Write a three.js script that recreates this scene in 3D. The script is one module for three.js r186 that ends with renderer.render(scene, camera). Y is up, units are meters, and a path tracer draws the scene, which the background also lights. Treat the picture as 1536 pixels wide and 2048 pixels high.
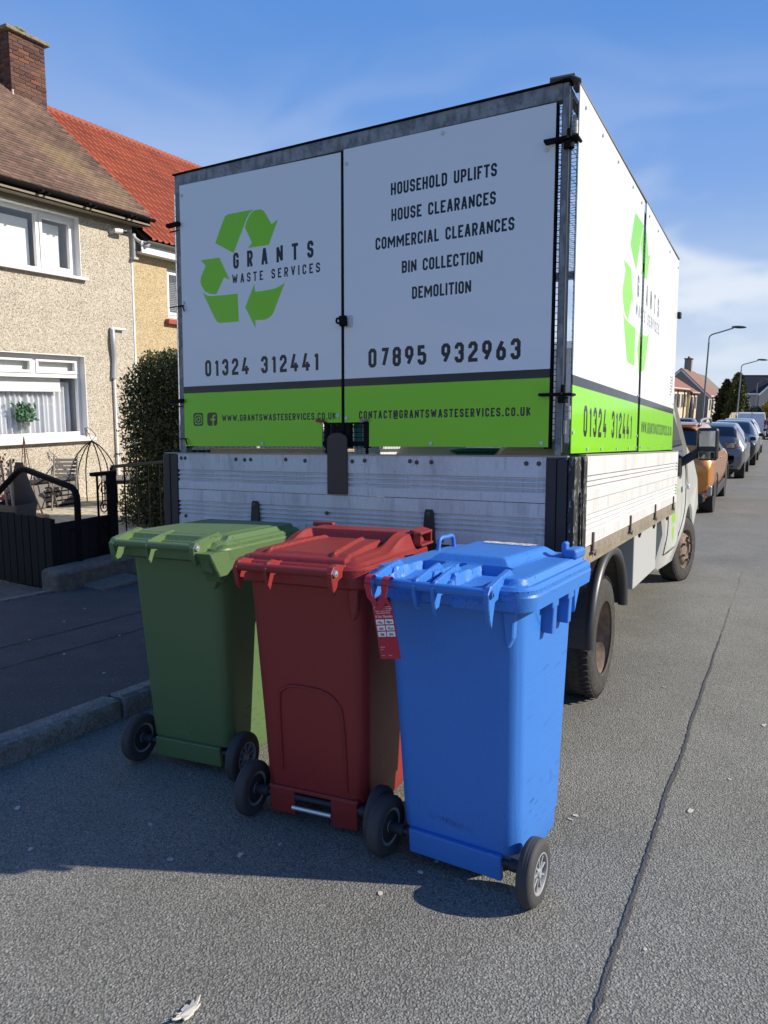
import * as THREE from 'three';
import { RoundedBoxGeometry } from 'three/addons/geometries/RoundedBoxGeometry.js';
import { mergeGeometries, toCreasedNormals, mergeVertices } from 'three/addons/utils/BufferGeometryUtils.js';
import { ImprovedNoise } from 'three/addons/math/ImprovedNoise.js';

// ------------------------------------------------------------------ camera, sky, sun, exposure
const scene = new THREE.Scene();
const V3 = (x, y, z) => new THREE.Vector3(x, y, z);
const camera = new THREE.PerspectiveCamera(70.49, 0.75, 0.1, 3000);
camera.position.set(0, 1.4, 0);
camera.rotation.set(-0.162553, 0.502816, 0.015887, 'YXZ');
scene.add(camera);

// the road near the camera runs downhill and is cambered: everything that stands on it uses this frame
const QR = new THREE.Quaternion().setFromEuler(new THREE.Euler(-0.056169, -0.00007, 0.046105, 'YXZ'));
const L = (x, y, z) => V3(x, y, z).applyQuaternion(QR);

const EXPOSURE = 1.24;
const SUN_POWER = 5.0;
const sunDirection = V3(0.788, 0.517, -0.333).normalize();
const sun = new THREE.DirectionalLight(new THREE.Color(1.0, 0.915, 0.79), SUN_POWER);
sun.position.copy(sunDirection).multiplyScalar(60);
sun.castShadow = true;
sun.shadow.radius = 1.2;
sun.shadow.mapSize.set(4096, 4096);
Object.assign(sun.shadow.camera, { left: -40, right: 40, top: 40, bottom: -40, near: 1, far: 160 });
scene.add(sun, sun.target);

let seedState = 12345;
const rnd = () => { seedState = (seedState + 0x6d2b79f5) | 0; let t = Math.imul(seedState ^ (seedState >>> 15), 1 | seedState); t = (t + Math.imul(t ^ (t >>> 7), 61 | t)) ^ t; return ((t ^ (t >>> 14)) >>> 0) / 4294967296; };
const reseed = (n) => { seedState = n; };
const rr = (a, b) => a + (b - a) * rnd();
const clamp = (x, a = 0, b = 1) => Math.min(b, Math.max(a, x));
const mix = (a, b, t) => a + (b - a) * t;
const sstep = (a, b, x) => { const t = clamp((x - a) / (b - a)); return t * t * (3 - 2 * t); };
const IN = new ImprovedNoise();
const fbm = (x, y, z, o = 4) => { let s = 0, a = 0.5, f = 1; for (let i = 0; i < o; i++) { s += a * IN.noise(x * f, y * f, z * f); a *= 0.5; f *= 2.03; } return s; };

{ // blue spring sky with broken cloud low down
  const W = 1024, H = 512, data = new Float32Array(W * H * 4);
  for (let j = 0; j < H; j++) {
    const el = ((j + 0.5) / H - 0.5) * Math.PI, sy = Math.sin(el);
    for (let i = 0; i < W; i++) {
      const az = ((i + 0.5) / W - 0.5) * 2 * Math.PI;
      const x = Math.cos(az) * Math.cos(el), z = Math.sin(az) * Math.cos(el);
      const ramp = [[0, 0.57, 0.63, 0.71], [0.05, 0.49, 0.585, 0.71], [0.13, 0.345, 0.47, 0.68], [0.26, 0.175, 0.32, 0.64], [0.42, 0.095, 0.24, 0.58], [0.65, 0.058, 0.165, 0.46], [1.01, 0.042, 0.13, 0.39]];
      const k = Math.max(0, sy); let q0 = 0; while (ramp[q0 + 1][0] < k) q0++;
      const kf = sstep(ramp[q0][0], ramp[q0 + 1][0], k) * 0.35 + 0.65 * clamp((k - ramp[q0][0]) / (ramp[q0 + 1][0] - ramp[q0][0]));
      const c = [1, 2, 3].map((q) => mix(ramp[q0][q], ramp[q0 + 1][q], kf));
      // haze round the sun
      const cs = x * sunDirection.x + sy * sunDirection.y + z * sunDirection.z;
      const g = Math.pow(Math.max(0, cs), 9) * 0.16; c[0] += g; c[1] += g * 0.95; c[2] += g * 0.8;
      if (sy > 0.005) {
        const s = 1 / (sy + 0.12), wx = x * s * 1.5, wz = z * s * 1.5;
        const d1 = fbm(wx * 0.7 + 3, wz * 0.7, 7.7, 3), d2 = fbm(wx * 0.7 + 9, wz * 0.7 + 4, 2.2, 3);
        const px = wx + 1.3 * d1, pz = wz + 1.3 * d2;
        const n = fbm(px * 0.75 + 11.7, pz * 0.75 + 5.2, 1.3, 3) * 1.1 + 0.5 * fbm(px * 2.2 + 2, pz * 3.4 + 9, 4.1, 6);
        const low = Math.exp(-Math.pow((sy - 0.13) / 0.12, 2)), mid = Math.exp(-Math.pow((sy - 0.33) / 0.12, 2));
        let m = sstep(-0.16, 0.40, n + 0.12 * low) * (0.82 * low + 0.07 * mid + 0.01) * sstep(0.0, 0.05, sy);
        m = clamp(m) * 0.9;
        const cl = [0.70, 0.74, 0.80];
        for (let q = 0; q < 3; q++) c[q] = mix(c[q], cl[q], m);
      }
      if (sy < 0) { c[0] = 0.20; c[1] = 0.20; c[2] = 0.19; }
      const o = (j * W + i) * 4; data[o] = c[0]; data[o + 1] = c[1]; data[o + 2] = c[2]; data[o + 3] = 1;
    }
  }
  const sky = new THREE.DataTexture(data, W, H, THREE.RGBAFormat, THREE.FloatType);
  sky.mapping = THREE.EquirectangularReflectionMapping; sky.magFilter = THREE.LinearFilter; sky.minFilter = THREE.LinearFilter; sky.wrapS = THREE.RepeatWrapping; sky.needsUpdate = true; sky.name = 'sky';
  scene.background = sky; scene.environment = sky;
}

const renderer = new THREE.WebGLRenderer({ antialias: true });
renderer.toneMapping = THREE.LinearToneMapping;
renderer.toneMappingExposure = EXPOSURE;
renderer.shadowMap.enabled = true;

// ------------------------------------------------------------------ helpers
const used = {};
const numbered = (n) => { const k = used[n] = (used[n] ?? -1) + 1; return k ? n + '_' + String(k).padStart(3, '0') : n; };
function tag(o, label, category, group) { o.userData.label = label; o.userData.category = category; if (group) o.userData.group = group; return o; }
function thing(name, label, category, pos = V3(0, 0, 0), turn = 0, opt = {}) {
  const o = new THREE.Group(); o.name = numbered(name); scene.add(o); o.position.copy(pos);
  o.quaternion.setFromAxisAngle(V3(0, 1, 0), turn); if (opt.road) o.quaternion.premultiply(QR);
  return tag(o, label, category, opt.group);
}
const struct = (o, name) => { o.name = numbered(name); o.userData.kind = 'structure'; scene.add(o); return o; };
function shade(m) { m.castShadow = true; m.receiveShadow = true; return m; }
function part(parent, name, geo, mat, label) {
  if (Array.isArray(geo)) geo = join(geo);
  const m = shade(new THREE.Mesh(geo, mat)); m.name = name; parent.add(m);
  if (label) m.userData.label = label;
  return m;
}
function clean(g) { g = g.index ? g.toNonIndexed() : g; for (const k of Object.keys(g.attributes)) if (!['position', 'normal', 'uv'].includes(k)) g.deleteAttribute(k);
  if (!g.attributes.uv) g.setAttribute('uv', new THREE.Float32BufferAttribute(new Float32Array(g.attributes.position.count * 2), 2)); if (!g.attributes.normal) g.computeVertexNormals(); return g; }
function join(list) { const a = list.filter(Boolean).map(clean); return a.length === 1 ? a[0] : mergeGeometries(a); }
// uv in metres by the way each face points
function metric(g, s = 1, ox = 0, oy = 0) {
  g = clean(g); const p = g.attributes.position, n = g.attributes.normal, uv = g.attributes.uv;
  for (let i = 0; i < p.count; i += 3) {
    let nx = 0, ny = 0, nz = 0; for (let k = 0; k < 3; k++) { nx += n.getX(i + k); ny += n.getY(i + k); nz += n.getZ(i + k); }
    nx = Math.abs(nx); ny = Math.abs(ny); nz = Math.abs(nz);
    for (let k = 0; k < 3; k++) { const x = p.getX(i + k), y = p.getY(i + k), z = p.getZ(i + k);
      if (ny >= nx && ny >= nz) uv.setXY(i + k, x / s + ox, z / s + oy); else if (nx >= nz) uv.setXY(i + k, z / s + ox, y / s + oy); else uv.setXY(i + k, x / s + ox, y / s + oy); }
  }
  return g;
}
const box = (w, h, d, x = 0, y = 0, z = 0, rx = 0, ry = 0, rz = 0) => { const g = new THREE.BoxGeometry(w, h, d); if (rx || ry || rz) g.applyMatrix4(new THREE.Matrix4().makeRotationFromEuler(new THREE.Euler(rx, ry, rz))); g.translate(x, y, z); return g; };
const rbox = (w, h, d, r, x = 0, y = 0, z = 0, rx = 0, ry = 0, rz = 0, seg = 2) => { const g = new RoundedBoxGeometry(w, h, d, seg, Math.min(r, w / 2.01, h / 2.01, d / 2.01)); if (rx || ry || rz) g.applyMatrix4(new THREE.Matrix4().makeRotationFromEuler(new THREE.Euler(rx, ry, rz))); g.translate(x, y, z); return g; };
const span = (x0, x1, y0, y1, z0, z1, r = 0) => r ? rbox(Math.abs(x1 - x0), Math.abs(y1 - y0), Math.abs(z1 - z0), r, (x0 + x1) / 2, (y0 + y1) / 2, (z0 + z1) / 2) : box(Math.abs(x1 - x0), Math.abs(y1 - y0), Math.abs(z1 - z0), (x0 + x1) / 2, (y0 + y1) / 2, (z0 + z1) / 2);
function rod(a, b, r, seg = 8, r2 = r) { const d = b.clone().sub(a), g = new THREE.CylinderGeometry(r2, r, d.length(), seg, 1); g.applyQuaternion(new THREE.Quaternion().setFromUnitVectors(V3(0, 1, 0), d.clone().normalize())); g.translate((a.x + b.x) / 2, (a.y + b.y) / 2, (a.z + b.z) / 2); return g; }
const tube = (pts, r, seg = 24, rad = 8, tension = 0.5) => new THREE.TubeGeometry(new THREE.CatmullRomCurve3(pts, false, 'catmullrom', tension), seg, r, rad, false);
// a polyline bar whose corners are rounded
function pipe(pts, r, bend = 0.06, rad = 10) {
  const path = new THREE.CurvePath();
  let from = pts[0].clone();
  for (let i = 1; i < pts.length - 1; i++) {
    const a = pts[i].clone().sub(pts[i - 1]).normalize(), b = pts[i + 1].clone().sub(pts[i]).normalize();
    const p = pts[i].clone().addScaledVector(a, -bend), q = pts[i].clone().addScaledVector(b, bend);
    path.add(new THREE.LineCurve3(from, p)); path.add(new THREE.QuadraticBezierCurve3(p, pts[i].clone(), q)); from = q;
  }
  path.add(new THREE.LineCurve3(from, pts[pts.length - 1].clone()));
  return new THREE.TubeGeometry(path, 14 * pts.length, r, rad, false);
}
const shapeOf = (pts, holes = []) => { const s = new THREE.Shape(pts.map((p) => new THREE.Vector2(p[0], p[1]))); for (const h of holes) s.holes.push(new THREE.Path(h.map((p) => new THREE.Vector2(p[0], p[1])))); return s; };
const extrude = (s, depth, bevel = 0, seg = 1) => new THREE.ExtrudeGeometry(s, { depth: depth - 2 * bevel, bevelEnabled: bevel > 0, bevelThickness: bevel, bevelSize: bevel, bevelOffset: -bevel, bevelSegments: seg, curveSegments: 10 }).translate(0, 0, bevel);
const move = (g, x, y, z) => g.translate(x, y, z);
// side profile given as [z, y] extruded along x from x0 to x1
function alongX(pts, x0, x1, bevel = 0, holes = []) { const g = extrude(shapeOf(pts, holes), Math.abs(x1 - x0), bevel); g.applyMatrix4(new THREE.Matrix4().makeBasis(V3(0, 0, 1), V3(0, 1, 0), V3(-1, 0, 0))); g.translate(Math.max(x0, x1), 0, 0); return g; }
const disc = (r, d, seg = 16) => new THREE.CylinderGeometry(r, r, d, seg);
const smooth = (g, a = 0.6) => toCreasedNormals(g, a);

// ------------------------------------------------------------------ textures
function dataTexture(n, f, srgb = true, m = n) {
  const d = new Uint8Array(n * m * 4);
  for (let j = 0; j < m; j++) for (let i = 0; i < n; i++) { const c = f(i / n, j / m, i, j), o = (j * n + i) * 4; for (let k = 0; k < 3; k++) d[o + k] = clamp(c[k] ?? c[0]) * 255; d[o + 3] = 255; }
  const t = new THREE.DataTexture(d, n, m); t.wrapS = t.wrapT = THREE.RepeatWrapping; t.magFilter = THREE.LinearFilter; t.minFilter = THREE.LinearMipmapLinearFilter; t.generateMipmaps = true; if (srgb) t.colorSpace = THREE.SRGBColorSpace; t.needsUpdate = true; return t;
}
// tiling value noise on an n x n lattice
function lattice(n, seed) { reseed(seed); const a = new Float32Array(n * n); for (let i = 0; i < n * n; i++) a[i] = rnd();
  return (u, v) => { const x = u * n, y = v * n, i = Math.floor(x), j = Math.floor(y), s = x - i, t = y - j, S = s * s * (3 - 2 * s), T = t * t * (3 - 2 * t), q = (p, r) => a[(((r % n) + n) % n) * n + (((p % n) + n) % n)]; return mix(mix(q(i, j), q(i + 1, j), S), mix(q(i, j + 1), q(i + 1, j + 1), S), T); }; }
// tiling cells: distance to the nearest point and that cell's number
function cells(n, seed) { reseed(seed); const px = new Float32Array(n * n), py = new Float32Array(n * n), id = new Float32Array(n * n); for (let i = 0; i < n * n; i++) { px[i] = rnd(); py[i] = rnd(); id[i] = rnd(); }
  return (u, v) => { const x = u * n, y = v * n, i = Math.floor(x), j = Math.floor(y); let d1 = 9, d2 = 9, c = 0;
    for (let b = -1; b <= 1; b++) for (let a = -1; a <= 1; a++) { const q = ((((j + b) % n) + n) % n) * n + ((((i + a) % n) + n) % n), dx = i + a + px[q] - x, dy = j + b + py[q] - y, d = dx * dx + dy * dy; if (d < d1) { d2 = d1; d1 = d; c = id[q]; } else if (d < d2) d2 = d; }
    return [Math.sqrt(d1), Math.sqrt(d2), c]; }; }
const lin = (r, g, b) => new THREE.Color().setRGB(r, g, b);
const toS = (x) => (x <= 0.0031308 ? 12.92 * x : 1.055 * Math.pow(x, 1 / 2.4) - 0.055);
const std = (o) => new THREE.MeshStandardMaterial(o);
const phy = (o) => new THREE.MeshPhysicalMaterial(o);
const withRepeat = (t, x, y = x) => { const c = t.clone(); c.repeat.set(x, y); c.needsUpdate = true; return c; };

const M = {};
{ // asphalt: chippings of 5-9 mm in dark binder, 2.4 m tile, height and colour from the same stones
  const N = 2048, cA = cells(345, 11), cB = cells(255, 12), nL = lattice(5, 13), nM = lattice(23, 14), nP = lattice(330, 16), nQ = lattice(200, 17); reseed(15);
  const C = new Uint8Array(N * N * 4), B = new Uint8Array(N * N * 4);
  for (let j = 0; j < N; j++) for (let i = 0; i < N; i++) {
    const u = i / N, v = j / N, a = cA(u, v), b = cB(u, v), ha = (1 - sstep(0.22, 0.62, a[0])) * (0.3 + 0.7 * a[2]), hb = (1 - sstep(0.2, 0.6, b[0])) * (0.2 + 0.75 * b[2]);
    const pit = sstep(0.60, 0.80, nP(u, v) * 0.6 + nQ(u, v) * 0.4), h = Math.max(ha, hb) * (1 - 0.75 * pit), top = ha > hb ? a[2] : b[2], f = rnd();
    let g = mix(0.138, 0.185 + 0.082 * top, sstep(0.12, 0.5, h)); if (top > 0.96 && h > 0.5) g += 0.09; if (top < 0.07) g *= 0.7;
    g *= (0.84 + 0.28 * (nL(u, v) * 0.6 + nM(u, v) * 0.4)); g += (f - 0.5) * 0.035; const w = 0.90 + 0.16 * (a[2] - 0.5) * (b[2] - 0.3);
    const o = (j * N + i) * 4; C[o] = clamp(toS(Math.max(0.01, g * 1.0))) * 255; C[o + 1] = clamp(toS(Math.max(0.01, g * 0.985))) * 255; C[o + 2] = clamp(toS(Math.max(0.01, g * 0.955 * w))) * 255; C[o + 3] = 255;
    B[o] = B[o + 1] = B[o + 2] = clamp(h * 0.9 + 0.08 * f) * 255; B[o + 3] = 255;
  }
  const tx = (d, srgb) => { const t = new THREE.DataTexture(d, N, N); t.wrapS = t.wrapT = THREE.RepeatWrapping; t.magFilter = THREE.LinearFilter; t.minFilter = THREE.LinearMipmapLinearFilter; t.generateMipmaps = true; if (srgb) t.colorSpace = THREE.SRGBColorSpace; t.needsUpdate = true; return t; };
  const bump = tx(B, false);
  M.asphalt = std({ map: tx(C, true), bumpMap: bump, bumpScale: 0.0028, vertexColors: true, roughness: 0.9 });
  M.joint = std({ color: lin(0.078, 0.078, 0.078), bumpMap: bump, bumpScale: 0.002, roughness: 0.75 });
}
{ const n1 = lattice(256, 21), n2 = lattice(9, 22), n3 = cells(90, 23);
  const col = dataTexture(768, (u, v) => { const c = n3(u, v); let g = 0.062 + 0.02 * n2(u, v) + 0.03 * (n1(u, v) - 0.5); if (c[2] > 0.965 && c[0] < 0.22) g += 0.16; return [toS(g), toS(g * 1.0), toS(g * 1.01)]; });
  const bmp = dataTexture(768, (u, v) => [n1(u, v) * 0.6 + 0.4 * n3(u, v)[0]], false);
  M.pavement = std({ map: col, bumpMap: bmp, bumpScale: 0.003, roughness: 0.92 }); }
{ const n1 = lattice(200, 31), n2 = lattice(17, 32), n3 = lattice(60, 33), c1 = cells(80, 34);
  const mk = (r, g, b, dark, moss) => [dataTexture(512, (u, v) => { let k = 0.75 + 0.35 * n2(u, v) + 0.3 * (n1(u, v) - 0.5) + 0.18 * (n3(u, v) - 0.5); const c = c1(u, v); if (c[2] > 0.8) k *= dark; const m = sstep(0.62, 0.8, n2(v, u) * 0.7 + n3(u, v) * 0.3) * moss; return [toS(mix(r * k, 0.10, m)), toS(mix(g * k, 0.11, m)), toS(mix(b * k, 0.05, m))]; }), dataTexture(512, (u, v) => [n1(u, v) * 0.5 + n3(u, v) * 0.5], false)];
  const [a, b] = mk(0.26, 0.25, 0.225, 0.7, 0.55); M.kerb = std({ map: a, bumpMap: b, bumpScale: 0.006, roughness: 0.95 });
  const [c, d] = mk(0.60, 0.53, 0.38, 0.85, 0.2); M.slab = std({ map: c, bumpMap: d, bumpScale: 0.003, roughness: 0.95 });
  const [e, f] = mk(0.17, 0.155, 0.13, 0.8, 0.6); M.concrete = std({ map: e, bumpMap: f, bumpScale: 0.005, roughness: 0.95 });
  const [g, h] = mk(0.30, 0.28, 0.19, 0.7, 0.9); M.cap = std({ map: g, bumpMap: h, bumpScale: 0.01, roughness: 0.95 }); }
{ // roughcast harling: pale and dark pebbles, 1.2 m tile
  const c1 = cells(110, 41), n1 = lattice(12, 42), c2 = cells(64, 43);
  const mk = (base, pale, dark, share) => dataTexture(1024, (u, v) => { const a = c1(u, v), b = c2(u, v); let t = a[2]; let c = t < share ? dark : t > 0.55 ? pale : base; const k = (0.93 + 0.12 * n1(u, v)) * (0.9 + 0.2 * b[2]); const e = 1 - 0.35 * sstep(0.55, 0.85, a[0]); return c.map((x) => toS(x * k * e)); });
  const bmp = dataTexture(1024, (u, v) => { const a = c1(u, v); return [1 - sstep(0.1, 0.75, a[0])]; }, false);
  M.harlBeige = std({ map: mk([0.585, 0.515, 0.395], [0.70, 0.64, 0.53], [0.30, 0.24, 0.175], 0.19), bumpMap: bmp, bumpScale: 0.006, roughness: 0.95 });
  M.harlYellow = std({ map: mk([0.60, 0.465, 0.26], [0.70, 0.57, 0.35], [0.40, 0.29, 0.15], 0.19), bumpMap: bmp, bumpScale: 0.006, roughness: 0.95 });
  M.harlCream = std({ color: lin(0.6, 0.50, 0.33), roughness: 0.95 }); M.harlGrey = std({ color: lin(0.27, 0.235, 0.21), roughness: 0.95 }); M.harlWhite = std({ color: lin(0.72, 0.70, 0.66), roughness: 0.95 }); M.harlLilac = std({ color: lin(0.36, 0.34, 0.36), roughness: 0.95 }); }
// plain finishes
M.upvc = phy({ color: lin(0.80, 0.80, 0.79), roughness: 0.35, clearcoat: 0.3, clearcoatRoughness: 0.2 });
M.soffit = std({ color: lin(0.24, 0.205, 0.15), roughness: 0.85 });
M.sillPaint = std({ color: lin(0.74, 0.73, 0.71), roughness: 0.6 });
M.redPaint = std({ color: lin(0.36, 0.05, 0.035), roughness: 0.6 });
M.blackPlastic = phy({ color: lin(0.018, 0.018, 0.02), roughness: 0.45 });
M.blackIron = phy({ color: lin(0.008, 0.0083, 0.009), roughness: 0.8, specularIntensity: 0.3 });
M.greyGutter = phy({ color: lin(0.13, 0.135, 0.13), roughness: 0.35 });
M.glass = phy({ color: lin(1, 1, 1), transmission: 1, thickness: 0, roughness: 0.0, ior: 1.5, specularIntensity: 1 });
M.darkGlass = phy({ color: lin(0.008, 0.011, 0.014), roughness: 0.03, clearcoat: 1, clearcoatRoughness: 0.0 });
M.room = std({ color: lin(0.52, 0.54, 0.57), roughness: 1 });
M.blind = std({ color: lin(0.74, 0.76, 0.73), roughness: 0.9 });
M.net = phy({ color: lin(0.74, 0.77, 0.82), roughness: 0.95, transmission: 0.2, thickness: 0 });
M.rubber = std({ color: lin(0.022, 0.022, 0.023), roughness: 0.8 });
{ const n1 = lattice(64, 51), n2 = lattice(15, 52);
  M.tyre = std({ map: dataTexture(256, (u, v) => { const k = 0.03 + 0.05 * n2(u, v) * n1(u, v); return [toS(k * 1.05), toS(k), toS(k * 0.92)]; }), roughness: 0.85, bumpMap: dataTexture(256, (u, v) => [n1(u, v)], false), bumpScale: 0.002 });
  M.rim = std({ map: dataTexture(256, (u, v) => { const k = n2(u, v); return [toS(0.15 + 0.12 * k), toS(0.115 + 0.085 * k), toS(0.085 + 0.06 * k)]; }), roughness: 0.8, metalness: 0.1 }); }
{ // galvanised steel: spangle and streaks
  const c = cells(40, 61), n = lattice(30, 62), n2 = lattice(7, 63);
  M.galv = phy({ map: dataTexture(512, (u, v) => { const a = c(u, v); const k = 0.13 + 0.07 * a[2] + 0.09 * sstep(0.5, 0.75, n2(u, v) * 0.6 + n(u, v * 0.4) * 0.4); return [toS(k), toS(k), toS(k * 0.97)]; }), roughness: 0.5, metalness: 0.25 }); 
  M.galvLight = phy({ map: dataTexture(512, (u, v) => { const a = c(u, v); const k = 0.30 + 0.08 * a[2] - 0.10 * sstep(0.55, 0.75, n2(u, v)); return [toS(k), toS(k * 0.98), toS(k * 0.9)]; }), roughness: 0.5, metalness: 0.15 });
}
M.chrome = phy({ color: lin(0.6, 0.6, 0.6), metalness: 1, roughness: 0.2 });
M.bolt = phy({ color: lin(0.62, 0.62, 0.62), roughness: 0.35 });
M.rustBolt = std({ color: lin(0.13, 0.10, 0.085), roughness: 0.7, metalness: 0.3 });
M.grey = std({ color: lin(0.20, 0.20, 0.20), roughness: 0.6 });
{ // black corner strips scraped to bare metal
  const n1 = lattice(40, 71), n2 = lattice(130, 72);
  M.scraped = std({ map: dataTexture(512, (u, v) => { const k = sstep(0.62, 0.78, n1(u, v * 0.25) * 0.6 + n2(u, v * 0.4) * 0.4); return [toS(mix(0.02, 0.30, k)), toS(mix(0.021, 0.29, k)), toS(mix(0.022, 0.27, k))]; }), roughness: 0.55 }); }
M.redFar = std({ color: lin(0.27, 0.115, 0.08), roughness: 0.9 }); M.redFar2 = std({ color: lin(0.235, 0.125, 0.09), roughness: 0.9 }); M.brownFar = std({ color: lin(0.20, 0.16, 0.125), roughness: 0.95 }); M.slateFar = std({ color: lin(0.022, 0.026, 0.035), roughness: 0.8 }); M.harlWhite2 = std({ color: lin(0.42, 0.39, 0.34), roughness: 0.95 });
M.slateUnder = std({ color: lin(0.05, 0.04, 0.035), roughness: 0.95 });
{ const n1 = lattice(90, 81), n2 = lattice(24, 82);
  const grain = dataTexture(256, (u, v) => { const k = 0.72 + 0.3 * n1(u, v) + 0.12 * n2(u, v); return [toS(k)]; }), bmp = dataTexture(256, (u, v) => [n1(u, v)], false);
  M.brownTile = std({ color: lin(1, 1, 1), map: grain, bumpMap: bmp, bumpScale: 0.003, roughness: 0.95 });
  M.redTile = std({ color: lin(1, 1, 1), map: grain, roughness: 0.75, side: THREE.DoubleSide });
  M.brownPlain = std({ color: lin(0.2, 0.13, 0.1), map: grain, roughness: 0.95 }); M.redPlain = std({ color: lin(0.33, 0.085, 0.042), map: grain, roughness: 0.85, side: THREE.DoubleSide });
  M.bricks = [[0.20, 0.085, 0.055], [0.17, 0.07, 0.05], [0.24, 0.105, 0.065], [0.30, 0.11, 0.06], [0.13, 0.06, 0.05], [0.21, 0.095, 0.065], [0.19, 0.09, 0.07]].map(([r, g, b]) => std({ color: lin(r * 0.82, g * 0.92, b * 0.98), map: grain, bumpMap: bmp, bumpScale: 0.004, roughness: 0.95 }));
  M.mortar = std({ color: lin(0.24, 0.20, 0.165), map: grain, roughness: 0.98 }); M.mortarWhite = std({ color: lin(0.62, 0.59, 0.55), map: grain, roughness: 0.95 });
  M.pipeGrey = std({ color: lin(0.42, 0.43, 0.42), roughness: 0.5 }); }
const GROUND = [[200, 8], [60, 3.3], [0, 0], [-8.5, -0.4776], [-11, -0.592], [-14.5, -0.655], [-18, -0.678], [-21.3, -0.69], [-32, -0.79], [-42, -1.05], [-50, -1.3], [-73, -1.75], [-100, -2.75], [-140, -3.5], [-300, -6], [-900, -10]];
const nearSlopeZ = Math.tan(0.056169), nearSlopeX = 0.04618;
function groundY(x, z) { // height of the road surface
  let y;
  if (z >= -8.5) y = z * nearSlopeZ; else { let i = 3; while (i < GROUND.length - 2 && GROUND[i + 1][0] > z) i++; const [z0, y0] = GROUND[i], [z1, y1] = GROUND[i + 1]; y = mix(y0, y1, clamp((z - z0) / (z1 - z0))); }
  if (z > 40) y = 40 * nearSlopeZ;
  const b = mix(nearSlopeX, 0.018, sstep(-9, -18, z));
  const xx = clamp(x, -12, 0.6); return y + b * xx - 0.03 * Math.max(0, Math.min(x, 5) - 0.6);
}
// ------------------------------------------------------------------ ground, road, pavement, kerb
function sheet(xs, zs, h, s = 2.4) {
  const P = [], U = [], I = [];
  for (const z of zs) for (const x of xs) { P.push(x, h(x, z), z); U.push(x / s, -z / s); }
  const n = xs.length;
  for (let j = 0; j < zs.length - 1; j++) for (let i = 0; i < n - 1; i++) { const a = j * n + i, b = a + 1, c = a + n, d = c + 1; I.push(a, b, c, b, d, c); }
  const g = new THREE.BufferGeometry(); g.setAttribute('position', new THREE.Float32BufferAttribute(P, 3)); g.setAttribute('uv', new THREE.Float32BufferAttribute(U, 2)); g.setIndex(I); g.computeVertexNormals();
  if (g.attributes.normal.getY(0) < 0) { const ix = g.index.array; for (let i = 0; i < ix.length; i += 3) { const t = ix[i]; ix[i] = ix[i + 1]; ix[i + 1] = t; } g.computeVertexNormals(); }
  return g;
}
const steps = (a, b, n) => Array.from({ length: n + 1 }, (_, i) => a + (b - a) * i / n);
const ZS = [14, 6, 3, 0, -3, -6, -8.5, -9.5, -11, -12.5, -14.5, -16, -18, -19.5, -21.3, -26, -32, -36, -42, -50, -60, -73, -86, -100, -120, -140, -200, -300];
const KX = -2.84; // face of the kerb
struct(shade(new THREE.Mesh(sheet([-700, -300, -100, -40, -20, -11, -5.6, -3.2, 0.6, 5, 8, 20, 100, 300, 700], [700, 200, 60, ...ZS, -600, -900], (x, z) => groundY(x, z) - 0.16), std({ color: lin(0.10, 0.11, 0.06), roughness: 1 }))), 'ground');
{ // the carriageway; its surface colour wanders over decimetres and metres: worn patches, stains, a dirtier channel of spots
  const g = sheet([...steps(KX - 0.02, 0.6, 22), ...steps(0.8, 5.2, 14)], [14, 6, ...steps(3, -9, 72), ...steps(-9.5, -22, 25), -26, -32, -36, -42, -50, -60, -73, -86, -100, -120, -140, -200, -300], groundY);
  const p = g.attributes.position, C = []; for (let i = 0; i < p.count; i++) { const x = p.getX(i), z = p.getZ(i); const k = 1 + 0.26 * fbm(x * 0.55, z * 0.22, 3.1, 4) + 0.16 * fbm(x * 1.9, z * 1.4, 8.2, 3) - 0.13 * sstep(0.20, 0.42, fbm(x * 0.9 + 4, z * 0.7, 5.5, 3)); C.push(k * 1.0, k * 0.995, k * 0.985); }
  g.setAttribute('color', new THREE.Float32BufferAttribute(C, 3)); struct(shade(new THREE.Mesh(g, M.asphalt)), 'road');
}
struct(shade(new THREE.Mesh(sheet([-5.52, -4.6, -3.9, -2.955], ZS, (x, z) => groundY(x, z) + 0.10, 1.3), M.pavement)), 'pavement');
struct(shade(new THREE.Mesh(sheet([5.3, 6, 7.2], ZS, (x, z) => groundY(x, z) + 0.10, 1.3), M.pavement)), 'far_pavement');
{ // the seam in the road, an uneven strip of old sealer
  reseed(77); const P = [], U = [], I = []; let n = 0;
  for (let z = 1.2; z > -9; z -= 0.018) {
    const w = Math.max(0.0, 0.0068 + 0.006 * fbm(z * 1.1, 3.1, 0, 3) + 0.013 * fbm(z * 33, 1.1, 0, 3) - 0.007 * sstep(-4.2, -7.5, z)), c = -0.284 + 0.018 * fbm(z * 1.6, 0, 5, 3) + 0.006 * fbm(z * 30, 4, 5, 3);
    for (const s of [-1, 1]) { const x = c + s * w; P.push(x, groundY(x, z) + 0.004, z); U.push(x / 2.4, z / 2.4); }
    if (n) I.push(n - 2, n - 1, n, n - 1, n + 1, n); n += 2;
  }
  const g = new THREE.BufferGeometry(); g.setAttribute('position', new THREE.Float32BufferAttribute(P, 3)); g.setAttribute('uv', new THREE.Float32BufferAttribute(U, 2)); g.setIndex(I); g.computeVertexNormals(); if (g.attributes.normal.getY(0) < 0) { const a = g.index.array; for (let i = 0; i < a.length; i += 3) { const t = a[i]; a[i] = a[i + 1]; a[i + 1] = t; } g.computeVertexNormals(); }
  struct(shade(new THREE.Mesh(g, M.joint)), 'road_seam');
}
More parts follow.
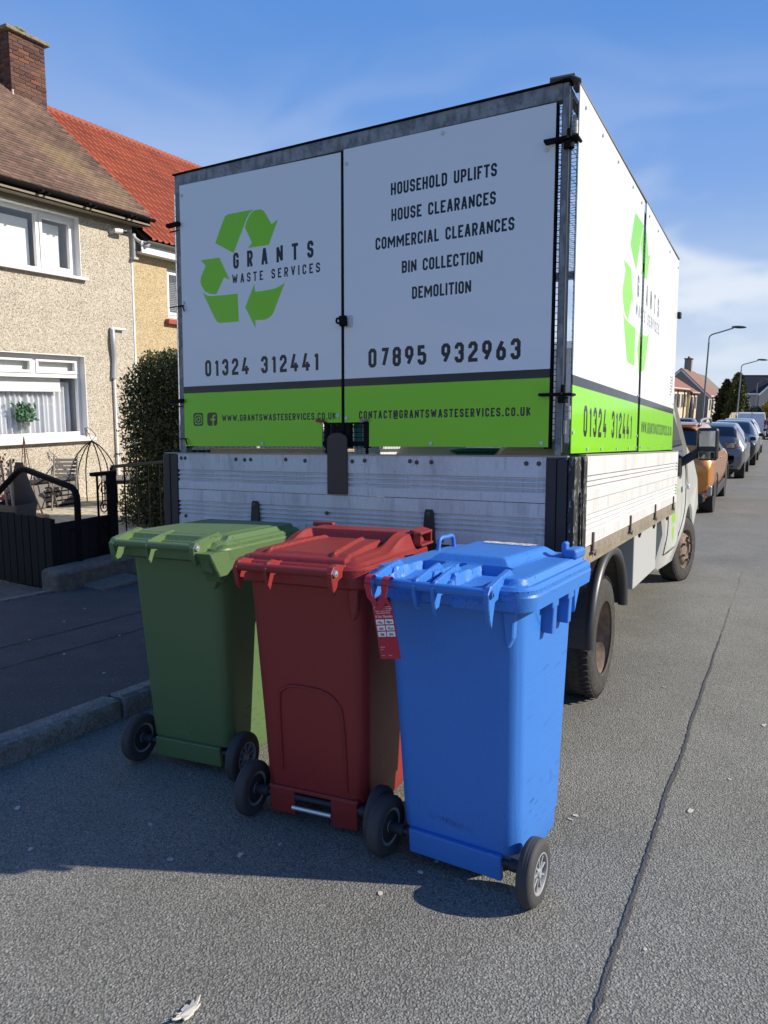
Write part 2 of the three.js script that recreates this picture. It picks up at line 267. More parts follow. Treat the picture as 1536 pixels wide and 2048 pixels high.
{ // kerb: every stone near the camera on its own
  const kerb = struct(new THREE.Group(), 'kerb');
  reseed(5);
  const stone = (len, k) => { const g = alongX([[0.06, -0.08], [0.06, 0.103], [-0.02, 0.104], [-0.045, 0.092], [-0.056, 0.07], [-0.062, -0.08]].map(([a, b]) => [a, b]), -len / 2 + 0.009, len / 2 - 0.009, 0.008);
    g.rotateY(-Math.PI / 2); const p = g.attributes.position; for (let i = 0; i < p.count; i++) { const f = 0.012 * fbm(p.getZ(i) * 9 + k * 7, p.getY(i) * 14, p.getX(i) * 9, 3); p.setX(i, p.getX(i) + f); p.setY(i, p.getY(i) + (p.getY(i) > 0.05 ? f : 0)); } g.computeVertexNormals(); return metric(g, 0.7, k * 0.37, k * 0.21); };
  const near = [0, 1, 2].map((k) => stone(0.9, k));
  let z = 3.85 - 0.0, i = 0;
  for (; z > -9; z -= 0.9, i++) { const zc = z - 0.45 + 0.02; const m = part(kerb, 'kerb_stone', near[i % 3], M.kerb); m.position.set(-2.9, groundY(-2.9, zc), zc); m.quaternion.copy(QR); m.rotateY(rr(-0.006, 0.006)); }
  const far = []; for (; z > -120; z -= 0.9) { const zc = z - 0.43; far.push(span(-2.955, -2.84, groundY(-2.9, zc) - 0.1, groundY(-2.9, zc) + 0.1, zc - 0.44, zc + 0.44)); }
  const f = part(kerb, 'kerb_stones_far', metric(join(far), 0.7), M.kerb); f.userData.kind = 'stuff';
  const right = []; for (const [a, b] of [[14, 0], [0, -8.5], [-8.5, -14.5], [-14.5, -21.3], [-21.3, -32], [-32, -50], [-50, -73], [-73, -100]]) { const g = span(5.2, 5.31, -0.12, 0.1, -(a - b) / 2, (a - b) / 2); const ya = groundY(5.25, a), yb = groundY(5.25, b); g.rotateX(-Math.atan2(yb - ya, -(b - a)) * -1); g.translate(0, (ya + yb) / 2, (a + b) / 2); right.push(g); }
  const r = part(kerb, 'kerb_stones_opposite', metric(join(right), 0.7), M.kerb); r.userData.kind = 'stuff';
}
{ // two old seams along the pavement
  const P = [], I = []; let n = 0; reseed(78); for (const x0 of [-4.27, -3.86]) { let first = true; for (let z = -2.2; z > -9; z -= 0.06) { const w = 0.005 + 0.006 * fbm(z * 5, x0, 2, 3), c = x0 + 0.02 * fbm(z * 0.9, x0, 7, 3); for (const s of [-1, 1]) P.push(c + s * w, groundY(c, z) + 0.1035, z); if (!first) I.push(n - 2, n - 1, n, n - 1, n + 1, n); n += 2; first = false; } }
  const g = new THREE.BufferGeometry(); g.setAttribute('position', new THREE.Float32BufferAttribute(P, 3)); g.setIndex(I); g.computeVertexNormals(); struct(shade(new THREE.Mesh(g, std({ color: lin(0.03, 0.03, 0.03), roughness: 0.95, side: THREE.DoubleSide }))), 'pavement_seam');
}
{ // edging between pavement and garden path, the path itself, the paved front garden
  const edging = struct(new THREE.Group(), 'path_edging'); edging.position.copy(L(0, 0, 0)); edging.quaternion.copy(QR);
  for (let k = 0; k < 3; k++) { const z = -4.13 + 0.93 * k + 0.45; part(edging, 'edging_stone', metric(rbox(0.07, 0.2, 0.9, 0.01, -5.60 + 0.22 * (k + 0.0) * 0.45, 0.012, z), 0.7, k * 0.3), M.kerb); }
  const path = struct(new THREE.Group(), 'garden_path'); path.position.copy(L(0, 0, 0)); path.quaternion.copy(QR);
  for (let k = 0; k < 6; k++) part(path, 'paving_slab', metric(span(-5.62 - 0.8 * k, -5.62 - 0.8 * (k + 1) + 0.012, 0, 0.098 - 0.003 * (k % 2), -4.12, -2.7), 0.8, k * 0.41), M.concrete);
  const garden = struct(new THREE.Group(), 'garden_paving'); reseed(9);
  for (let i = 0; i < 8; i++) for (let j = 0; j < 8; j++) part(garden, 'paving_slab', metric(span(-10.47 + 0.6 * i, -10.47 + 0.6 * (i + 1) - 0.015, -0.62, -0.483 + rr(-0.005, 0.004), -9.3 + 0.6 * j, -9.3 + 0.6 * (j + 1) - 0.015), 0.9, rnd(), rnd()), M.slab);
}

// ------------------------------------------------------------------ houses
function wallGeo(z0, z1, y0, y1, holes, depth) { // a front wall facing +x between z0 (far) and z1 (near), its outer face at x = 0
  const s = shapeOf([[-z1, y0], [-z0, y0], [-z0, y1], [-z1, y1]], holes.map(([a, b, c, d]) => [[-b, c], [-b, d], [-a, d], [-a, c]]));
  const g = new THREE.ExtrudeGeometry(s, { depth, bevelEnabled: false }); g.rotateY(Math.PI / 2); g.translate(-depth, 0, 0); return metric(g, 1.2);
}
function windowUnit(parent, z0, z1, y0, y1, x, o = {}) { // white casement: frame, mullion, panes; faces +x
  const f = 0.06, F = [];
  const w = part(parent, 'window', join([span(x - 0.07, x, y0, y0 + f, z0, z1, 0.004), span(x - 0.07, x, y1 - f, y1, z0, z1, 0.004), span(x - 0.07, x, y0 + f, y1 - f, z0, z0 + f, 0.004), span(x - 0.07, x, y0 + f, y1 - f, z1 - f, z1, 0.004),
    ...(o.mullions || []).map((m) => span(x - 0.07, x - 0.001, o.transom ? o.transom + 0.03 : y0 + f, y1 - f, m - 0.03, m + 0.03, 0.004)), o.transom ? span(x - 0.07, x - 0.001, o.transom - 0.035, o.transom + 0.03, z0 + f, z1 - f, 0.004) : null]), M.upvc);
  const cuts = [z0 + f, ...(o.mullions || []).flatMap((m) => [m - 0.03, m + 0.03]), z1 - f], yb = o.transom ? o.transom + 0.03 : y0 + f;
  for (let i = 0; i < cuts.length; i += 2) {
    const a = cuts[i], b = cuts[i + 1], sash = o.sash === 'all' || (o.sash ?? []).includes(i / 2);
    if (sash) part(w, 'sash', join([span(x - 0.05, x + 0.018, yb + 0.002, yb + 0.05, a + 0.002, b - 0.002, 0.006), span(x - 0.05, x + 0.018, y1 - f - 0.05, y1 - f - 0.002, a + 0.002, b - 0.002, 0.006), span(x - 0.05, x + 0.018, yb + 0.05, y1 - f - 0.05, a + 0.002, a + 0.05, 0.006), span(x - 0.05, x + 0.018, yb + 0.05, y1 - f - 0.05, b - 0.05, b - 0.002, 0.006)]), M.upvc);
    const e = sash ? 0.05 : 0; part(w, 'pane', span(x - 0.028, x - 0.022, yb + e, y1 - f - e, a + e, b - e), M.glass);
  }
  if (o.transom) part(w, 'pane', span(x - 0.028, x - 0.022, y0 + f, o.transom - 0.035, z0 + f, z1 - f), M.glass);
  return w;
}
const room = (parent, z0, z1, y0, y1, x0, x1) => part(parent, 'room', metric(join([span(x0, x0 - 0.05, y0, y1, z0, z1), span(x0, x1, y0 - 0.05, y0, z0, z1), span(x0, x1, y1, y1 + 0.05, z0, z1), span(x0, x1, y0 - 0.05, y1 + 0.05, z0 - 0.05, z0), span(x0, x1, y0 - 0.05, y1 + 0.05, z1, z1 + 0.05)])), M.room);

// ---- the beige house
const FX = -10.5;
const beige = thing('terraced_house', 'beige pebble-dashed house at the left edge with brown tiled roof and brick chimney', 'house', V3(FX, -0.48, -6));
const H = (g) => g.translate(-FX, 0.48, 6); // geometry given in place, kept relative to the house
{
  const up = [-8.52, -6.1, 3.22, 4.17], lo = [-8.50, -5.9, 0.60, 1.94];
  const wg = wallGeo(-9.6, -1.2, -0.48, 4.26, [up, lo], 0.3); wg.translate(FX, 0, 0);
  const wall = part(beige, 'wall', H(wg), M.harlBeige);
  part(wall, 'rendered_reveal', H(join([ // smooth pale margin inside the openings
    ...[up, lo].flatMap(([a, b, c, d]) => [span(FX - 0.16, FX + 0.004, c, d, a, a + 0.012), span(FX - 0.16, FX + 0.004, d - 0.012, d, a + 0.012, b), span(FX - 0.16, FX + 0.004, c, d, b, b - 0.012)])])), M.sillPaint);
  part(wall, 'side_wall', H(metric(join([span(FX - 7, FX - 0.3, -0.48, 4.26, -9.6, -9.45), span(FX - 7, FX - 0.3, -0.48, 4.26, -1.35, -1.2), span(FX - 7, FX - 6.7, -0.48, 4.26, -9.45, -1.35)]), 1.2)), M.harlBeige);
  part(wall, 'corner_bead', H(span(FX - 0.01, FX + 0.012, -0.48, 4.2, -9.618, -9.585)), M.sillPaint);
  part(beige, 'window_sill', H(rbox(0.24, 0.05, 2.62, 0.012, FX - 0.03, 3.205, -7.29, 0, 0, -0.1)), M.upvc);
  part(beige, 'window_sill', H(rbox(0.27, 0.065, 2.78, 0.012, FX - 0.025, 0.565, -7.19, 0, 0, -0.12)), M.upvc);
  const w1 = windowUnit(beige, up[0] + 0.012, up[1], up[2] + 0.01, up[3] - 0.012, FX - 0.13, { mullions: [-7.83], sash: [0] }); H(w1.geometry); for (const c of w1.children) H(c.geometry);
  const w2 = windowUnit(beige, lo[0] + 0.012, lo[1], lo[2] + 0.01, lo[3] - 0.012, FX - 0.13, { mullions: [-7.62], transom: 1.60, sash: 'all' }); H(w2.geometry); for (const c of w2.children) H(c.geometry);
  part(beige, 'roller_blind', H(join([span(FX - 0.30, FX - 0.29, 3.24, 4.02, -8.34, -7.90), span(FX - 0.30, FX - 0.29, 3.24, 4.02, -7.78, -6.12)])), M.blind);
  room(beige, -8.5, -6.1, 3.2, 4.2, FX - 1.6, FX - 0.302); room(beige, -8.48, -5.9, 0.58, 1.98, FX - 1.6, FX - 0.302);
  beige.children.filter((c) => c.name === 'room').forEach((c) => H(c.geometry));
  part(beige, 'roller_blind', H(join([span(FX - 0.26, FX - 0.25, 1.36, 1.56, -8.18, -5.95), rbox(0.03, 0.03, 2.24, 0.01, FX - 0.255, 1.35, -7.07), span(FX - 0.24, FX - 0.235, 1.64, 1.90, -8.42, -7.66), span(FX - 0.24, FX - 0.235, 1.64, 1.90, -7.60, -5.95)])), M.blind);
  { // pleated net curtain
    const z0 = -8.42, z1 = -5.9, n = 260, P = [], I = [], U = [];
    for (let i = 0; i <= n; i++) { const z = mix(z0, z1, i / n), d = 0.035 * Math.sin(i * 0.62 + 1.2 * Math.sin(i * 0.11)) + 0.018 * Math.sin(i * 0.23 + 2); P.push(FX - 0.36 + d, 0.62, z, FX - 0.36 + d * 0.7, 1.5, z); U.push(i / n, 0, i / n, 1); if (i) { const a = i * 2; I.push(a - 2, a - 1, a, a - 1, a + 1, a); } }
    const g = new THREE.BufferGeometry(); g.setAttribute('position', new THREE.Float32BufferAttribute(P, 3)); g.setAttribute('uv', new THREE.Float32BufferAttribute(U, 2)); g.setIndex(I); g.computeVertexNormals();
    part(beige, 'net_curtain', H(g), M.net);
  }
  // eaves
  part(beige, 'soffit', H(metric(join([span(FX + 0.005, FX + 0.30, 4.255, 4.285, -9.78, -1), span(FX + 0.005, FX + 0.03, 4.19, 4.254, -9.6, -1)]))), M.soffit);
  const gut = []; for (let k = 0; k <= 10; k++) { const a = Math.PI + Math.PI * k / 10; gut.push([Math.cos(a) * 0.05, Math.sin(a) * 0.05]); } for (let k = 10; k >= 0; k--) { const a = Math.PI + Math.PI * k / 10; gut.push([Math.cos(a) * 0.043, Math.sin(a) * 0.043]); }
  const gg = extrude(shapeOf(gut), 8.9); gg.translate(FX + 0.34, 4.37, -9.84);
  const gutter = part(beige, 'gutter', H(join([gg, span(FX + 0.262, FX + 0.279, 4.24, 4.38, -9.8, -1)])), M.blackIron);
  const br = []; for (let z = -9.4; z < -5; z += 0.85) br.push(span(FX + 0.275, FX + 0.41, 4.295, 4.312, z, z + 0.03), rbox(0.14, 0.04, 0.05, 0.01, FX + 0.34, 4.32, z + 0.12)); part(gutter, 'gutter_bracket', H(join(br)), M.blackIron);
  // roof of plain tiles
  const pitch = 39 * Math.PI / 180, ex = FX + 0.30, ey = 4.40, cp = Math.cos(pitch), sp = Math.sin(pitch), ridgeX = -14, ridgeY = ey + (ex - ridgeX) * Math.tan(pitch);
  const roof = part(beige, 'roof', H(metric(alongXSwap([[ex - 0.02, ey - 0.03], [ridgeX, ridgeY - 0.03], [ridgeX - (ex - ridgeX), ey - 0.03], [ridgeX - (ex - ridgeX), ey - 0.08], [ridgeX, ridgeY - 0.1], [ex - 0.02, ey - 0.08]], -9.79, -1))), M.slateUnder);
  const tg = rbox(0.262, 0.022, 0.160, 0.003, 0, 0, 0, 0, 0, 0, 1), rows = 50, cols = 36, im = new THREE.InstancedMesh(tg, M.brownTile, rows * cols), mt = new THREE.Matrix4(), c = new THREE.Color(); let n = 0; reseed(21);
  for (let r = 0; r < rows; r++) for (let k = 0; k < cols; k++) {
    const s = 0.06 + r * 0.1, z = -9.79 + 0.082 + 0.165 * k + (r % 2 ? 0.0 : 0.0825), x = ex + 0.03 - s * cp, y = ey + 0.014 + s * sp; if (x < ridgeX) continue; if (r % 2 === 0 && k === cols - 1) continue;
    mt.makeRotationFromEuler(new THREE.Euler(rr(-0.012, 0.012), 0, -pitch + 0.13 + rr(-0.012, 0.012))); mt.setPosition(x - FX, y + 0.48 + rr(0, 0.003), z + 6); im.setMatrixAt(n, mt);
    const mo = fbm(x * 0.9, z * 0.7, 3.3, 4), li = sstep(0.05, 0.33, fbm(x * 0.55 + 8, z * 0.5, 1, 4) + 0.1 * Math.exp(-Math.pow((x + 12.2) / 0.8, 2))), t = rnd();
    const base = [mix(0.23, 0.36, t), mix(0.15, 0.215, t), mix(0.11, 0.15, t)]; const dk = 0.70 + 0.6 * mo + 0.3 * (rnd() - 0.5);
    c.setRGB(mix(base[0] * dk, 0.30, li * 0.65), mix(base[1] * dk, 0.225, li * 0.65), mix(base[2] * dk, 0.11, li * 0.65)); im.setColorAt(n++, c);
  }
  im.count = n; im.name = 'roof_tiles'; im.userData.kind = 'stuff'; shade(im); roof.add(im);
  part(roof, 'ridge', H(join([rod(V3(ridgeX, ridgeY + 0.0, -9.79), V3(ridgeX, ridgeY, -1), 0.11, 12)])), M.brownPlain);
  // chimney of separate bricks
  const x1 = -13.0, x0 = -14.1, z0 = -9.96, z1 = -9.22, yb = 6.1, yt = 7.79;
  const ch = part(beige, 'chimney', H(metric(span(x0, x1 - 0.012, yb, yt, z0 + 0.012, z1 - 0.012))), M.mortar);
  const rowsB = 23, bh = 0.075; reseed(31);
  const bg = rbox(0.03, 0.065, 0.215, 0.006, 0, 0, 0, 0, 0, 0, 1), bh2 = rbox(0.03, 0.065, 0.1025, 0.006, 0, 0, 0, 0, 0, 0, 1), bs = rbox(0.215, 0.065, 0.03, 0.006, 0, 0, 0, 0, 0, 0, 1), bsh = rbox(0.1025, 0.065, 0.03, 0.006, 0, 0, 0, 0, 0, 0, 1);
  for (let r = 0; r < rowsB; r++) {
    const y = yt - 0.04 - r * bh, odd = r % 2; if (y < yb + 0.1) break;
    let z = z0 + 0.004; let first = odd;
    while (z < z1 - 0.03) { const len = first ? 0.1025 : Math.min(0.215, z1 - z - 0.004); first = 0; const half = len < 0.14, b = part(ch, 'brick', half ? bh2 : bg, M.bricks[Math.floor(rnd() * M.bricks.length)]); b.position.set(x1 - 0.015 + rr(-0.003, 0.003) - FX, y + 0.48, z + len / 2 + 6); b.scale.z = len / (half ? 0.1025 : 0.215); z += len + 0.01; }
    for (let k = 0, x = x1 - 0.033; k < 4; k++) { const hf = odd && !k, b = part(ch, 'brick', hf ? bsh : bs, M.bricks[Math.floor(rnd() * M.bricks.length)]), l = hf ? 0.1025 : 0.215; b.position.set(x - l / 2 - FX, y + 0.48, z1 - 0.015 + rr(-0.003, 0.003) + 6); x -= l + 0.01; }
  }
  const cap = rbox(1.24, 0.07, 0.90, 0.02, (x0 + x1) / 2, yt + 0.035, (z0 + z1) / 2, 0, 0, 0, 3);
  const hump = new THREE.SphereGeometry(0.3, 20, 10); hump.scale(1.5, 0.35, 0.9); hump.translate(-13.35, yt + 0.07, -9.45);
  const hp = hump.attributes.position; for (let i = 0; i < hp.count; i++) hp.setY(i, Math.max(yt + 0.05, hp.getY(i) + 0.03 * fbm(hp.getX(i) * 7, hp.getZ(i) * 7, 1, 3))); hump.computeVertexNormals();
  part(ch, 'chimney_cap', H(metric(join([cap, hump]), 0.6)), M.cap);
  const fl = [rbox(0.045, 0.07, 0.52, 0.012, x1 + 0.015, 6.62, -9.52, 0, 0, 0), rbox(0.05, 0.22, 0.03, 0.01, x1 + 0.01, 6.68, -9.225)]; part(ch, 'mortar_flashing', H(join(fl)), M.mortarWhite);
}
function alongXSwap(pts, z0, z1) { const g = extrude(shapeOf(pts), z1 - z0); g.translate(0, 0, z0); return g; } // profile in x, y run along z

// ---- the yellow house
const yellow = thing('terraced_house', 'yellow pebble-dashed house with bright red tiled roof joined to the beige house', 'house', V3(FX, -0.6, -13));
{
  const Y = (g) => g.translate(-FX, 0.6, 13);
  const win = [-12.6, -10.46, 2.76, 3.68];
  const wg = wallGeo(-17.4, -9.605, -0.6, 3.98, [win], 0.3); wg.translate(FX - 0.02, 0, 0);
  const wall = part(yellow, 'wall', Y(wg), M.harlYellow);
  part(wall, 'side_wall', Y(metric(join([span(FX - 7, FX - 0.32, -0.6, 3.98, -17.4, -17.25), span(FX - 7, FX - 6.7, -0.6, 3.98, -17.25, -9.61)]), 1.2)), M.harlYellow);
  const w = windowUnit(yellow, win[0], win[1], win[2], win[3], FX - 0.10, { mullions: [-11.6], sash: [1] }); Y(w.geometry); for (const c of w.children) Y(c.geometry);
  const sl = []; for (let y = 2.86; y < 3.6; y += 0.034) sl.push(box(0.028, 0.004, 2.0, FX - 0.25, y, -11.5, 0, 0, 0.6)); part(yellow, 'venetian_blind', Y(join(sl)), M.blind);
  const rm = room(yellow, -12.7, -10.4, 2.7, 3.7, FX - 1.5, FX - 0.34); Y(rm.geometry);
  part(yellow, 'window_sill', Y(rbox(0.2, 0.09, 2.3, 0.01, FX - 0.02, 2.68, -11.53)), M.redPaint);
  part(yellow, 'fascia', Y(metric(join([span(FX + 0.18, FX + 0.20, 3.80, 4.0, -17.4, -9.66), span(FX - 0.01, FX + 0.18, 3.80, 3.82, -17.4, -9.66)]))), M.upvc);
  const gut = []; for (let k = 0; k <= 8; k++) { const a = Math.PI + Math.PI * k / 8; gut.push([Math.cos(a) * 0.05, Math.sin(a) * 0.05]); } for (let k = 8; k >= 0; k--) { const a = Math.PI + Math.PI * k / 8; gut.push([Math.cos(a) * 0.043, Math.sin(a) * 0.043]); }
  const gg = extrude(shapeOf(gut), 7.7); gg.translate(FX + 0.265, 4.0, -17.4);
  const gutter = part(yellow, 'gutter', Y(gg), M.greyGutter);
  part(gutter, 'downpipe', Y(join([pipe([V3(FX + 0.26, 3.98, -9.78), V3(FX + 0.24, 3.9, -9.74), V3(FX + 0.06, 4.05, -9.62), V3(FX + 0.05, 4.12, -9.6)], 0.034, 0.05), rod(V3(FX + 0.05, 4.12, -9.62), V3(FX + 0.05, 3.72, -9.62), 0.04, 12), box(0.1, 0.035, 0.1, FX + 0.05, 3.70, -9.62)])), M.pipeGrey);
  const pitch = 39 * Math.PI / 180, ex = FX + 0.24, ey = 4.04, ridgeX = -14, ridgeY = ey + (ex - ridgeX) * Math.tan(pitch), cp = Math.cos(pitch), sp = Math.sin(pitch);
  const roof = part(yellow, 'roof', Y(metric(alongXSwap([[ex - 0.02, ey - 0.03], [ridgeX, ridgeY - 0.03], [ridgeX - (ex - ridgeX), ey - 0.03], [ridgeX - (ex - ridgeX), ey - 0.08], [ridgeX, ridgeY - 0.1], [ex - 0.02, ey - 0.08]], -17.5, -9.82))), M.slateUnder);
  // one interlocking tile with two rolls
  const nu = 20, P = [], I = [], U = [], wd = 0.30, ln = 0.37;
  for (let j = 0; j < 3; j++) for (let i = 0; i <= nu; i++) { const u = i / nu, a = (u * 2) % 1, roll = a < 0.45 ? 0.032 * Math.sin(Math.PI * a / 0.45) : -0.004 * Math.sin(Math.PI * (a - 0.45) / 0.55); P.push(j === 2 ? 0.0 : (j ? -ln : 0), (j === 2 ? -0.034 : 0) + (j === 2 ? roll : roll), (u - 0.5) * wd); U.push(u, j); }
  const st = nu + 1; for (let i = 0; i < nu; i++) { I.push(i, i + 1, i + st, i + 1, i + 1 + st, i + st); I.push(i + 2 * st, i + 1 + 2 * st, i, i + 1 + 2 * st, i + 1, i); }
  const tg = new THREE.BufferGeometry(); tg.setAttribute('position', new THREE.Float32BufferAttribute(P, 3)); tg.setAttribute('uv', new THREE.Float32BufferAttribute(U, 2)); tg.setIndex(I); tg.computeVertexNormals();
  const rows = 17, cols = 26, im = new THREE.InstancedMesh(tg, M.redTile, rows * cols), mt = new THREE.Matrix4(), c = new THREE.Color(); let n = 0; reseed(41);
  for (let r = 0; r < rows; r++) for (let k = 0; k < cols; k++) { const s = r * 0.29, x = ex + 0.06 - s * cp, y = ey + 0.022 + s * sp; if (x < ridgeX + 0.1) continue;
    mt.makeRotationFromEuler(new THREE.Euler(0, 0, -pitch + 0.085)); mt.setPosition(x - FX, y + 0.6, -9.98 - k * 0.295 + 13); im.setMatrixAt(n, mt); const t = rr(0.86, 1.12), d = 0.9 + 0.3 * fbm(x, k * 0.4, 2, 3); c.setRGB(0.36 * t * d, 0.078 * t * d, 0.034 * t * d); im.setColorAt(n++, c); }
  im.count = n; im.name = 'roof_tiles'; im.userData.kind = 'stuff'; shade(im); roof.add(im);
  const rg = []; for (let k = 0; k < 17; k++) { const g = new THREE.CylinderGeometry(0.115, 0.12, 0.44, 14, 1, true, 0, Math.PI * 2); g.rotateX(Math.PI / 2); g.translate(ridgeX, ridgeY - 0.03, -10.05 - k * 0.45); rg.push(g); } 
  for (const g of rg) part(roof, 'ridge_tile', Y(g), M.redPlain);
}
// ------------------------------------------------------------------ lettering: a narrow stroke alphabet with cut corners
const cx = 0.26, cy = 0.13;
const OCT = [[cx, 0], [1 - cx, 0], [1, cy], [1, 1 - cy], [1 - cx, 1], [cx, 1], [0, 1 - cy], [0, cy], [cx, 0], [1 - cx, 0]];
const GL = {
  O: [[OCT]], 0: [[OCT]], D: [[[[0, 0], [1 - cx, 0], [1, cy], [1, 1 - cy], [1 - cx, 1], [0, 1], [0, 0], [0.5, 0]]]],
  C: [[[[1, 0.7], [1, 1 - cy], [1 - cx, 1], [cx, 1], [0, 1 - cy], [0, cy], [cx, 0], [1 - cx, 0], [1, cy], [1, 0.3]]]],
  G: [[[[1, 0.7], [1, 1 - cy], [1 - cx, 1], [cx, 1], [0, 1 - cy], [0, cy], [cx, 0], [1 - cx, 0], [1, cy], [1, 0.46], [0.55, 0.46]]]],
  S: [[[[1, 0.73], [1, 1 - cy], [1 - cx, 1], [cx, 1], [0, 1 - cy], [0, 0.63], [cx, 0.52], [1 - cx, 0.48], [1, 0.38], [1, cy], [1 - cx, 0], [cx, 0], [0, cy], [0, 0.27]]]],
  E: [[[[1, 1], [0, 1], [0, 0], [1, 0]], [[0, 0.51], [0.86, 0.51]]], 0.92], F: [[[[1, 1], [0, 1], [0, 0]], [[0, 0.5], [0.86, 0.5]]], 0.9],
  H: [[[[0, 0], [0, 1]], [[1, 0], [1, 1]], [[0, 0.5], [1, 0.5]]]], U: [[[[0, 1], [0, cy], [cx, 0], [1 - cx, 0], [1, cy], [1, 1]]]], L: [[[[0, 1], [0, 0], [1, 0]]], 0.85], I: [[[[0.5, 0], [0.5, 1]]], 0.02],
  T: [[[[0, 1], [1, 1]], [[0.5, 1], [0.5, 0]]]], P: [[[[0, 0], [0, 1], [1 - cx, 1], [1, 1 - cy], [1, 0.56], [1 - cx, 0.43], [0, 0.43]]]],
  R: [[[[0, 0], [0, 1], [1 - cx, 1], [1, 1 - cy], [1, 0.6], [1 - cx, 0.46], [0, 0.46]], [[0.5, 0.46], [1, 0]]]],
  B: [[[[0, 0], [0, 1], [1 - cx, 1], [1, 1 - cy], [1, 0.62], [1 - cx, 0.52], [0, 0.52]], [[1 - cx, 0.52], [1, 0.42], [1, cy], [1 - cx, 0], [0, 0], [0, 0.1]]]],
  N: [[[[0, 0], [0, 1], [1, 0], [1, 1]]], 1.08], M: [[[[0, 0], [0, 1], [0.5, 0.3], [1, 1], [1, 0]]], 1.5], A: [[[[0, 0], [0.42, 1], [0.58, 1], [1, 0]], [[0.2, 0.27], [0.8, 0.27]]], 1.1],
  W: [[[[0, 1], [0.25, 0], [0.5, 0.85], [0.75, 0], [1, 1]]], 1.6], V: [[[[0, 1], [0.5, 0], [1, 1]]], 1.1], K: [[[[0, 0], [0, 1]], [[1, 1], [0.06, 0.44]], [[0.34, 0.6], [1, 0]]]],
  1: [[[[0, 0.80], [0.85, 1], [0.85, 0]]], 0.66], 2: [[[[0, 0.72], [0, 1 - cy], [cx, 1], [1 - cx, 1], [1, 1 - cy], [1, 0.62], [0, 0.16], [0, 0], [1, 0]]]],
  3: [[[[0, 0.74], [0, 1 - cy], [cx, 1], [1 - cx, 1], [1, 1 - cy], [1, 0.61], [1 - cx, 0.52], [0.38, 0.52]], [[1 - cx, 0.52], [1, 0.43], [1, cy], [1 - cx, 0], [cx, 0], [0, cy], [0, 0.26]]]],
  4: [[[[0.74, 0], [0.74, 0.5]], [[0.52, 1], [0, 0.24], [1, 0.24]]], 1.08], 5: [[[[0.96, 1], [0, 1], [0, 0.58], [1 - cx, 0.58], [1, 0.48], [1, cy], [1 - cx, 0], [cx, 0], [0, cy], [0, 0.24]]]],
  6: [[[[0.68, 1], [0, 0.44], [0, cy], [cx, 0], [1 - cx, 0], [1, cy], [1, 0.46], [1 - cx, 0.57], [0.14, 0.57]]]], 9: [[[[0.32, 0], [1, 0.56], [1, 1 - cy], [1 - cx, 1], [cx, 1], [0, 1 - cy], [0, 0.54], [cx, 0.43], [0.86, 0.43]]]],
  7: [[[[0, 1], [1, 1], [0.34, 0]]]], 8: [[[[cx, 0.52], [0, 0.62], [0, 1 - cy], [cx, 1], [1 - cx, 1], [1, 1 - cy], [1, 0.62], [1 - cx, 0.52], [cx, 0.52], [0, 0.42], [0, cy], [cx, 0], [1 - cx, 0], [1, cy], [1, 0.42], [1 - cx, 0.52]]]],
  '@': [[[[1, -0.12], [cx, -0.12], [0, cy - 0.12], [0, 1 - cy], [cx, 1], [1 - cx, 1], [1, 1 - cy], [1, 0.22], [0.45, 0.22], [0.45, 0.68], [0.98, 0.68]]], 1.25],
};
// draws text so that its ink runs from x0 to x1 and from baseline y0 to cap height y1 (canvas pixels, y down)
function letter(ctx, text, x0, x1, y0, y1, o = {}) {
  const h = y0 - y1, th = h * (o.weight ?? 0.19) * 0.93, wide = h * (o.wide ?? 0.46), dot = th * 1.05, sp = wide * 0.75;
  const adv = [...text].map((c) => (c === ' ' ? sp : c === '.' ? dot : Math.max(th, (GL[c][1] ?? 1) * wide)));
  const gap = (x1 - x0 - adv.reduce((a, b) => a + b, 0)) / (text.length - 1);
  ctx.lineWidth = th; ctx.lineJoin = 'miter'; ctx.miterLimit = 3; ctx.lineCap = 'butt'; ctx.strokeStyle = o.color ?? '#060608'; ctx.fillStyle = ctx.strokeStyle;
  let x = x0;
  [...text].forEach((c, i) => {
    const w = adv[i];
    if (c === '.') ctx.fillRect(x, y0 - th, dot, th);
    else if (c !== ' ') for (const line of GL[c][0]) { ctx.beginPath(); const end = (p) => [x + th / 2 + p[0] * Math.max(0, w - th), y0 - th / 2 - p[1] * (h - th)];
      line.forEach((p, k) => { let [a, b] = end(p);
        if (p[1] === 0 && (k === 0 || k === line.length - 1) && Math.abs((line[k ? k - 1 : 1] || p)[0] - p[0]) < 0.6 && line.length < 9) b += th / 2;
        if (p[1] === 1 && (k === 0 || k === line.length - 1) && Math.abs((line[k ? k - 1 : 1] || p)[0] - p[0]) < 0.6 && line.length < 9) b -= th / 2;
        if (p[0] === 1 && (k === 0 || k === line.length - 1) && Math.abs((line[k ? k - 1 : 1] || p)[1] - p[1]) < 0.05) a += th / 2;
        if (p[0] === 0 && k === 0 && line.length === 2 && c === 'T') a -= th / 2;
        k ? ctx.lineTo(a, b) : ctx.moveTo(a, b); }); ctx.stroke(); }
    x += w + gap;
  });
}
const GREEN = '#86d408', INK = '#050506', BAND = '#121214', WHITE = '#e6e7e5';
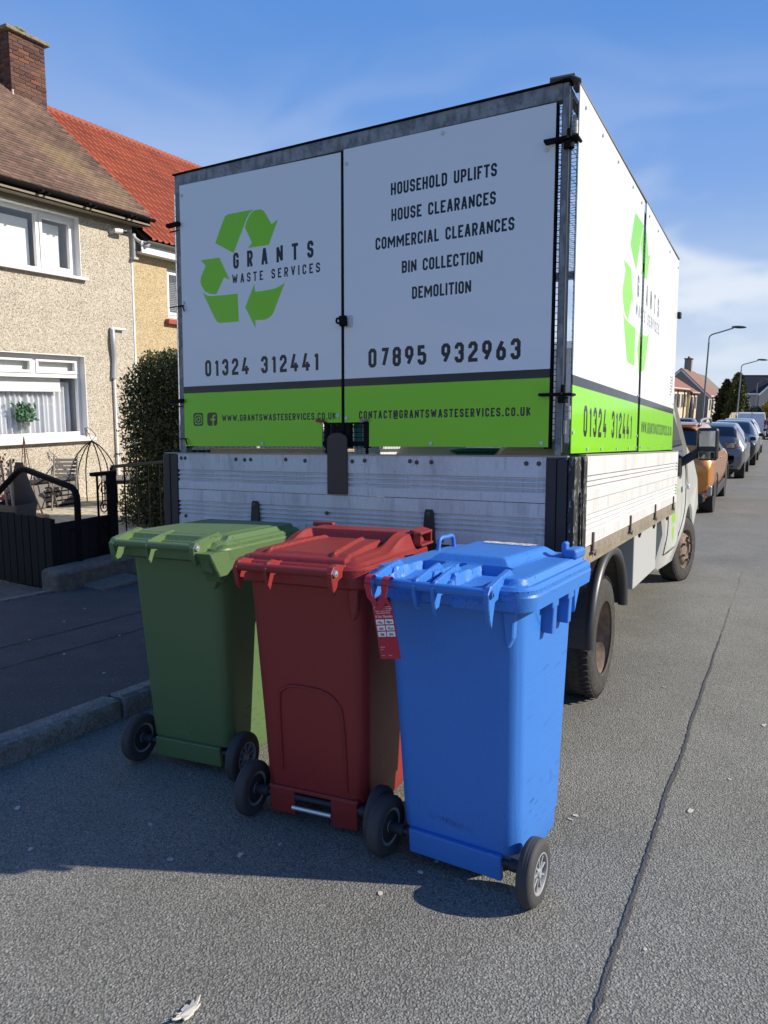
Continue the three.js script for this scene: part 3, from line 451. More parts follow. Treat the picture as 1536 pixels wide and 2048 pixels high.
// the three folded arrows, as fractions of their field
const LOGO = { x0: -2.7518, x1: -2.1863, y0: 2.0044, y1: 2.6039 };
const ARROWS = [
  [[0.195, 0.226], [0.244, 0.134], [0.305, 0.031], [0.324, 0.009], [0.356, 0.000], [0.513, 0.000], [0.657, 0.002], [0.614, 0.023], [0.573, 0.065], [0.544, 0.119], [0.480, 0.224], [0.415, 0.337]],
  [[0.681, 0.008], [0.741, 0.012], [0.774, 0.032], [0.814, 0.086], [0.858, 0.150], [0.929, 0.120], [0.877, 0.217], [0.825, 0.315], [0.703, 0.315], [0.584, 0.314], [0.633, 0.278], [0.552, 0.137], [0.573, 0.092], [0.604, 0.047], [0.641, 0.018]],
  [[0.009, 0.354], [0.128, 0.354], [0.244, 0.356], [0.302, 0.458], [0.362, 0.559], [0.296, 0.532], [0.198, 0.669], [0.123, 0.660], [0.061, 0.634], [0.016, 0.585], [0.000, 0.544], [0.008, 0.503], [0.071, 0.406]],
  [[0.023, 0.634], [0.060, 0.662], [0.106, 0.677], [0.162, 0.681], [0.308, 0.686], [0.456, 0.687], [0.465, 0.928], [0.246, 0.925], [0.208, 0.916], [0.181, 0.893]],
  [[0.543, 0.811], [0.654, 0.622], [0.661, 0.689], [0.744, 0.692], [0.820, 0.689], [0.894, 0.682], [0.953, 0.666], [1.000, 0.644], [0.934, 0.763], [0.870, 0.878], [0.846, 0.907], [0.816, 0.924], [0.763, 0.935], [0.661, 0.933], [0.660, 1.000]],
];
function arrows(ctx, x, y, w, h) { ctx.fillStyle = GREEN; for (const a of ARROWS) { ctx.beginPath(); a.forEach((p, i) => { const [u, v] = p; const X = x + u * w, Y = y + v * h; i ? ctx.lineTo(X, Y) : ctx.moveTo(X, Y); }); ctx.closePath(); ctx.fill(); } }
function signTexture(x0, x1, y0, y1, ppm, draw) { // canvas over a rectangle of a panel, in metres
  const c = document.createElement('canvas'); c.width = Math.round((x1 - x0) * ppm); c.height = Math.round((y1 - y0) * ppm);
  const ctx = c.getContext('2d'); ctx.fillStyle = WHITE; ctx.fillRect(0, 0, c.width, c.height);
  draw(ctx, (x) => (x - x0) * ppm, (y) => (y1 - y) * ppm, ppm);
  const t = new THREE.CanvasTexture(c); t.colorSpace = THREE.SRGBColorSpace; t.anisotropy = 8; t.needsUpdate = true; return t;
}
function grime(ctx, n, seed, a = 0.5) { reseed(seed); const { width: W, height: Hh } = ctx.canvas; for (let i = 0; i < n; i++) { const x = rnd() * W, y = rnd() * Hh, l = rr(1, 5); ctx.strokeStyle = `rgba(60,60,58,${rr(0.15, a)})`; ctx.lineWidth = rr(0.5, 1.4); ctx.beginPath(); ctx.moveTo(x, y); ctx.lineTo(x + rr(-l, l), y + rr(-l, l)); ctx.stroke(); } }
const bands = (ctx, X, Y, x0, x1, a, b, bottom) => { ctx.fillStyle = BAND; ctx.fillRect(X(x0) - 5, Y(a), X(x1) - X(x0) + 10, Y(b) - Y(a)); ctx.fillStyle = GREEN; ctx.fillRect(X(x0) - 5, Y(b), X(x1) - X(x0) + 10, Y(bottom) - Y(b) + 9); };
const artL = signTexture(-2.895, -1.848, 1.388, 2.808, 1200, (ctx, X, Y, k) => {
  bands(ctx, X, Y, -2.9, -1.84, 1.721, 1.684, 1.38);
  // logo: left tip x -2.77, right tip -2.15, top 2.60, bottom 2.02
  const ax0 = LOGO.x0, ax1 = LOGO.x1, ay0 = LOGO.y0, ay1 = LOGO.y1; arrows(ctx, X(ax0), Y(ay1), (ax1 - ax0) * k, (ay1 - ay0) * k);
  letter(ctx, 'GRANTS', X(-2.521), X(-2.012), Y(2.321), Y(2.402), { wide: 0.46, weight: 0.2 });
  letter(ctx, 'WASTE SERVICES', X(-2.530), X(-1.974), Y(2.245), Y(2.292), { wide: 0.5, weight: 0.18 });
  letter(ctx, '01324 312441', X(-2.730), X(-1.985), Y(1.771), Y(1.858), { wide: 0.5, weight: 0.2 });
  letter(ctx, 'WWW.GRANTSWASTESERVICES.CO.UK', X(-2.616), X(-1.885), Y(1.526), Y(1.560), { wide: 0.56, weight: 0.2 });
  ctx.fillStyle = '#1d2b12'; for (const [a, b] of [[-2.823, -2.751], [-2.722, -2.650]]) { ctx.beginPath(); ctx.roundRect(X(a), Y(1.575), (b - a) * k, 0.072 * k, 0.016 * k); ctx.fill(); }
  ctx.strokeStyle = GREEN; ctx.lineWidth = 0.0055 * k; ctx.beginPath(); ctx.roundRect(X(-2.811), Y(1.563), 0.048 * k, 0.048 * k, 0.014 * k); ctx.stroke(); ctx.beginPath(); ctx.arc(X(-2.787), Y(1.539), 0.0115 * k, 0, 7); ctx.stroke(); ctx.fillStyle = GREEN; ctx.beginPath(); ctx.arc(X(-2.773), Y(1.553), 0.003 * k, 0, 7); ctx.fill();
  ctx.lineWidth = 0.0105 * k; ctx.beginPath(); ctx.moveTo(X(-2.680), Y(1.503)); ctx.lineTo(X(-2.680), Y(1.547)); ctx.quadraticCurveTo(X(-2.680), Y(1.560), X(-2.664), Y(1.559)); ctx.moveTo(X(-2.699), Y(1.537)); ctx.lineTo(X(-2.664), Y(1.537)); ctx.stroke();
  grime(ctx, 60, 3);
});
const artR = signTexture(-1.838, -0.812, 1.388, 2.808, 1200, (ctx, X, Y) => {
  bands(ctx, X, Y, -1.84, -0.81, 1.721, 1.684, 1.38);
  for (const [s, a, b, y] of [['HOUSEHOLD UPLIFTS', -1.580, -1.066, 2.546], ['HOUSE CLEARANCES', -1.577, -1.069, 2.430], ['COMMERCIAL CLEARANCES', -1.661, -0.984, 2.311], ['BIN COLLECTION', -1.521, -1.125, 2.190], ['DEMOLITION', -1.468, -1.177, 2.069]]) letter(ctx, s, X(a), X(b), Y(y), Y(y + 0.054), { wide: 0.49, weight: 0.185 });
  letter(ctx, '07895 932963', X(-1.699), X(-0.946), Y(1.768), Y(1.857), { wide: 0.5, weight: 0.2 });
  letter(ctx, 'CONTACT@GRANTSWASTESERVICES.CO.UK', X(-1.752), X(-0.896), Y(1.5255), Y(1.5635), { wide: 0.5, weight: 0.2 });
  // scuffs by the lock and the hand-rubbed patch under it
  reseed(8); ctx.strokeStyle = 'rgba(70,72,76,.5)'; ctx.lineWidth = 1; for (let i = 0; i < 70; i++) { const x = X(-1.83 + 0.1 * rnd() * rnd()), y = Y(1.72 + 0.35 * rnd()); ctx.beginPath(); ctx.moveTo(x, y); ctx.lineTo(x + rr(-4, 4), y + rr(-6, 6)); ctx.stroke(); }
  grime(ctx, 90, 4);
});
const SX = -0.724; // outer face of the right side panels
const artSide = (za, zb, seed) => signTexture(za, zb, 1.362, 2.85, 820, (ctx, X, Y, k) => { // the coordinate runs from the rear (small) to the front: minus z
  bands(ctx, X, Y, za, zb, 1.694, 1.652, 1.36);
  const w = (LOGO.x1 - LOGO.x0) * 1.56, h = (LOGO.y1 - LOGO.y0) * 1.50; arrows(ctx, X(3.96), Y(2.695), w * k, h * k);
  letter(ctx, 'GRANTS', X(4.385), X(5.20), Y(2.262), Y(2.385), { wide: 0.46, weight: 0.2 }); letter(ctx, 'WASTE SERVICES', X(4.36), X(5.235), Y(2.152), Y(2.222), { wide: 0.5, weight: 0.18 });
  letter(ctx, '01324 312441', X(3.19), X(4.35), Y(1.440), Y(1.578), { wide: 0.5, weight: 0.19 });
  letter(ctx, 'WWW.GRANTSWASTESERVICES.CO.UK', X(4.675), X(6.045), Y(1.479), Y(1.552), { wide: 0.44, weight: 0.2 });
  // small printer's mark near the front edge
  ctx.fillStyle = '#5a5c60'; for (let i = 0; i < 7; i++) ctx.fillRect(X(5.86 + 0.025 * (i % 2)), Y(1.93 - i * 0.022), 0.09 * k, 0.010 * k); ctx.fillRect(X(5.97), Y(1.94), 0.03 * k, 0.12 * k);
  ctx.strokeStyle = 'rgba(120,122,124,.55)'; ctx.lineWidth = 1.1; ctx.beginPath(); ctx.moveTo(X(3.42), Y(2.30)); ctx.bezierCurveTo(X(3.55), Y(2.2), X(3.7), Y(2.18), X(3.98), Y(2.02)); ctx.stroke();
  grime(ctx, 40, seed);
});
const warp = (() => { const a = lattice(5, 201), b = lattice(13, 202); return dataTexture(256, (u, v) => [0.75 * a(u, v) + 0.25 * b(u, v)], false); })(); // thin boards are never quite flat
const panelMat = (t) => phy({ map: t, roughness: 0.38, specularIntensity: 0.4, clearcoat: 0.55, clearcoatRoughness: 0.02, bumpMap: warp, bumpScale: 0.006 });
M.artL = panelMat(artL); M.artR = panelMat(artR); M.artA = panelMat(artSide(2.985, 4.535, 5)); M.artB = panelMat(artSide(4.60, 6.13, 6));
M.panelPlain = phy({ color: lin(0.8, 0.8, 0.8), roughness: 0.4, clearcoat: 0.6 });
{ // white dropside boards: chipped paint, brown run-off and scratches, 1.2 m x 0.42 m tile
  const n1 = lattice(30, 91), n2 = lattice(120, 92), n3 = lattice(9, 93), n4 = lattice(300, 94);
  const mk = (amt, base) => dataTexture(1024, (u, v) => {
    const run = sstep(0.60, 0.85, n1(u, 0.1 + v * 0.12) * 0.55 + n2(u, v * 0.2) * 0.45) * amt, speck = sstep(0.87, 0.93, n2(u * 1.0, v) * 0.7 + 0.3 * n4(u, v)), patch = sstep(0.5, 0.8, n3(u, v)) * 0.16 * amt + 0.08 * (n4(u, v) - 0.5) + 0.05 * (n2(u, v * 0.3) - 0.5);
    let k = base - patch; let c = [k, k * 0.99, k * 0.965]; const q = run * 0.42; c = [mix(c[0], 0.24, q), mix(c[1], 0.21, q), mix(c[2], 0.18, q)]; if (speck > 0) c = c.map((x) => mix(x, 0.12, speck * 0.8)); return c.map(toS); }, true, 512);
  M.dropRear = std({ map: mk(0.6, 0.68), roughness: 0.5 }); M.dropSide = std({ map: mk(0.45, 0.68), roughness: 0.45 }); }
M.vanPaint = phy({ color: lin(0.60, 0.61, 0.56), roughness: 0.35, clearcoat: 0.8, clearcoatRoughness: 0.08 });
M.rail = std({ map: M.concrete.map, color: lin(1.6, 1.5, 1.35), roughness: 0.8, metalness: 0.1 });
M.plate = std({ color: lin(0.05, 0.036, 0.028), roughness: 0.5 });

M.mudguard = phy({ color: lin(0.045, 0.045, 0.047), roughness: 0.42, clearcoat: 0.2, clearcoatRoughness: 0.4 });
M.greenVinyl = std({ color: lin(0.25, 0.50, 0.05), roughness: 0.5, side: THREE.DoubleSide });
M.mirror = phy({ color: lin(0.26, 0.29, 0.31), metalness: 1, roughness: 0.03 });
M.sackCream = std({ color: lin(0.66, 0.56, 0.42), roughness: 0.9 }); M.sackTan = std({ color: lin(0.62, 0.45, 0.29), roughness: 0.85 });
M.tubGreen = phy({ color: lin(0.02, 0.11, 0.075), roughness: 0.4, side: THREE.DoubleSide });
{ const n1 = lattice(12, 97), n2 = lattice(40, 98); M.printedBag = std({ map: dataTexture(128, (u, v) => { const t = sstep(0.5, 0.6, v + 0.2 * n1(u, v)) * sstep(0.55, 0.35, u), l = (v * 26) % 1 < 0.4 && n2(u, Math.floor(v * 26) / 26) > 0.45 && v < 0.7 ? 1 : 0; let c = [0.75, 0.76, 0.76]; c = c.map((x, i) => mix(x, [0.08, 0.42, 0.38][i], t)); if (l && t < 0.2) c = [0.2, 0.22, 0.24]; return c.map(toS); }), roughness: 0.6 }); }

// ------------------------------------------------------------------ the dropside truck
const TB = V3(-1.875, 0, -2.95), truck = thing('truck', 'white dropside truck with tall cage of printed waste company panels', 'truck', L(TB.x, TB.y, TB.z), 0, { road: true });
const K = (g) => { g = Array.isArray(g) ? join(g) : g; return g.translate(-TB.x, -TB.y, -TB.z); };
const tp = (name, geo, mat, label, parent = truck) => part(parent, name, K(geo), mat, label);
{
  const zR = -2.95, xR = -0.70, xL = -3.035, yD = 1.35, zF = -6.30;
  // ribbed boards: profile across the thickness, [out, height]
  const profile = (h0, h1, top) => { const P = [[0, h0], [-0.028, h0], [-0.028, h1], [0, h1]]; const ribs = top ? [h1 - 0.088, h1 - 0.112, h1 - 0.136] : [h1 - 0.062, h1 - 0.085, h1 - 0.108, h1 - 0.131]; for (const r of ribs) P.push([0, r], [-0.012, r - 0.003], [-0.012, r - 0.008], [0, r - 0.019]); return P; };
  const rear = (h0, h1, top) => metric(alongX(profile(h0, h1, top).map(([a, b]) => [zR + a, b]), -2.93, -0.818), 1.2, 0.1, h0);
  const tail = tp('tailboard', [rear(1.154, yD, true), rear(0.945, 1.151, false)], M.dropRear);
  const cap = tp('top_strip', span(-3.03, -0.728, yD, yD + 0.006, zR - 0.03, zR + 0.004), M.galvLight, undefined, tail);
  const sidePan = (h0, h1, top) => { const g = extrude(shapeOf(profile(h0, h1, top)), 3.16); g.translate(xR, 0, zF); return metric(g, 1.2, 0.37, h0); };
  const sb = tp('dropside', [sidePan(1.154, yD + 0.004, true), sidePan(0.945, 1.151, false)], M.dropSide);
  tp('top_strip', span(xR - 0.03, xR + 0.004, yD + 0.005, yD + 0.011, zF, -3.14), M.galvLight, undefined, sb);
  const left = sb.clone(); left.children.length = 0; left.name = 'dropside'; const lg = span(xL, xL + 0.028, 0.945, yD, zF, -3.05); part(truck, 'dropside', K(metric(lg, 1.2)), M.dropSide);
  tp('headboard', metric(span(xL, xR, 0.945, 1.36, zF - 0.03, zF)), M.dropSide);
  // rear corner posts
  tp('corner_post', [span(-0.818, -0.772, 0.935, 1.343, zR - 0.03, zR + 0.006, 0.004), span(-0.769, -0.726, 0.93, 1.347, zR - 0.07, zR + 0.012, 0.006)], M.blackPlastic);
  tp('corner_strip', metric(join([span(-0.724, -0.694, 0.93, 1.352, zR - 0.10, zR + 0.004, 0.005), span(-0.7, -0.688, 0.94, 1.352, -3.14, zR - 0.11, 0.003), span(-0.692, -0.684, 0.94, 1.2, -3.03, -3.02), span(-0.692, -0.684, 0.94, 1.34, -3.07, -3.06)]), 0.5), M.scraped);
  tp('corner_post', [span(-2.985, -2.932, 0.935, 1.343, zR - 0.03, zR + 0.006, 0.004), span(-3.038, -2.988, 0.93, 1.345, zR - 0.07, zR + 0.01, 0.006)], M.blackPlastic);
  // rivets on the tailboard
  const rivet = (x, y) => { const g = new THREE.SphereGeometry(0.0075, 8, 5, 0, 7, 0, 1.57); g.rotateX(Math.PI / 2); const w = new THREE.CylinderGeometry(0.0105, 0.0105, 0.003, 10); w.rotateX(Math.PI / 2); return join([g, w]).translate(x, y, zR + 0.001); };
  for (const [x, y] of [[-2.905, 1.325], [-2.875, 1.325], [-2.51, 1.322], [-2.45, 1.32], [-2.41, 1.322], [-2.18, 1.325], [-2.06, 1.32], [-1.78, 1.32], [-1.71, 1.325], [-1.465, 1.325], [-1.43, 1.32], [-1.355, 1.322], [-0.905, 1.322], [-0.85, 1.322], [-1.845, 0.985], [-1.50, 0.975], [-1.30, 0.962], [-0.905, 0.955], [-2.88, 1.0], [-1.93, 1.06]]) tp('rivet', rivet(x, y), M.rustBolt, undefined, tail);
  // hinge straps and the centre plate
  const strap = (x) => extrude(shapeOf([[x - 0.036, 0.915], [x + 0.036, 0.915], [x + 0.022, 1.09], [x + 0.016, 1.104], [x - 0.016, 1.104], [x - 0.022, 1.09]]), 0.012, 0.002).translate(0, 0, zR);
  for (const x of [-2.378, -1.362]) { const h = tp('hinge_strap', strap(x), M.blackPlastic, undefined, tail); tp('rivet', rivet(x, 1.085).translate(0, 0, 0.012), M.rustBolt, undefined, h); }
  const pl = []; for (let i = 0; i <= 10; i++) { const a = Math.PI * i / 10; pl.push([-1.862 + 0.058 * Math.cos(a), 1.425 + 0.035 * Math.sin(a)]); } pl.push([-1.92, 1.157], [-1.804, 1.157]);
  tp('centre_plate', extrude(shapeOf(pl), 0.012, 0.003).translate(0, 0, zR + 0.001), M.plate);
  // bed and chassis
  tp('bed_floor', [span(xL + 0.03, xR - 0.03, 0.90, 0.94, zF, zR - 0.04)], M.grey);
  tp('side_rail', metric(join([span(xR - 0.05, xR - 0.004, 0.852, 0.938, zF, -2.98, 0.006), span(xL + 0.004, xL + 0.05, 0.852, 0.938, zF, -2.98, 0.006), span(xL, xR - 0.02, 0.84, 0.935, -3.02, zR + 0.002, 0.006)]), 0.6), M.rail);
  for (const z of [-3.317, -4.258, -5.179, -6.10]) tp('dropside_latch', [span(xR - 0.002, xR + 0.010, 0.90, 1.0, z - 0.011, z + 0.011, 0.004), rod(V3(xR + 0.006, 0.905, z - 0.05), V3(xR + 0.006, 0.905, z + 0.03), 0.008), rod(V3(xR + 0.006, 0.885, z - 0.04), V3(xR + 0.006, 0.91, z - 0.05), 0.006)], M.rustBolt);
  for (const z of [-4.72, -5.3, -5.95]) { const g = new THREE.TorusGeometry(0.03, 0.005, 6, 16, Math.PI); g.rotateY(Math.PI / 2); g.rotateX(Math.PI); g.translate(xR - 0.02, 0.852, z); tp('rope_hook', g, M.blackIron); }
  tp('chassis', [span(-1.55, -1.45, 0.55, 0.72, -8.6, -3.0), span(-2.3, -2.2, 0.55, 0.72, -8.6, -3.0), span(-2.9, -0.85, 0.72, 0.90, -3.9, -3.8), span(-2.9, -0.85, 0.72, 0.90, -5.6, -5.5), span(-2.9, -0.85, 0.76, 0.84, -3.1, -3.0), span(-2.85, -0.9, 0.28, 0.4, -4.05, -3.9)], M.plate);
  tp('rear_underrun', [span(-2.85, -0.92, 0.48, 0.58, -3.05, -2.99, 0.01), span(-1.6, -1.55, 0.5, 0.85, -3.05, -3.0), span(-2.2, -2.15, 0.5, 0.85, -3.05, -3.0)], M.plate);
  tp('side_locker', [span(-1.05, -0.80, 0.42, 0.84, -6.0, -5.02, 0.01)], M.pipeGrey);
  // ---- cage
  const y1 = 2.865, P = 0.045;
  const post = (x0, x1, z0, z1, b = yD + 0.005) => span(x0, x1, b, y1 - 0.003, z0, z1, 0.004);
  tp('cage_post', metric(join([post(-0.790, -0.764, -3.015, -2.968)]), 0.5), M.galv); tp('cage_post', metric(join([post(-2.928, -2.884, -3.015, -2.968)]), 0.5), M.galv);
  tp('cage_post', span(-0.7635, -0.760, yD + 0.02, y1 - 0.02, -3.012, -2.970), M.galvLight); 
  for (const x of [-0.80, -2.92]) tp('cage_post', metric(post(x - 0.02, x + 0.02, -6.2, -6.155), 0.5), M.galv);
  for (const x of [-0.80, -2.92]) tp('cage_post', metric(post(x - 0.02, x + 0.02, -4.59, -4.545), 0.5), M.blackIron);
  tp('cage_beam', metric(join([span(-2.928, -0.790, 2.797, y1, -3.012, -2.97, 0.004)]), 0.5), M.galv);
  tp('cage_beam', metric(span(-2.94, -0.76, y1, y1 + 0.006, -3.02, -2.962), 0.5), M.blackIron);
  for (const x of [-0.777, -2.906]) tp('cage_beam', metric(span(x - 0.015, x + 0.015, 2.82, 2.85, -6.155, -3.016, 0.004), 0.5), M.galv);
  tp('cage_beam', metric(span(-2.928, -0.764, 2.8, y1, -6.2, -6.157, 0.004), 0.5), M.galv);
  const catchTop = []; catchTop.push(rbox(0.10, 0.008, 0.10, 0.003, -0.80, y1 + 0.012, -2.99, 0, 0.3, 0.1), rbox(0.05, 0.006, 0.09, 0.002, -0.745, y1 + 0.004, -3.0, 0, 0.2, -0.5)); tp('corner_cap', catchTop, M.galv);
  // door frames behind the panels
  for (const [a, b] of [[-2.885, -1.852], [-1.836, -0.815]]) tp('door_frame', [span(a, a + 0.03, 1.385, 2.79, -3.0, -2.972), span(b - 0.024, b + 0.006, 1.385, 2.79, -3.0, -2.972), span(a + 0.03, b - 0.028, 2.76, 2.79, -3.0, -2.972), span(a + 0.03, b - 0.028, 1.395, 1.418, -3.0, -2.972), span(a + 0.03, b - 0.028, 2.05, 2.075, -3.0, -2.976)], M.blackIron);
  // wire mesh: rear, both sides and the top
  const wires = (rect, fixed, axis, step, r = 0.0016) => { const g = [], [a0, a1, b0, b1] = rect; const pt = (a, b) => axis === 'z' ? V3(a, b, fixed) : axis === 'x' ? V3(fixed, b, a) : V3(a, fixed, b);
    for (let a = a0; a <= a1; a += step) g.push(rod(pt(a, b0), pt(a, b1), r, 4)); for (let b = b0; b <= b1; b += step) g.push(rod(pt(a0, b), pt(a1, b), r, 4)); return join(g); };
  const mesh = (geo) => { const m = tp('wire_mesh', geo, M.blackIron); m.userData.kind = 'stuff'; return m; };
  mesh(wires([-2.88, -0.765, 1.41, 2.79], -3.006, 'z', 0.026)); mesh(wires([-6.15, -3.02, 1.36, 2.80], -0.742, 'x', 0.026)); mesh(wires([-6.15, -3.02, 1.36, 2.80], -2.905, 'x', 0.052)); mesh(wires([-2.9, -0.79, -6.15, -3.02], 2.82, 'y', 0.05));
  // printed panels
  const panel = (pts, x0, y0, w, h, mat, z) => { const g = extrude(shapeOf(pts), 0.004, 0); const p = g.attributes.position, uv = g.attributes.uv; for (let i = 0; i < p.count; i++) uv.setXY(i, (p.getX(i) - x0) / w, (p.getY(i) - y0) / h); g.translate(0, 0, z); return g; };
  const pA = tp('sign_panel', panel([[-2.890, 1.392], [-1.966, 1.392], [-1.966, 1.510], [-1.852, 1.510], [-1.852, 2.787], [-2.890, 2.804]], -2.895, 1.388, 1.047, 1.42, M.artL, -2.970), M.artL, 'rear left panel with green arrows logo and phone number');
  const pB = tp('sign_panel', panel([[-1.695, 1.392], [-0.817, 1.392], [-0.815, 2.791], [-1.836, 2.796], [-1.834, 1.510], [-1.695, 1.510]], -1.838, 1.388, 1.026, 1.42, M.artR, -2.970), M.artR, 'rear right panel listing services above a phone number');
  const sidePanel = (za, zb, x0, w, mat) => { const g = extrude(shapeOf([[za, 1.366], [zb, 1.366 + 0.006], [zb, 2.835], [za, 2.848]]), 0.004); const p = g.attributes.position, uv = g.attributes.uv; for (let i = 0; i < p.count; i++) uv.setXY(i, (p.getX(i) - x0) / w, (p.getY(i) - 1.362) / 1.488); g.rotateY(Math.PI / 2); g.translate(SX - 0.004, 0, 0); return g; };
  const pC = tp('sign_panel', sidePanel(2.985, 4.53, 2.985, 1.55, M.artA), M.artA, 'right side rear panel with phone number on green'); const pD = tp('sign_panel', sidePanel(4.605, 6.12, 4.60, 1.53, M.artB), M.artB, 'right side front panel with web address on green');
  tp('sign_panel', span(-2.965, -2.961, 1.37, 2.79, -6.1, -3.0), M.panelPlain);
  tp('sign_panel', span(-2.9, -0.79, 1.37, 2.1, -6.21, -6.205), M.panelPlain);
  const boltZ = (x, y) => { const g = new THREE.CylinderGeometry(0.0085, 0.0085, 0.006, 12); g.rotateX(Math.PI / 2); return g.translate(x, y, -2.963); };
  for (const [x, y, p] of [[-2.34, 1.408, pA], [-1.87, 1.545, pA], [-2.875, 2.75, pA], [-1.365, 1.408, pB], [-0.845, 1.41, pB], [-1.822, 1.53, pB], [-1.825, 1.98, pB], [-1.82, 2.73, pB], [-1.32, 2.77, pB], [-0.85, 2.61, pB], [-2.873, 2.18, pA]]) tp('bolt', boltZ(x, y), M.bolt, undefined, p);
  const boltX = (z, y) => { const g = new THREE.CylinderGeometry(0.008, 0.008, 0.007, 10); g.rotateZ(Math.PI / 2); return g.translate(SX + 0.003, y, z); };
  for (const [z, y, p] of [[-3.08, 2.795, pC], [-3.4, 2.800, pC], [-3.75, 2.800, pC], [-4.15, 2.800, pC], [-4.42, 2.795, pC], [-3.0, 1.455, pC], [-3.26, 1.385, pC], [-3.55, 1.385, pC], [-3.92, 1.385, pC], [-4.26, 1.388, pC], [-4.5, 1.39, pC], [-4.51, 1.46, pC], [-4.5, 1.70, pC], [-4.7, 2.795, pD], [-5.05, 2.795, pD], [-5.6, 2.790, pD], [-6.06, 2.775, pD], [-4.65, 1.395, pD], [-4.95, 1.39, pD], [-5.55, 1.39, pD], [-6.05, 1.395, pD], [-6.08, 1.73, pD]]) tp('bolt', boltX(z, y), M.bolt, undefined, p);
  tp('panel_trim', [span(SX - 0.010, SX + 0.001, 2.850, 2.862, -6.14, -2.985, 0.002), span(-0.76, SX - 0.012, 2.852, 2.862, -3.06, -3.01)], M.galv);
  tp('gap_strip', [span(-0.76, -0.735, 1.37, 2.80, -4.585, -4.55)], M.blackIron);
  // hinges on the corner post
  const hingeAt = (y) => join([rbox(0.10, 0.012, 0.05, 0.003, -0.805, y, -2.955), rbox(0.07, 0.01, 0.07, 0.003, -0.75, y, -2.975), rod(V3(-0.757, y - 0.01, -2.962), V3(-0.757, y - 0.035, -2.962), 0.022, 12), rod(V3(-0.757, y + 0.0, -2.962), V3(-0.757, y + 0.04, -2.962), 0.010, 10)]);
  tp('door_hinge', hingeAt(2.635), M.blackIron); tp('door_hinge', hingeAt(1.612), M.blackIron);
  tp('hinge_barrel', [rod(V3(-0.744, 2.66, -2.99), V3(-0.744, 2.71, -2.99), 0.017, 12), rod(V3(-0.744, 2.71, -2.99), V3(-0.744, 2.735, -2.99), 0.008, 10)], M.galvLight); tp('hinge_barrel', [rod(V3(-0.744, 1.51, -2.99), V3(-0.744, 1.565, -2.99), 0.018, 12), rbox(0.012, 0.06, 0.02, 0.003, -0.75, 1.475, -2.98)], M.galvLight);
  const tie = (y) => join([rbox(0.09, 0.02, 0.03, 0.005, -2.93, y, -2.955, 0, 0, 0.05), rod(V3(-2.97, y - 0.03, -2.97), V3(-2.9, y - 0.028, -2.97), 0.004)]); tp('door_hinge', tie(2.60), M.blackIron); tp('door_hinge', tie(1.642), M.blackIron);
  for (const y of [2.16, 1.43]) tp('wire_tie', [rod(V3(-2.98, y, -2.962), V3(-2.87, y + 0.004, -2.958), 0.003, 6), rod(V3(-2.875, y, -2.955), V3(-2.858, y - 0.03, -2.95), 0.004, 6)], M.blackIron);
  // lock in the middle and the drop bolts at the foot
  tp('door_gap_bar', span(-1.850, -1.8375, 1.47, 2.79, -2.985, -2.966), M.blackIron);
  tp('padlock', [rbox(0.035, 0.05, 0.028, 0.006, -1.828, 1.995, -2.945, 0, 0, 0.1), tube([V3(-1.84, 2.0, -2.95), V3(-1.862, 2.01, -2.945), V3(-1.864, 1.99, -2.945), V3(-1.842, 1.985, -2.95)], 0.005, 14)], M.blackIron); tp('hasp_plate', rbox(0.03, 0.055, 0.006, 0.002, -1.803, 1.995, -2.962), M.bolt);
  for (const [x, w] of [[-1.945, 0.022], [-1.712, 0.03]]) tp('drop_bolt', [span(x - w / 2, x + w / 2, 1.385, 1.515, -2.992, -2.965, 0.004), rod(V3(x, 1.34, -2.975), V3(x, 1.39, -2.975), 0.008)], M.blackIron);
  tp('drop_bolt_handle', [rod(V3(-1.99, 1.522, -2.95), V3(-1.945, 1.516, -2.95), 0.008, 8)], M.redPaint); tp('drop_bolt_handle', [rod(V3(-1.735, 1.512, -2.95), V3(-1.70, 1.522, -2.95), 0.008, 8)], M.galvLight);
  tp('cross_bar', [span(-1.96, -1.70, 1.502, 1.516, -2.99, -2.968)], M.blackIron);
  // ---- wheels
  const wheel = (x, z, R, name = 'wheel', outer = true, steer = 0) => {
    const g = new THREE.Group(); g.name = name; truck.add(g); g.position.set(x - TB.x, R, z - TB.z); g.rotation.y = steer;
    const W = 0.185, prof = [[0.60 * R, -W / 2], [0.80 * R, -W / 2 - 0.006], [0.93 * R, -W / 2 + 0.004], [0.985 * R, -W / 2 + 0.02], [R, -W / 2 + 0.045], [R, W / 2 - 0.045], [0.985 * R, W / 2 - 0.02], [0.93 * R, W / 2 - 0.004], [0.80 * R, W / 2 + 0.006], [0.60 * R, W / 2]].map(([a, b]) => new THREE.Vector2(a, b));
    const t = new THREE.LatheGeometry(prof, 56); t.rotateZ(-Math.PI / 2); part(g, 'tyre', metric(t, 0.25), M.tyre);
    const tr = []; for (let k = 0; k < 56; k++) { const a = k / 56 * Math.PI * 2; for (const s of [-1, 1]) { const b = box(0.05, 0.014, 0.018, s * 0.056, R - 0.001, 0); b.rotateX(a + s * 0.03); tr.push(b); } } part(g, 'tread', join(tr), M.tyre);
    return g;
  };
  const dish = (g, deep, R) => { // steel rim, the outer wheel of a twin pair is dished inwards
    const pr = deep ? [[0.62 * R, 0.085], [0.645 * R, 0.095], [0.62 * R, 0.08], [0.585 * R, 0.05], [0.57 * R, -0.02], [0.50 * R, -0.045], [0.34 * R, -0.05], [0.30 * R, -0.03], [0.0, -0.03]] : [[0.62 * R, 0.085], [0.645 * R, 0.095], [0.60 * R, 0.075], [0.57 * R, 0.04], [0.50 * R, 0.05], [0.44 * R, 0.085], [0.36 * R, 0.10], [0.30 * R, 0.10], [0.26 * R, 0.08], [0, 0.08]];
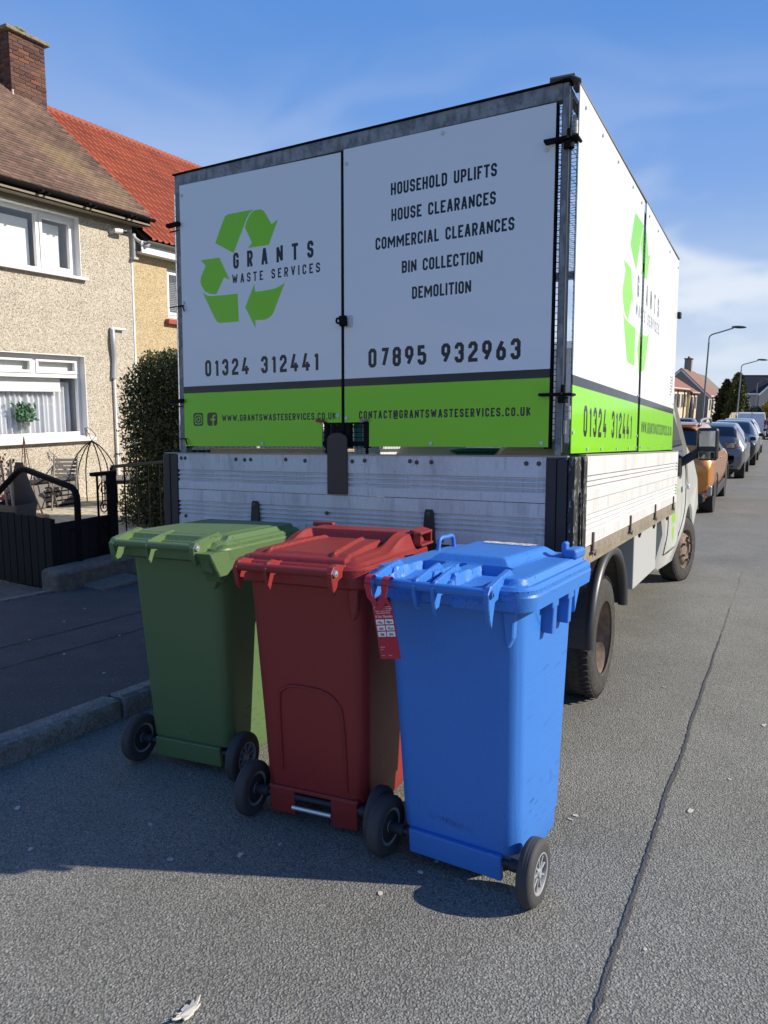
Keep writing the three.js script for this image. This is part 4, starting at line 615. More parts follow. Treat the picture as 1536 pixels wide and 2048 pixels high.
    const d = new THREE.LatheGeometry(pr.map(([a, b]) => new THREE.Vector2(a, b)), 48); d.rotateZ(-Math.PI / 2); const r = part(g, 'rim', metric(smooth(d, 0.7), 0.3), M.rimD);
    const nuts = []; for (let k = 0; k < 6; k++) { const a = k / 6 * Math.PI * 2, y = Math.cos(a), z = Math.sin(a), rad = deep ? 0.42 * R : 0.34 * R, x = deep ? -0.048 : 0.1; nuts.push(rod(V3(x, y * rad, z * rad), V3(x + 0.028, y * rad, z * rad), 0.014, 6)); } part(r, 'wheel_nut', join(nuts), M.rustBolt);
    const holes = []; for (let k = 0; k < 8; k++) { const a = (k + 0.5) / 8 * Math.PI * 2, rad = deep ? 0.42 * R : 0.505 * R; holes.push(rod(V3(deep ? -0.052 : 0.05, Math.cos(a) * rad, Math.sin(a) * rad), V3(deep ? -0.0445 : 0.058, Math.cos(a) * rad, Math.sin(a) * rad), 0.02, 10)); } part(r, 'rim_hole', join(holes), M.rubber);
  };
  M.rimD = M.rim.clone(); M.rimD.side = THREE.DoubleSide;
  const RW = 0.335;
  const w1 = wheel(-0.865, -4.0, RW); dish(w1, true, RW); wheel(-1.10, -4.0, RW);
  const w2 = wheel(-2.74, -4.0, RW); w2.rotation.y = Math.PI; dish(w2, true, RW); 
  const w3 = wheel(-0.885, -8.02, RW, 'wheel', true, -0.22); dish(w3, false, RW); const w4 = wheel(-2.74, -8.02, RW); w4.rotation.y = Math.PI; dish(w4, false, RW);
  tp('axle', [rod(V3(-2.7, RW, -4.0), V3(-0.95, RW, -4.0), 0.06, 12), rod(V3(-2.7, RW, -8.02), V3(-0.95, RW, -8.02), 0.05, 12)], M.plate);
  // mudguard: rolled plastic arch with a lip
  const archLine = (r) => { const P = [[-4.0 + r, 0.375]]; for (let k = 0; k <= 24; k++) { const a = Math.PI - mix(0, Math.PI - 0.05, k / 24); P.push([-4.0 - Math.cos(a) * r, 0.42 + Math.sin(a) * (r - 0.035)]); } return P; };
  const arch = (x0, x1) => alongX([...archLine(0.462), ...archLine(0.448).reverse()], x0, x1, 0);
  const lip = (x) => tube(archLine(0.436).map(([z, y]) => V3(x, y, z)), 0.030, 70, 10);
  tp('mudguard', [arch(-1.25, -0.752), lip(-0.758)], M.mudguard); tp('mudguard', [arch(-3.0, -2.6), lip(-3.0)], M.mudguard);
  // ---- cab
  const side = [[-6.33, 0.66], [-6.33, 2.25], [-6.40, 2.32], [-7.05, 2.32], [-7.32, 2.22], [-8.05, 1.42], [-8.55, 1.26], [-8.85, 1.05], [-8.93, 0.75], [-8.93, 0.36], [-8.52, 0.30]];
  const archC = []; for (let k = 0; k <= 14; k++) { const a = mix(0.05, Math.PI - 0.25, k / 14); archC.push([-8.06 - Math.cos(a) * 0.43, 0.36 + Math.sin(a) * 0.42]); }
  const low = [[-7.55, 0.33], [-7.40, 0.27], [-6.95, 0.29], [-6.42, 0.32], [-6.30, 0.36]];
  let cab = alongX([...side, ...archC, ...low], -2.95, -0.80, 0.02); cab = clean(cab);
  { const p = cab.attributes.position; for (let i = 0; i < p.count; i++) { const y = p.getY(i), x = p.getX(i), s = Math.sign(x + 1.875); p.setX(i, x - s * (0.16 * sstep(1.15, 2.1, y) + 0.05 * sstep(0.62, 0.3, y)) + s * 0.022 * Math.sin(Math.PI * clamp((y - 0.3) / 0.95))); } cab.computeVertexNormals(); }
  const cabM = tp('cab', smooth(cab, 0.5), M.vanPaint);
  const glassC = [[-6.5, 1.28], [-6.5, 1.92], [-7.28, 1.92], [-7.78, 1.42], [-7.82, 1.28]]; const wg = clean(alongX(glassC, -0.99, -0.836)); { const p = wg.attributes.position; for (let i = 0; i < p.count; i++) p.setX(i, p.getX(i) - 0.13 * sstep(1.15, 2.1, p.getY(i)) + 0.02); } tp('door_window', wg, M.darkGlass, undefined, cabM);
  tp('door_handle', rbox(0.03, 0.04, 0.16, 0.01, -0.772, 1.06, -6.55), M.blackPlastic, undefined, cabM);
  { // shut lines of the door and the sill
    const cx = (y) => -0.80 - 0.16 * sstep(1.15, 2.1, y) + 0.05 * -sstep(0.62, 0.3, y) + 0.022 * Math.sin(Math.PI * clamp((y - 0.3) / 0.95)) + 0.0006, ln = (pts) => tube(pts.map(([z, y]) => V3(cx(y), y, z)), 0.004, 30, 5);
    tp('door_seam', [ln([[-6.52, 1.9], [-6.5, 1.5], [-6.48, 1.1], [-6.48, 0.7], [-6.52, 0.46]]), ln([[-6.52, 0.46], [-6.9, 0.44], [-7.35, 0.44]]), ln([[-7.35, 0.44], [-7.62, 0.75], [-7.74, 1.1], [-7.78, 1.3]])], M.rubber, undefined, cabM); }
  // bits of the green logo on the cab side
  const leaf = (pts) => { const g = new THREE.ShapeGeometry(shapeOf(pts)); g.rotateY(Math.PI / 2); g.translate(-0.7695, 0, 0); return g; };
  tp('cab_decal', [leaf([[6.62, 0.77], [6.70, 0.86], [6.76, 0.78], [6.82, 0.86], [6.9, 0.80], [6.86, 0.70], [6.75, 0.73], [6.66, 0.70]]), leaf([[6.66, 0.66], [6.72, 0.70], [6.84, 0.68], [6.8, 0.58], [6.7, 0.56]]), leaf([[6.9, 1.0], [6.98, 1.07], [7.0, 0.92]])], M.greenVinyl, undefined, cabM);
  tp('windscreen_pillar', [rod(V3(-0.80, 1.3, -6.35), V3(-0.86, 2.2, -6.33), 0.012, 8), rod(V3(-0.80, 1.3, -6.27), V3(-0.79, 2.1, -6.27), 0.012, 8)], M.galv);
  tp('marker_lamp', [rbox(0.03, 0.05, 0.05, 0.008, -0.715, 2.43, -6.18)], M.blackPlastic);
  const mir = tp('door_mirror', [rbox(0.20, 0.32, 0.11, 0.035, -0.605, 1.42, -7.76, 0, 0, 0, 4), tube([V3(-0.86, 1.22, -7.62), V3(-0.80, 1.26, -7.70), V3(-0.68, 1.35, -7.76)], 0.045, 10), rbox(0.06, 0.2, 0.22, 0.03, -0.85, 1.2, -7.6)], M.blackPlastic);
  tp('mirror_glass', rbox(0.155, 0.175, 0.012, 0.02, -0.605, 1.465, -7.705, 0.09, 0, 0, 3), M.mirror, undefined, mir); tp('mirror_glass', rbox(0.15, 0.075, 0.012, 0.02, -0.607, 1.312, -7.705, 0.14, 0, 0, 3), M.mirror, undefined, mir);
  tp('side_repeater', rbox(0.04, 0.05, 0.07, 0.015, -0.765, 1.0, -7.7), M.bolt, undefined, cabM);
}
// ---- what the truck carries: seen through the slit above the tailboard
{
  const sackG = (sx, sy, sz, k) => { const g = new THREE.SphereGeometry(1, 36, 22), p = g.attributes.position; for (let i = 0; i < p.count; i++) { const x = p.getX(i), y = p.getY(i), z = p.getZ(i), f = 1 + 0.16 * fbm(x * 2.2 + k, y * 2.2, z * 2.2, 4); p.setXYZ(i, Math.sign(x) * Math.pow(Math.abs(x), 0.7) * sx * f, Math.max(-0.9, y * f) * sy, Math.sign(z) * Math.pow(Math.abs(z), 0.7) * sz * f); } g.computeVertexNormals(); return g; };
  const put = (name, label, cat, g, m, x, y, z, ry = 0) => { const o = shade(new THREE.Mesh(g, m)); o.name = numbered(name); scene.add(o); o.position.copy(L(x, y, z)); o.quaternion.copy(QR); o.rotateY(ry); return tag(o, label, cat); };
  put('rubbish_sack', 'cream sack in the truck just right of the drop bolts', 'sack', sackG(0.24, 0.26, 0.22, 1), M.sackCream, -1.50, 1.17, -3.30);
  put('rubbish_sack', 'pale orange sack at the right end of the load', 'sack', sackG(0.24, 0.27, 0.24, 5), M.sackTan, -0.97, 1.16, -3.30);
  const tub = thing('plastic_tub', 'dark green plastic tub with a rim amid the load', 'tub', L(-1.26, 0.95, -3.34), 0, { road: true });
  part(tub, 'tub', [new THREE.LatheGeometry([[0, 0], [0.13, 0], [0.17, 0.42], [0.165, 0.42], [0.12, 0.02], [0, 0.02]].map(([a, b]) => new THREE.Vector2(a, b)), 32)], M.tubGreen); const rim = new THREE.TorusGeometry(0.172, 0.012, 8, 32); rim.rotateX(Math.PI / 2); part(tub, 'rim', rim.translate(0, 0.425, 0), M.tubGreen);
  put('printed_bag', 'white printed paper bag standing behind the centre plate', 'bag', rbox(0.13, 0.24, 0.06, 0.02, 0, 0, 0, 0, 0, 0.06, 3), M.printedBag, -1.785, 1.40, -3.10, 0.1);
  put('timber_board', 'pale timber board lying across the load on the left', 'board', rbox(0.75, 0.03, 0.18, 0.004), M.sackTan, -2.45, 1.365, -3.2, 0.05);
}
// ------------------------------------------------------------------ wheeled bins
// a bin's own frame: x across, y up, z towards the handle; the axle stands over the origin
function section(hw, z0, z1, r, n = 10) { // rounded rectangle, counter-clockwise from the handle side
  const P = [], c = [[hw - r, z1 - r, 0], [hw - r, z0 + r, 1], [-hw + r, z0 + r, 2], [-hw + r, z1 - r, 3]];
  for (const [x, z, q] of c) for (let k = 0; k <= n; k++) { const a = Math.PI / 2 - (q + k / n) * Math.PI / 2; P.push([x + Math.cos(a) * r, z + Math.sin(a) * r]); }
  return P;
}
function loftRings(rings, capTop, capBottom) { // rings: [{y | y(x,z), pts}] from the bottom up
  const n = rings[0].pts.length, P = [], I = [], U = [];
  rings.forEach((q, j) => q.pts.forEach(([x, z], i) => { P.push(x, q.y, z); U.push(i / n * 1.6, q.y); }));
  for (let j = 0; j < rings.length - 1; j++) for (let i = 0; i < n; i++) { const a = j * n + i, b = j * n + (i + 1) % n, c = a + n, d = b + n; I.push(a, c, b, b, c, d); }
  const cap = (j, up) => { const c = P.length / 3; let sx = 0, sz = 0; rings[j].pts.forEach(([x, z]) => { sx += x / n; sz += z / n; }); P.push(sx, rings[j].y, sz); U.push(0, 0); for (let i = 0; i < n; i++) { const a = j * n + i, b = j * n + (i + 1) % n; up ? I.push(a, c, b) : I.push(a, b, c); } };
  if (capTop) cap(rings.length - 1, true); if (capBottom) cap(0, false);
  const g = new THREE.BufferGeometry(); g.setAttribute('position', new THREE.Float32BufferAttribute(P, 3)); g.setAttribute('uv', new THREE.Float32BufferAttribute(U, 2)); g.setIndex(I); g.computeVertexNormals();
  // outward check
  const nrm = g.attributes.normal; if (nrm.getX(0) * P[0] + nrm.getZ(0) * (P[2] + 0.15) < 0) { const ix = g.index.array; for (let i = 0; i < ix.length; i += 3) { const t = ix[i]; ix[i] = ix[i + 1]; ix[i + 1] = t; } g.computeVertexNormals(); }
  return g;
}
// a lid: its upper skin is a height field over a rounded rectangle, with a skirt down its edge
function lidGeo(hw, z0, z1, r, h, edge, n = 96, m = 116) {
  const P = [], I = [], U = [], inside = (x, z) => { const dx = Math.max(0, Math.abs(x) - (hw - r)), zc = z > (z0 + z1) / 2 ? Math.max(0, z - (z1 - r)) : Math.max(0, z0 + r - z); return r - Math.hypot(dx, zc); };
  const limX = (z) => { const zc = z > (z0 + z1) / 2 ? Math.max(0, z - (z1 - r)) : Math.max(0, z0 + r - z); return hw - r + Math.sqrt(Math.max(0, r * r - zc * zc)); };
  for (let j = 0; j <= m; j++) { const z = mix(z0, z1, j / m), lx = limX(z); for (let i = 0; i <= n; i++) { const x = mix(-lx, lx, i / n); P.push(x, h(x, z, Math.min(hw - Math.abs(x), z - z0, z1 - z, inside(x, z))), z); U.push(x, z); } }
  const w = n + 1; for (let j = 0; j < m; j++) for (let i = 0; i < n; i++) { const a = j * w + i; I.push(a, a + w, a + 1, a + 1, a + w, a + w + 1); }
  const g = new THREE.BufferGeometry(); g.setAttribute('position', new THREE.Float32BufferAttribute(P, 3)); g.setAttribute('uv', new THREE.Float32BufferAttribute(U, 2)); g.setIndex(I);
  // skirt
  const border = []; for (let i = 0; i <= n; i++) border.push(i); for (let j = 1; j <= m; j++) border.push(j * w + n); for (let i = n - 1; i >= 0; i--) border.push(m * w + i); for (let j = m - 1; j > 0; j--) border.push(j * w);
  const Q = [], QI = [], QU = []; border.forEach((b, k) => { const x = P[b * 3], y = P[b * 3 + 1], z = P[b * 3 + 2]; Q.push(x, y, z, x, y - edge, z); QU.push(k * 0.01, 0, k * 0.01, edge); }); const c = border.length;
  for (let k = 0; k < c; k++) { const a = k * 2, b = ((k + 1) % c) * 2; QI.push(a, b, a + 1, b, b + 1, a + 1); }
  const s = new THREE.BufferGeometry(); s.setAttribute('position', new THREE.Float32BufferAttribute(Q, 3)); s.setAttribute('uv', new THREE.Float32BufferAttribute(QU, 2)); s.setIndex(QI);
  return join([smooth(g.toNonIndexed ? (g.computeVertexNormals(), g) : g, 0.5), smooth((s.computeVertexNormals(), s), 0.5)]);
}
const plateau = (d, w) => sstep(0, w, d); // 0 outside, 1 inside, w metres of slope
const quad = (x, z, xa, xb, za, zb, tBack = 1, tFront = 1) => { const t = clamp((z - za) / (zb - za)), c = (xa + xb) / 2, hw = (xb - xa) / 2 * mix(tBack, tFront, t); return Math.min(hw - Math.abs(x - c), z - za, zb - z); };
{ const n1 = lattice(200, 101), n2 = lattice(14, 102);
  M.plasticBump = dataTexture(512, (u, v) => [n1(u, v) * 0.7 + n2(u, v) * 0.3], false);
  const dust = (() => { // fine scratches, pale rubbed spots, specks and a splash of dried dirt near the foot (v = height in metres)
    const c = document.createElement('canvas'); c.width = 1024; c.height = 1024; const x = c.getContext('2d'); x.fillStyle = '#f2f2f2'; x.fillRect(0, 0, 1024, 1024); reseed(103);
    for (let i = 0; i < 2600; i++) { const g = Math.round(rr(150, 255)); x.fillStyle = `rgba(${g},${g},${g},${rr(0.05, 0.35)})`; const r = rr(0.5, 3.2); x.beginPath(); x.ellipse(rnd() * 1024, rnd() * 1024, r * rr(0.6, 3), r, rnd() * 3, 0, 7); x.fill(); }
    for (let i = 0; i < 420; i++) { const a = rnd() * 1024, b = rnd() * 1024, l = rr(6, 70), t = rr(-1.9, -1.2); x.strokeStyle = rnd() > 0.45 ? `rgba(255,255,255,${rr(0.15, 0.6)})` : `rgba(90,90,90,${rr(0.1, 0.4)})`; x.lineWidth = rr(0.4, 1.3); x.beginPath(); x.moveTo(a, b); x.quadraticCurveTo(a + Math.cos(t) * l * 0.5 + rr(-5, 5), b + Math.sin(t) * l * 0.5, a + Math.cos(t) * l, b + Math.sin(t) * l); x.stroke(); }
    for (let i = 0; i < 1500; i++) { const h = Math.pow(rnd(), 2.6) * 0.30; x.fillStyle = `rgba(96,88,76,${rr(0.12, 0.5)})`; const r = rr(0.5, 2.4); x.beginPath(); x.ellipse(rnd() * 1024, 1024 - h * 1024, r, r * rr(0.8, 1.8), 0, 0, 7); x.fill(); }
    const t = new THREE.CanvasTexture(c); t.colorSpace = THREE.SRGBColorSpace; t.wrapS = t.wrapT = THREE.RepeatWrapping; t.needsUpdate = true; return t; })();
  const mk = (r, g, b, o = {}) => phy({ color: lin(r, g, b), map: dust, bumpMap: M.plasticBump, bumpScale: 0.0005, roughness: 0.42, specularIntensity: 0.8, side: THREE.DoubleSide, ...o });
  M.binGreen = mk(0.108, 0.182, 0.074); M.binRed = mk(0.275, 0.031, 0.029); M.binBlue = mk(0.050, 0.215, 0.66);
  M.axle = std({ color: lin(0.02, 0.025, 0.035), roughness: 0.6 }); M.zinc = phy({ color: lin(0.75, 0.75, 0.72), metalness: 0.8, roughness: 0.35 }); M.hubGrey = phy({ color: lin(0.30, 0.31, 0.32), roughness: 0.45 }); }
function stickerTexture(kind) {
  const c = document.createElement('canvas'); c.width = 512; c.height = 128; const x = c.getContext('2d'); reseed(kind === 'red' ? 3 : 4);
  x.clearRect(0, 0, 512, 128); x.fillStyle = '#e9e6e0'; for (let i = 0; i < 260; i++) { x.beginPath(); const a = rnd() * 512, b = rnd() * 128; x.moveTo(a, b); for (let k = 0; k < 4; k++) x.lineTo(a + rr(-60, 60), b + rr(-9, 9)); x.fill(); }
  const t = new THREE.CanvasTexture(c); t.colorSpace = THREE.SRGBColorSpace; t.needsUpdate = true; return t;
}
function makeBin(name, label, mat, pos, turn, spec) {
  const t = thing(name, label, 'wheelie bin', pos, turn, { road: true });
  // body: lower flap zone, tapered shell, collar
  const body = [];
  body.push(loftRings([{ y: 0.018, pts: section(0.175, -0.425, -0.14, 0.03) }, { y: 0.03, pts: section(0.190, -0.437, -0.125, 0.04) }, { y: 0.048, pts: section(0.196, -0.441, -0.115, 0.045) }, { y: 0.118, pts: section(0.200, -0.444, -0.012, 0.05) }, { y: 0.122, pts: section(0.206, -0.445, 0.0, 0.055) }, { y: 0.16, pts: section(0.208, -0.447, 0.004, 0.057) }, { y: 0.4, pts: section(0.216, -0.455, 0.026, 0.06) }, { y: 0.7, pts: section(0.226, -0.465, 0.055, 0.062) }, { y: 0.93, pts: section(0.234, -0.472, 0.078, 0.064) }], false, true));
  body.push(loftRings([{ y: 0.905, pts: section((spec.lidHalf ?? 0.283) - 0.021, -0.500, 0.105, 0.06) }, { y: 0.915, pts: section((spec.lidHalf ?? 0.283), -0.520, 0.128, 0.07) }, { y: 0.955, pts: section((spec.lidHalf ?? 0.283) + 0.004, -0.523, 0.130, 0.07) }, { y: 0.962, pts: section((spec.lidHalf ?? 0.283) + 0.001, -0.521, 0.128, 0.07) }], true, true));
  part(t, 'body', [...body.map((g) => smooth(g, 0.5)), ...(spec.body ? spec.body() : [])], mat);
  part(t, 'rear_flap', [rbox(0.330, 0.085, 0.02, 0.006, 0, 0.083, 0.005, 0.12), ...(spec.flap ? spec.flap() : [])], mat);
  // triangular stays under the rim
  const fin = (x0, x1, z, pts) => { const g = extrude(shapeOf(pts), x1 - x0, 0.001); g.rotateY(-Math.PI / 2); g.translate(x1, 0, z); return g; };
  const gus = []; for (const sx of [-1, 1]) for (const z of spec.stays ?? [-0.14, -0.30]) gus.push(rbox(0.045, 0.115, 0.032, 0.006, sx * 0.245, 0.86, z, 0, 0, -sx * 0.05), rbox(0.05, 0.03, 0.06, 0.006, sx * 0.245, 0.898, z));
  { // one tapering stay under the rear right corner
    const g = extrude(shapeOf([[-0.020, 0], [0.020, 0], [0.016, -0.085], [0.002, -0.115], [-0.006, -0.115]]), 0.03, 0.004); g.translate(0.203, 0.915, 0.062); gus.push(g); }
  for (const sx of [-1, 1]) { const g = extrude(shapeOf([[0, 0.905], [0.07, 0.905], [0, 0.80]]), 0.012, 0.002); g.rotateY(Math.PI / 2); g.translate(sx * 0.225 - 0.006, 0, -0.47); gus.push(g); }
  part(t, 'rim_stay', gus, mat);
  part(t, 'lid', lidGeo(spec.lidHalf ?? 0.283, -0.53, spec.lidBack ?? 0.134, 0.075, spec.lid, 0.028), mat);
  if (spec.onLid) part(t, 'lid_lug', spec.onLid(), mat);
  // handle bar on hooks
  const hz = 0.196, hy = 0.974;
  const hd = part(t, 'handle', [rod(V3(-0.180, hy, hz), V3(0.180, hy, hz), 0.0145, 16)], mat);
  const hook = (x, w, hang, s = 1) => { const top = spec.hookTop ?? 1.02; const pts = [[0.00, top - 0.035], [0.05, top], [0.12, top - 0.012], [0.165, 1.0], [0.198, 0.993], [0.214, 0.974], [0.212, 0.956], [0.202, 0.935 - hang * 0.5], [0.188, 0.935 - hang], [0.178, 0.935 - hang * 0.5], [0.165, 0.945], [0.12, 0.955], [0.04, 0.955]];
    const g = extrude(shapeOf(pts), w, 0.0025); g.rotateY(-Math.PI / 2); g.translate(x + w / 2, 0, 0); return g; };
  for (const [x, w, hang] of spec.hooks) part(t, 'handle_hook', smooth(hook(x, w, hang), 0.5), mat);
  for (const x of spec.pins ?? [0.209]) part(hd, 'hinge_pin', [rod(V3(x, hy, hz), V3(x + 0.008, hy, hz), 0.011, 14), rod(V3(x + 0.008, hy, hz), V3(x + 0.011, hy, hz), 0.006, 6)], spec.pinMat ?? M.zinc);
  // wheels
  for (const sx of [-1, 1]) {
    const w = new THREE.Group(); w.name = 'wheel'; t.add(w); w.position.set(sx * 0.263, 0.1, 0); w.rotation.set(0, sx < 0 ? Math.PI : 0, 0);
    const pr = [[0.062, -0.022], [0.088, -0.024], [0.097, -0.018], [0.0995, -0.012], [0.0985, -0.0105], [0.1, -0.009], [0.1, -0.003], [0.0985, -0.0015], [0.1, 0], [0.1, 0.006], [0.0985, 0.0075], [0.1, 0.009], [0.0995, 0.013], [0.097, 0.019], [0.088, 0.025], [0.080, 0.0255], [0.079, 0.0245], [0.078, 0.0255], [0.070, 0.0255], [0.069, 0.0245], [0.068, 0.0255], [0.062, 0.024]].map(([a, b]) => new THREE.Vector2(a, b));
    const ty = new THREE.LatheGeometry(pr, 56); ty.rotateZ(-Math.PI / 2); part(w, 'tyre', ty, M.binTyre);
    const rim = new THREE.LatheGeometry([[0.063, 0.022], [0.061, 0.0255], [0.055, 0.0235], [0.053, 0.006], [0.053, -0.02], [0.063, -0.02]].map(([a, b]) => new THREE.Vector2(a, b)), 40); rim.rotateZ(-Math.PI / 2);
    const sp = []; for (let k = 0; k < 9; k++) { const g = rbox(0.012, 0.040, 0.006, 0.002, 0.014, 0.036, 0); g.rotateX(k / 9 * Math.PI * 2); sp.push(g); }
    const r = part(w, 'rim', [rim, ...sp], M.hubGrey); part(r, 'hub_cap', [rod(V3(-0.02, 0, 0), V3(0.016, 0, 0), 0.02, 20), rod(V3(0.016, 0, 0), V3(0.024, 0, 0), 0.017, 20, 0.012)], M.hubGrey); part(r, 'wheel_back', rod(V3(-0.018, 0, 0), V3(-0.012, 0, 0), 0.054, 30), M.rubber);
  }
  t.scale.y = 1.014;
  part(t, 'axle', [rod(V3(-0.25, 0.1, 0), V3(0.25, 0.1, 0), 0.011, 12), rod(V3(-0.245, 0.1, 0), V3(-0.19, 0.1, 0), 0.019, 14), rod(V3(0.19, 0.1, 0), V3(0.245, 0.1, 0), 0.019, 14)], M.axle);
  return t;
}
M.binTyre = std({ color: lin(0.05, 0.05, 0.051), roughness: 0.75 });
const lip = (e) => 0.974 + 0.010 * sstep(0.0, 0.012, e) ;
const blueLid = (x, z, e) => { // flat lid with a raised tray and four ribs running to the handle
  let y = lip(e) + 0.020 * plateau(e - 0.024, 0.014) + 0.010 * plateau(e - 0.075, 0.05) * sstep(0.12, -0.1, z);
  y += 0.027 * plateau(quad(x, z, -0.165, 0.165, -0.47, -0.055, 1.06, 0.92), 0.05);
  for (const [a, b] of [[-0.178, -0.060], [-0.032, 0.002], [0.030, 0.178]]) { const d = quad(x, z, a, b, -0.065, 0.2, 0.72, 1.0); y -= (0.026 + 0.010 * sstep(-0.02, 0.08, z)) * plateau(d, 0.007); }
  y -= 0.02 * plateau(quad(x, z, 0.20, 0.246, -0.40, -0.36), 0.006);
  return y;
};
const redLid = (x, z, e) => { // square hump along the front with two ramped shoulders, a wide sloping panel between them down to the handle
  let y = lip(e) + 0.012 * plateau(e - 0.02, 0.02) + 0.012 * plateau(e - 0.045, 0.04);
  const hump = 0.044 * plateau(quad(x, z, -0.256, 0.256, -0.526, -0.315), 0.030);
  const sh = Math.abs(x) - 0.165, shoulder = 0.044 * sstep(-0.13, -0.32, z) * plateau(Math.min(sh, 0.256 - Math.abs(x), z + 0.526), 0.030);
  y += Math.max(hump, shoulder);
  y += 0.018 * plateau(quad(x, z, -0.205, 0.190, -0.29, 0.115, 0.80, 1.0), 0.012) * mix(0.5, 1, sstep(0.1, -0.2, z));
  y += 0.010 * plateau(0.013 - Math.abs(Math.abs(x + 0.005) - mix(0.075, 0.135, clamp((z + 0.29) / 0.4))), 0.010) * sstep(0.09, 0.07, z) * sstep(-0.28, -0.26, z);
  return y;
};
const greenLid = (x, z, e) => { // smooth pillow with rounded shoulders
  let y = lip(e) + 0.020 * plateau(e - 0.022, 0.02); y += 0.036 * plateau(e - 0.055, 0.075);
  y -= 0.020 * plateau(quad(x, z, 0.16, 0.26, 0.02, 0.16), 0.03); y -= 0.004 * plateau(quad(x, z, -0.2, 0.2, -0.46, -0.30), 0.008);
  return y;
};
const greenBin = makeBin('wheelie_bin', 'green wheelie bin at the kerb, leftmost of three, smooth lid', M.binGreen, L(-2.125, 0, -2.165), 0.11, { lid: greenLid, lidHalf: 0.272, hooks: [[-0.192, 0.026, 0.035], [-0.02, 0.008, 0.035], [0.192, 0.024, 0.035]], stays: [-0.30], pins: [0.205],
  onLid: () => [extrude(shapeOf([[0.205, 0.955], [0.185, 0.925], [0.125, 0.838], [0.100, 0.838], [0.085, 0.862], [0.0, 0.915], [0.0, 0.95]]), 0.075, 0.004).rotateY(-Math.PI / 2).translate(0.270, 0, 0), extrude(shapeOf([[0.20, 0.96], [0.18, 0.90], [0.155, 0.93], [0.15, 0.955]]), 0.03, 0.004).rotateY(-Math.PI / 2).translate(-0.18, 0, 0)],
  body: () => [extrude(shapeOf([[0.10, 0.93], [0.19, 0.93], [0.165, 0.88], [0.12, 0.845], [0.10, 0.845]]), 0.05, 0.005).rotateY(-Math.PI / 2).translate(0.255, 0, 0), rbox(0.12, 0.012, 0.004, 0.001, -0.05, 0.16, 0.005)] });
greenBin.scale.set(1.02, 1.03, 1.02);
const redBin = makeBin('wheelie_bin', 'dark red wheelie bin in the middle of three, recessed panel on its back', M.binRed, L(-1.388, 0, -2.03), 0.10, { lid: redLid, lidHalf: 0.268, hooks: [[-0.180, 0.018, 0.036], [-0.062, 0.013, 0.036], [0.178, 0.020, 0.036]], hookTop: 1.0, pins: [0.189], pinMat: M.zinc, stays: [-0.14],
  onLid: () => { const g = []; // the open grip at the right front corner
    g.push(rbox(0.05, 0.010, 0.135, 0.004, 0.249, 1.046, -0.445, 0, 0, -0.25), rbox(0.04, 0.010, 0.135, 0.004, 0.258, 0.996, -0.445), rbox(0.03, 0.05, 0.012, 0.004, 0.256, 1.022, -0.382, 0, 0.3, 0), rbox(0.03, 0.05, 0.012, 0.004, 0.256, 1.022, -0.508), rbox(0.10, 0.020, 0.03, 0.008, -0.215, 1.047, -0.50)); return g; },
  body: () => { // raised outline of the panel on the back
    const P = [], pl = (x, y) => V3(x, y, 0.0045 + 0.096 * (y - 0.16) + 0.0); for (const [x, y] of [[-0.125, 0.20], [-0.12, 0.47], [-0.095, 0.515], [-0.055, 0.53], [0.06, 0.525], [0.115, 0.49], [0.135, 0.42], [0.14, 0.16]]) P.push(pl(x, y)); return [tube(P, 0.0065, 70, 6)]; },
  flap: () => [] });
{ const fl = redBin.children.find((c) => c.name === 'rear_flap'); fl.geometry = join([rbox(0.105, 0.10, 0.016, 0.005, -0.128, 0.082, 0.001, 0.1), rbox(0.105, 0.11, 0.016, 0.005, 0.128, 0.077, 0.001, 0.1), rbox(0.37, 0.016, 0.02, 0.005, 0, 0.128, 0.002)]); part(redBin, 'axle_bar', rod(V3(-0.08, 0.066, 0.016), V3(0.08, 0.066, 0.016), 0.0085, 12), M.zinc, 'bright bare steel bar');
  const st = shade(new THREE.Mesh(new THREE.PlaneGeometry(0.30, 0.07), new THREE.MeshStandardMaterial({ map: stickerTexture('red'), transparent: true, alphaTest: 0.5, roughness: 0.7 }))); st.rotation.x = -Math.PI / 2; st.position.set(0.02, 1.046, -0.44); st.name = 'worn_sticker'; redBin.add(st); }
const blueBin = makeBin('wheelie_bin', 'bright blue wheelie bin nearest the road, rightmost of three, half in sun', M.binBlue, L(-0.812, 0, -1.998), -0.044, { lid: blueLid, hooks: [[-0.188, 0.016, 0.055], [-0.045, 0.013, 0.032], [0.017, 0.014, 0.045], [0.184, 0.018, 0.062]], hookTop: 1.022, pins: [0.193], pinMat: M.binBlue,
  onLid: () => [tube([V3(-0.225, 1.0, -0.30), V3(-0.225, 1.042, -0.315), V3(-0.222, 1.046, -0.36), V3(-0.222, 1.043, -0.41), V3(-0.222, 1.0, -0.425)], 0.008, 30, 8), rbox(0.02, 0.05, 0.035, 0.008, 0.214, 1.03, -0.40), rbox(0.05, 0.035, 0.11, 0.012, 0.236, 1.015, -0.43)] });
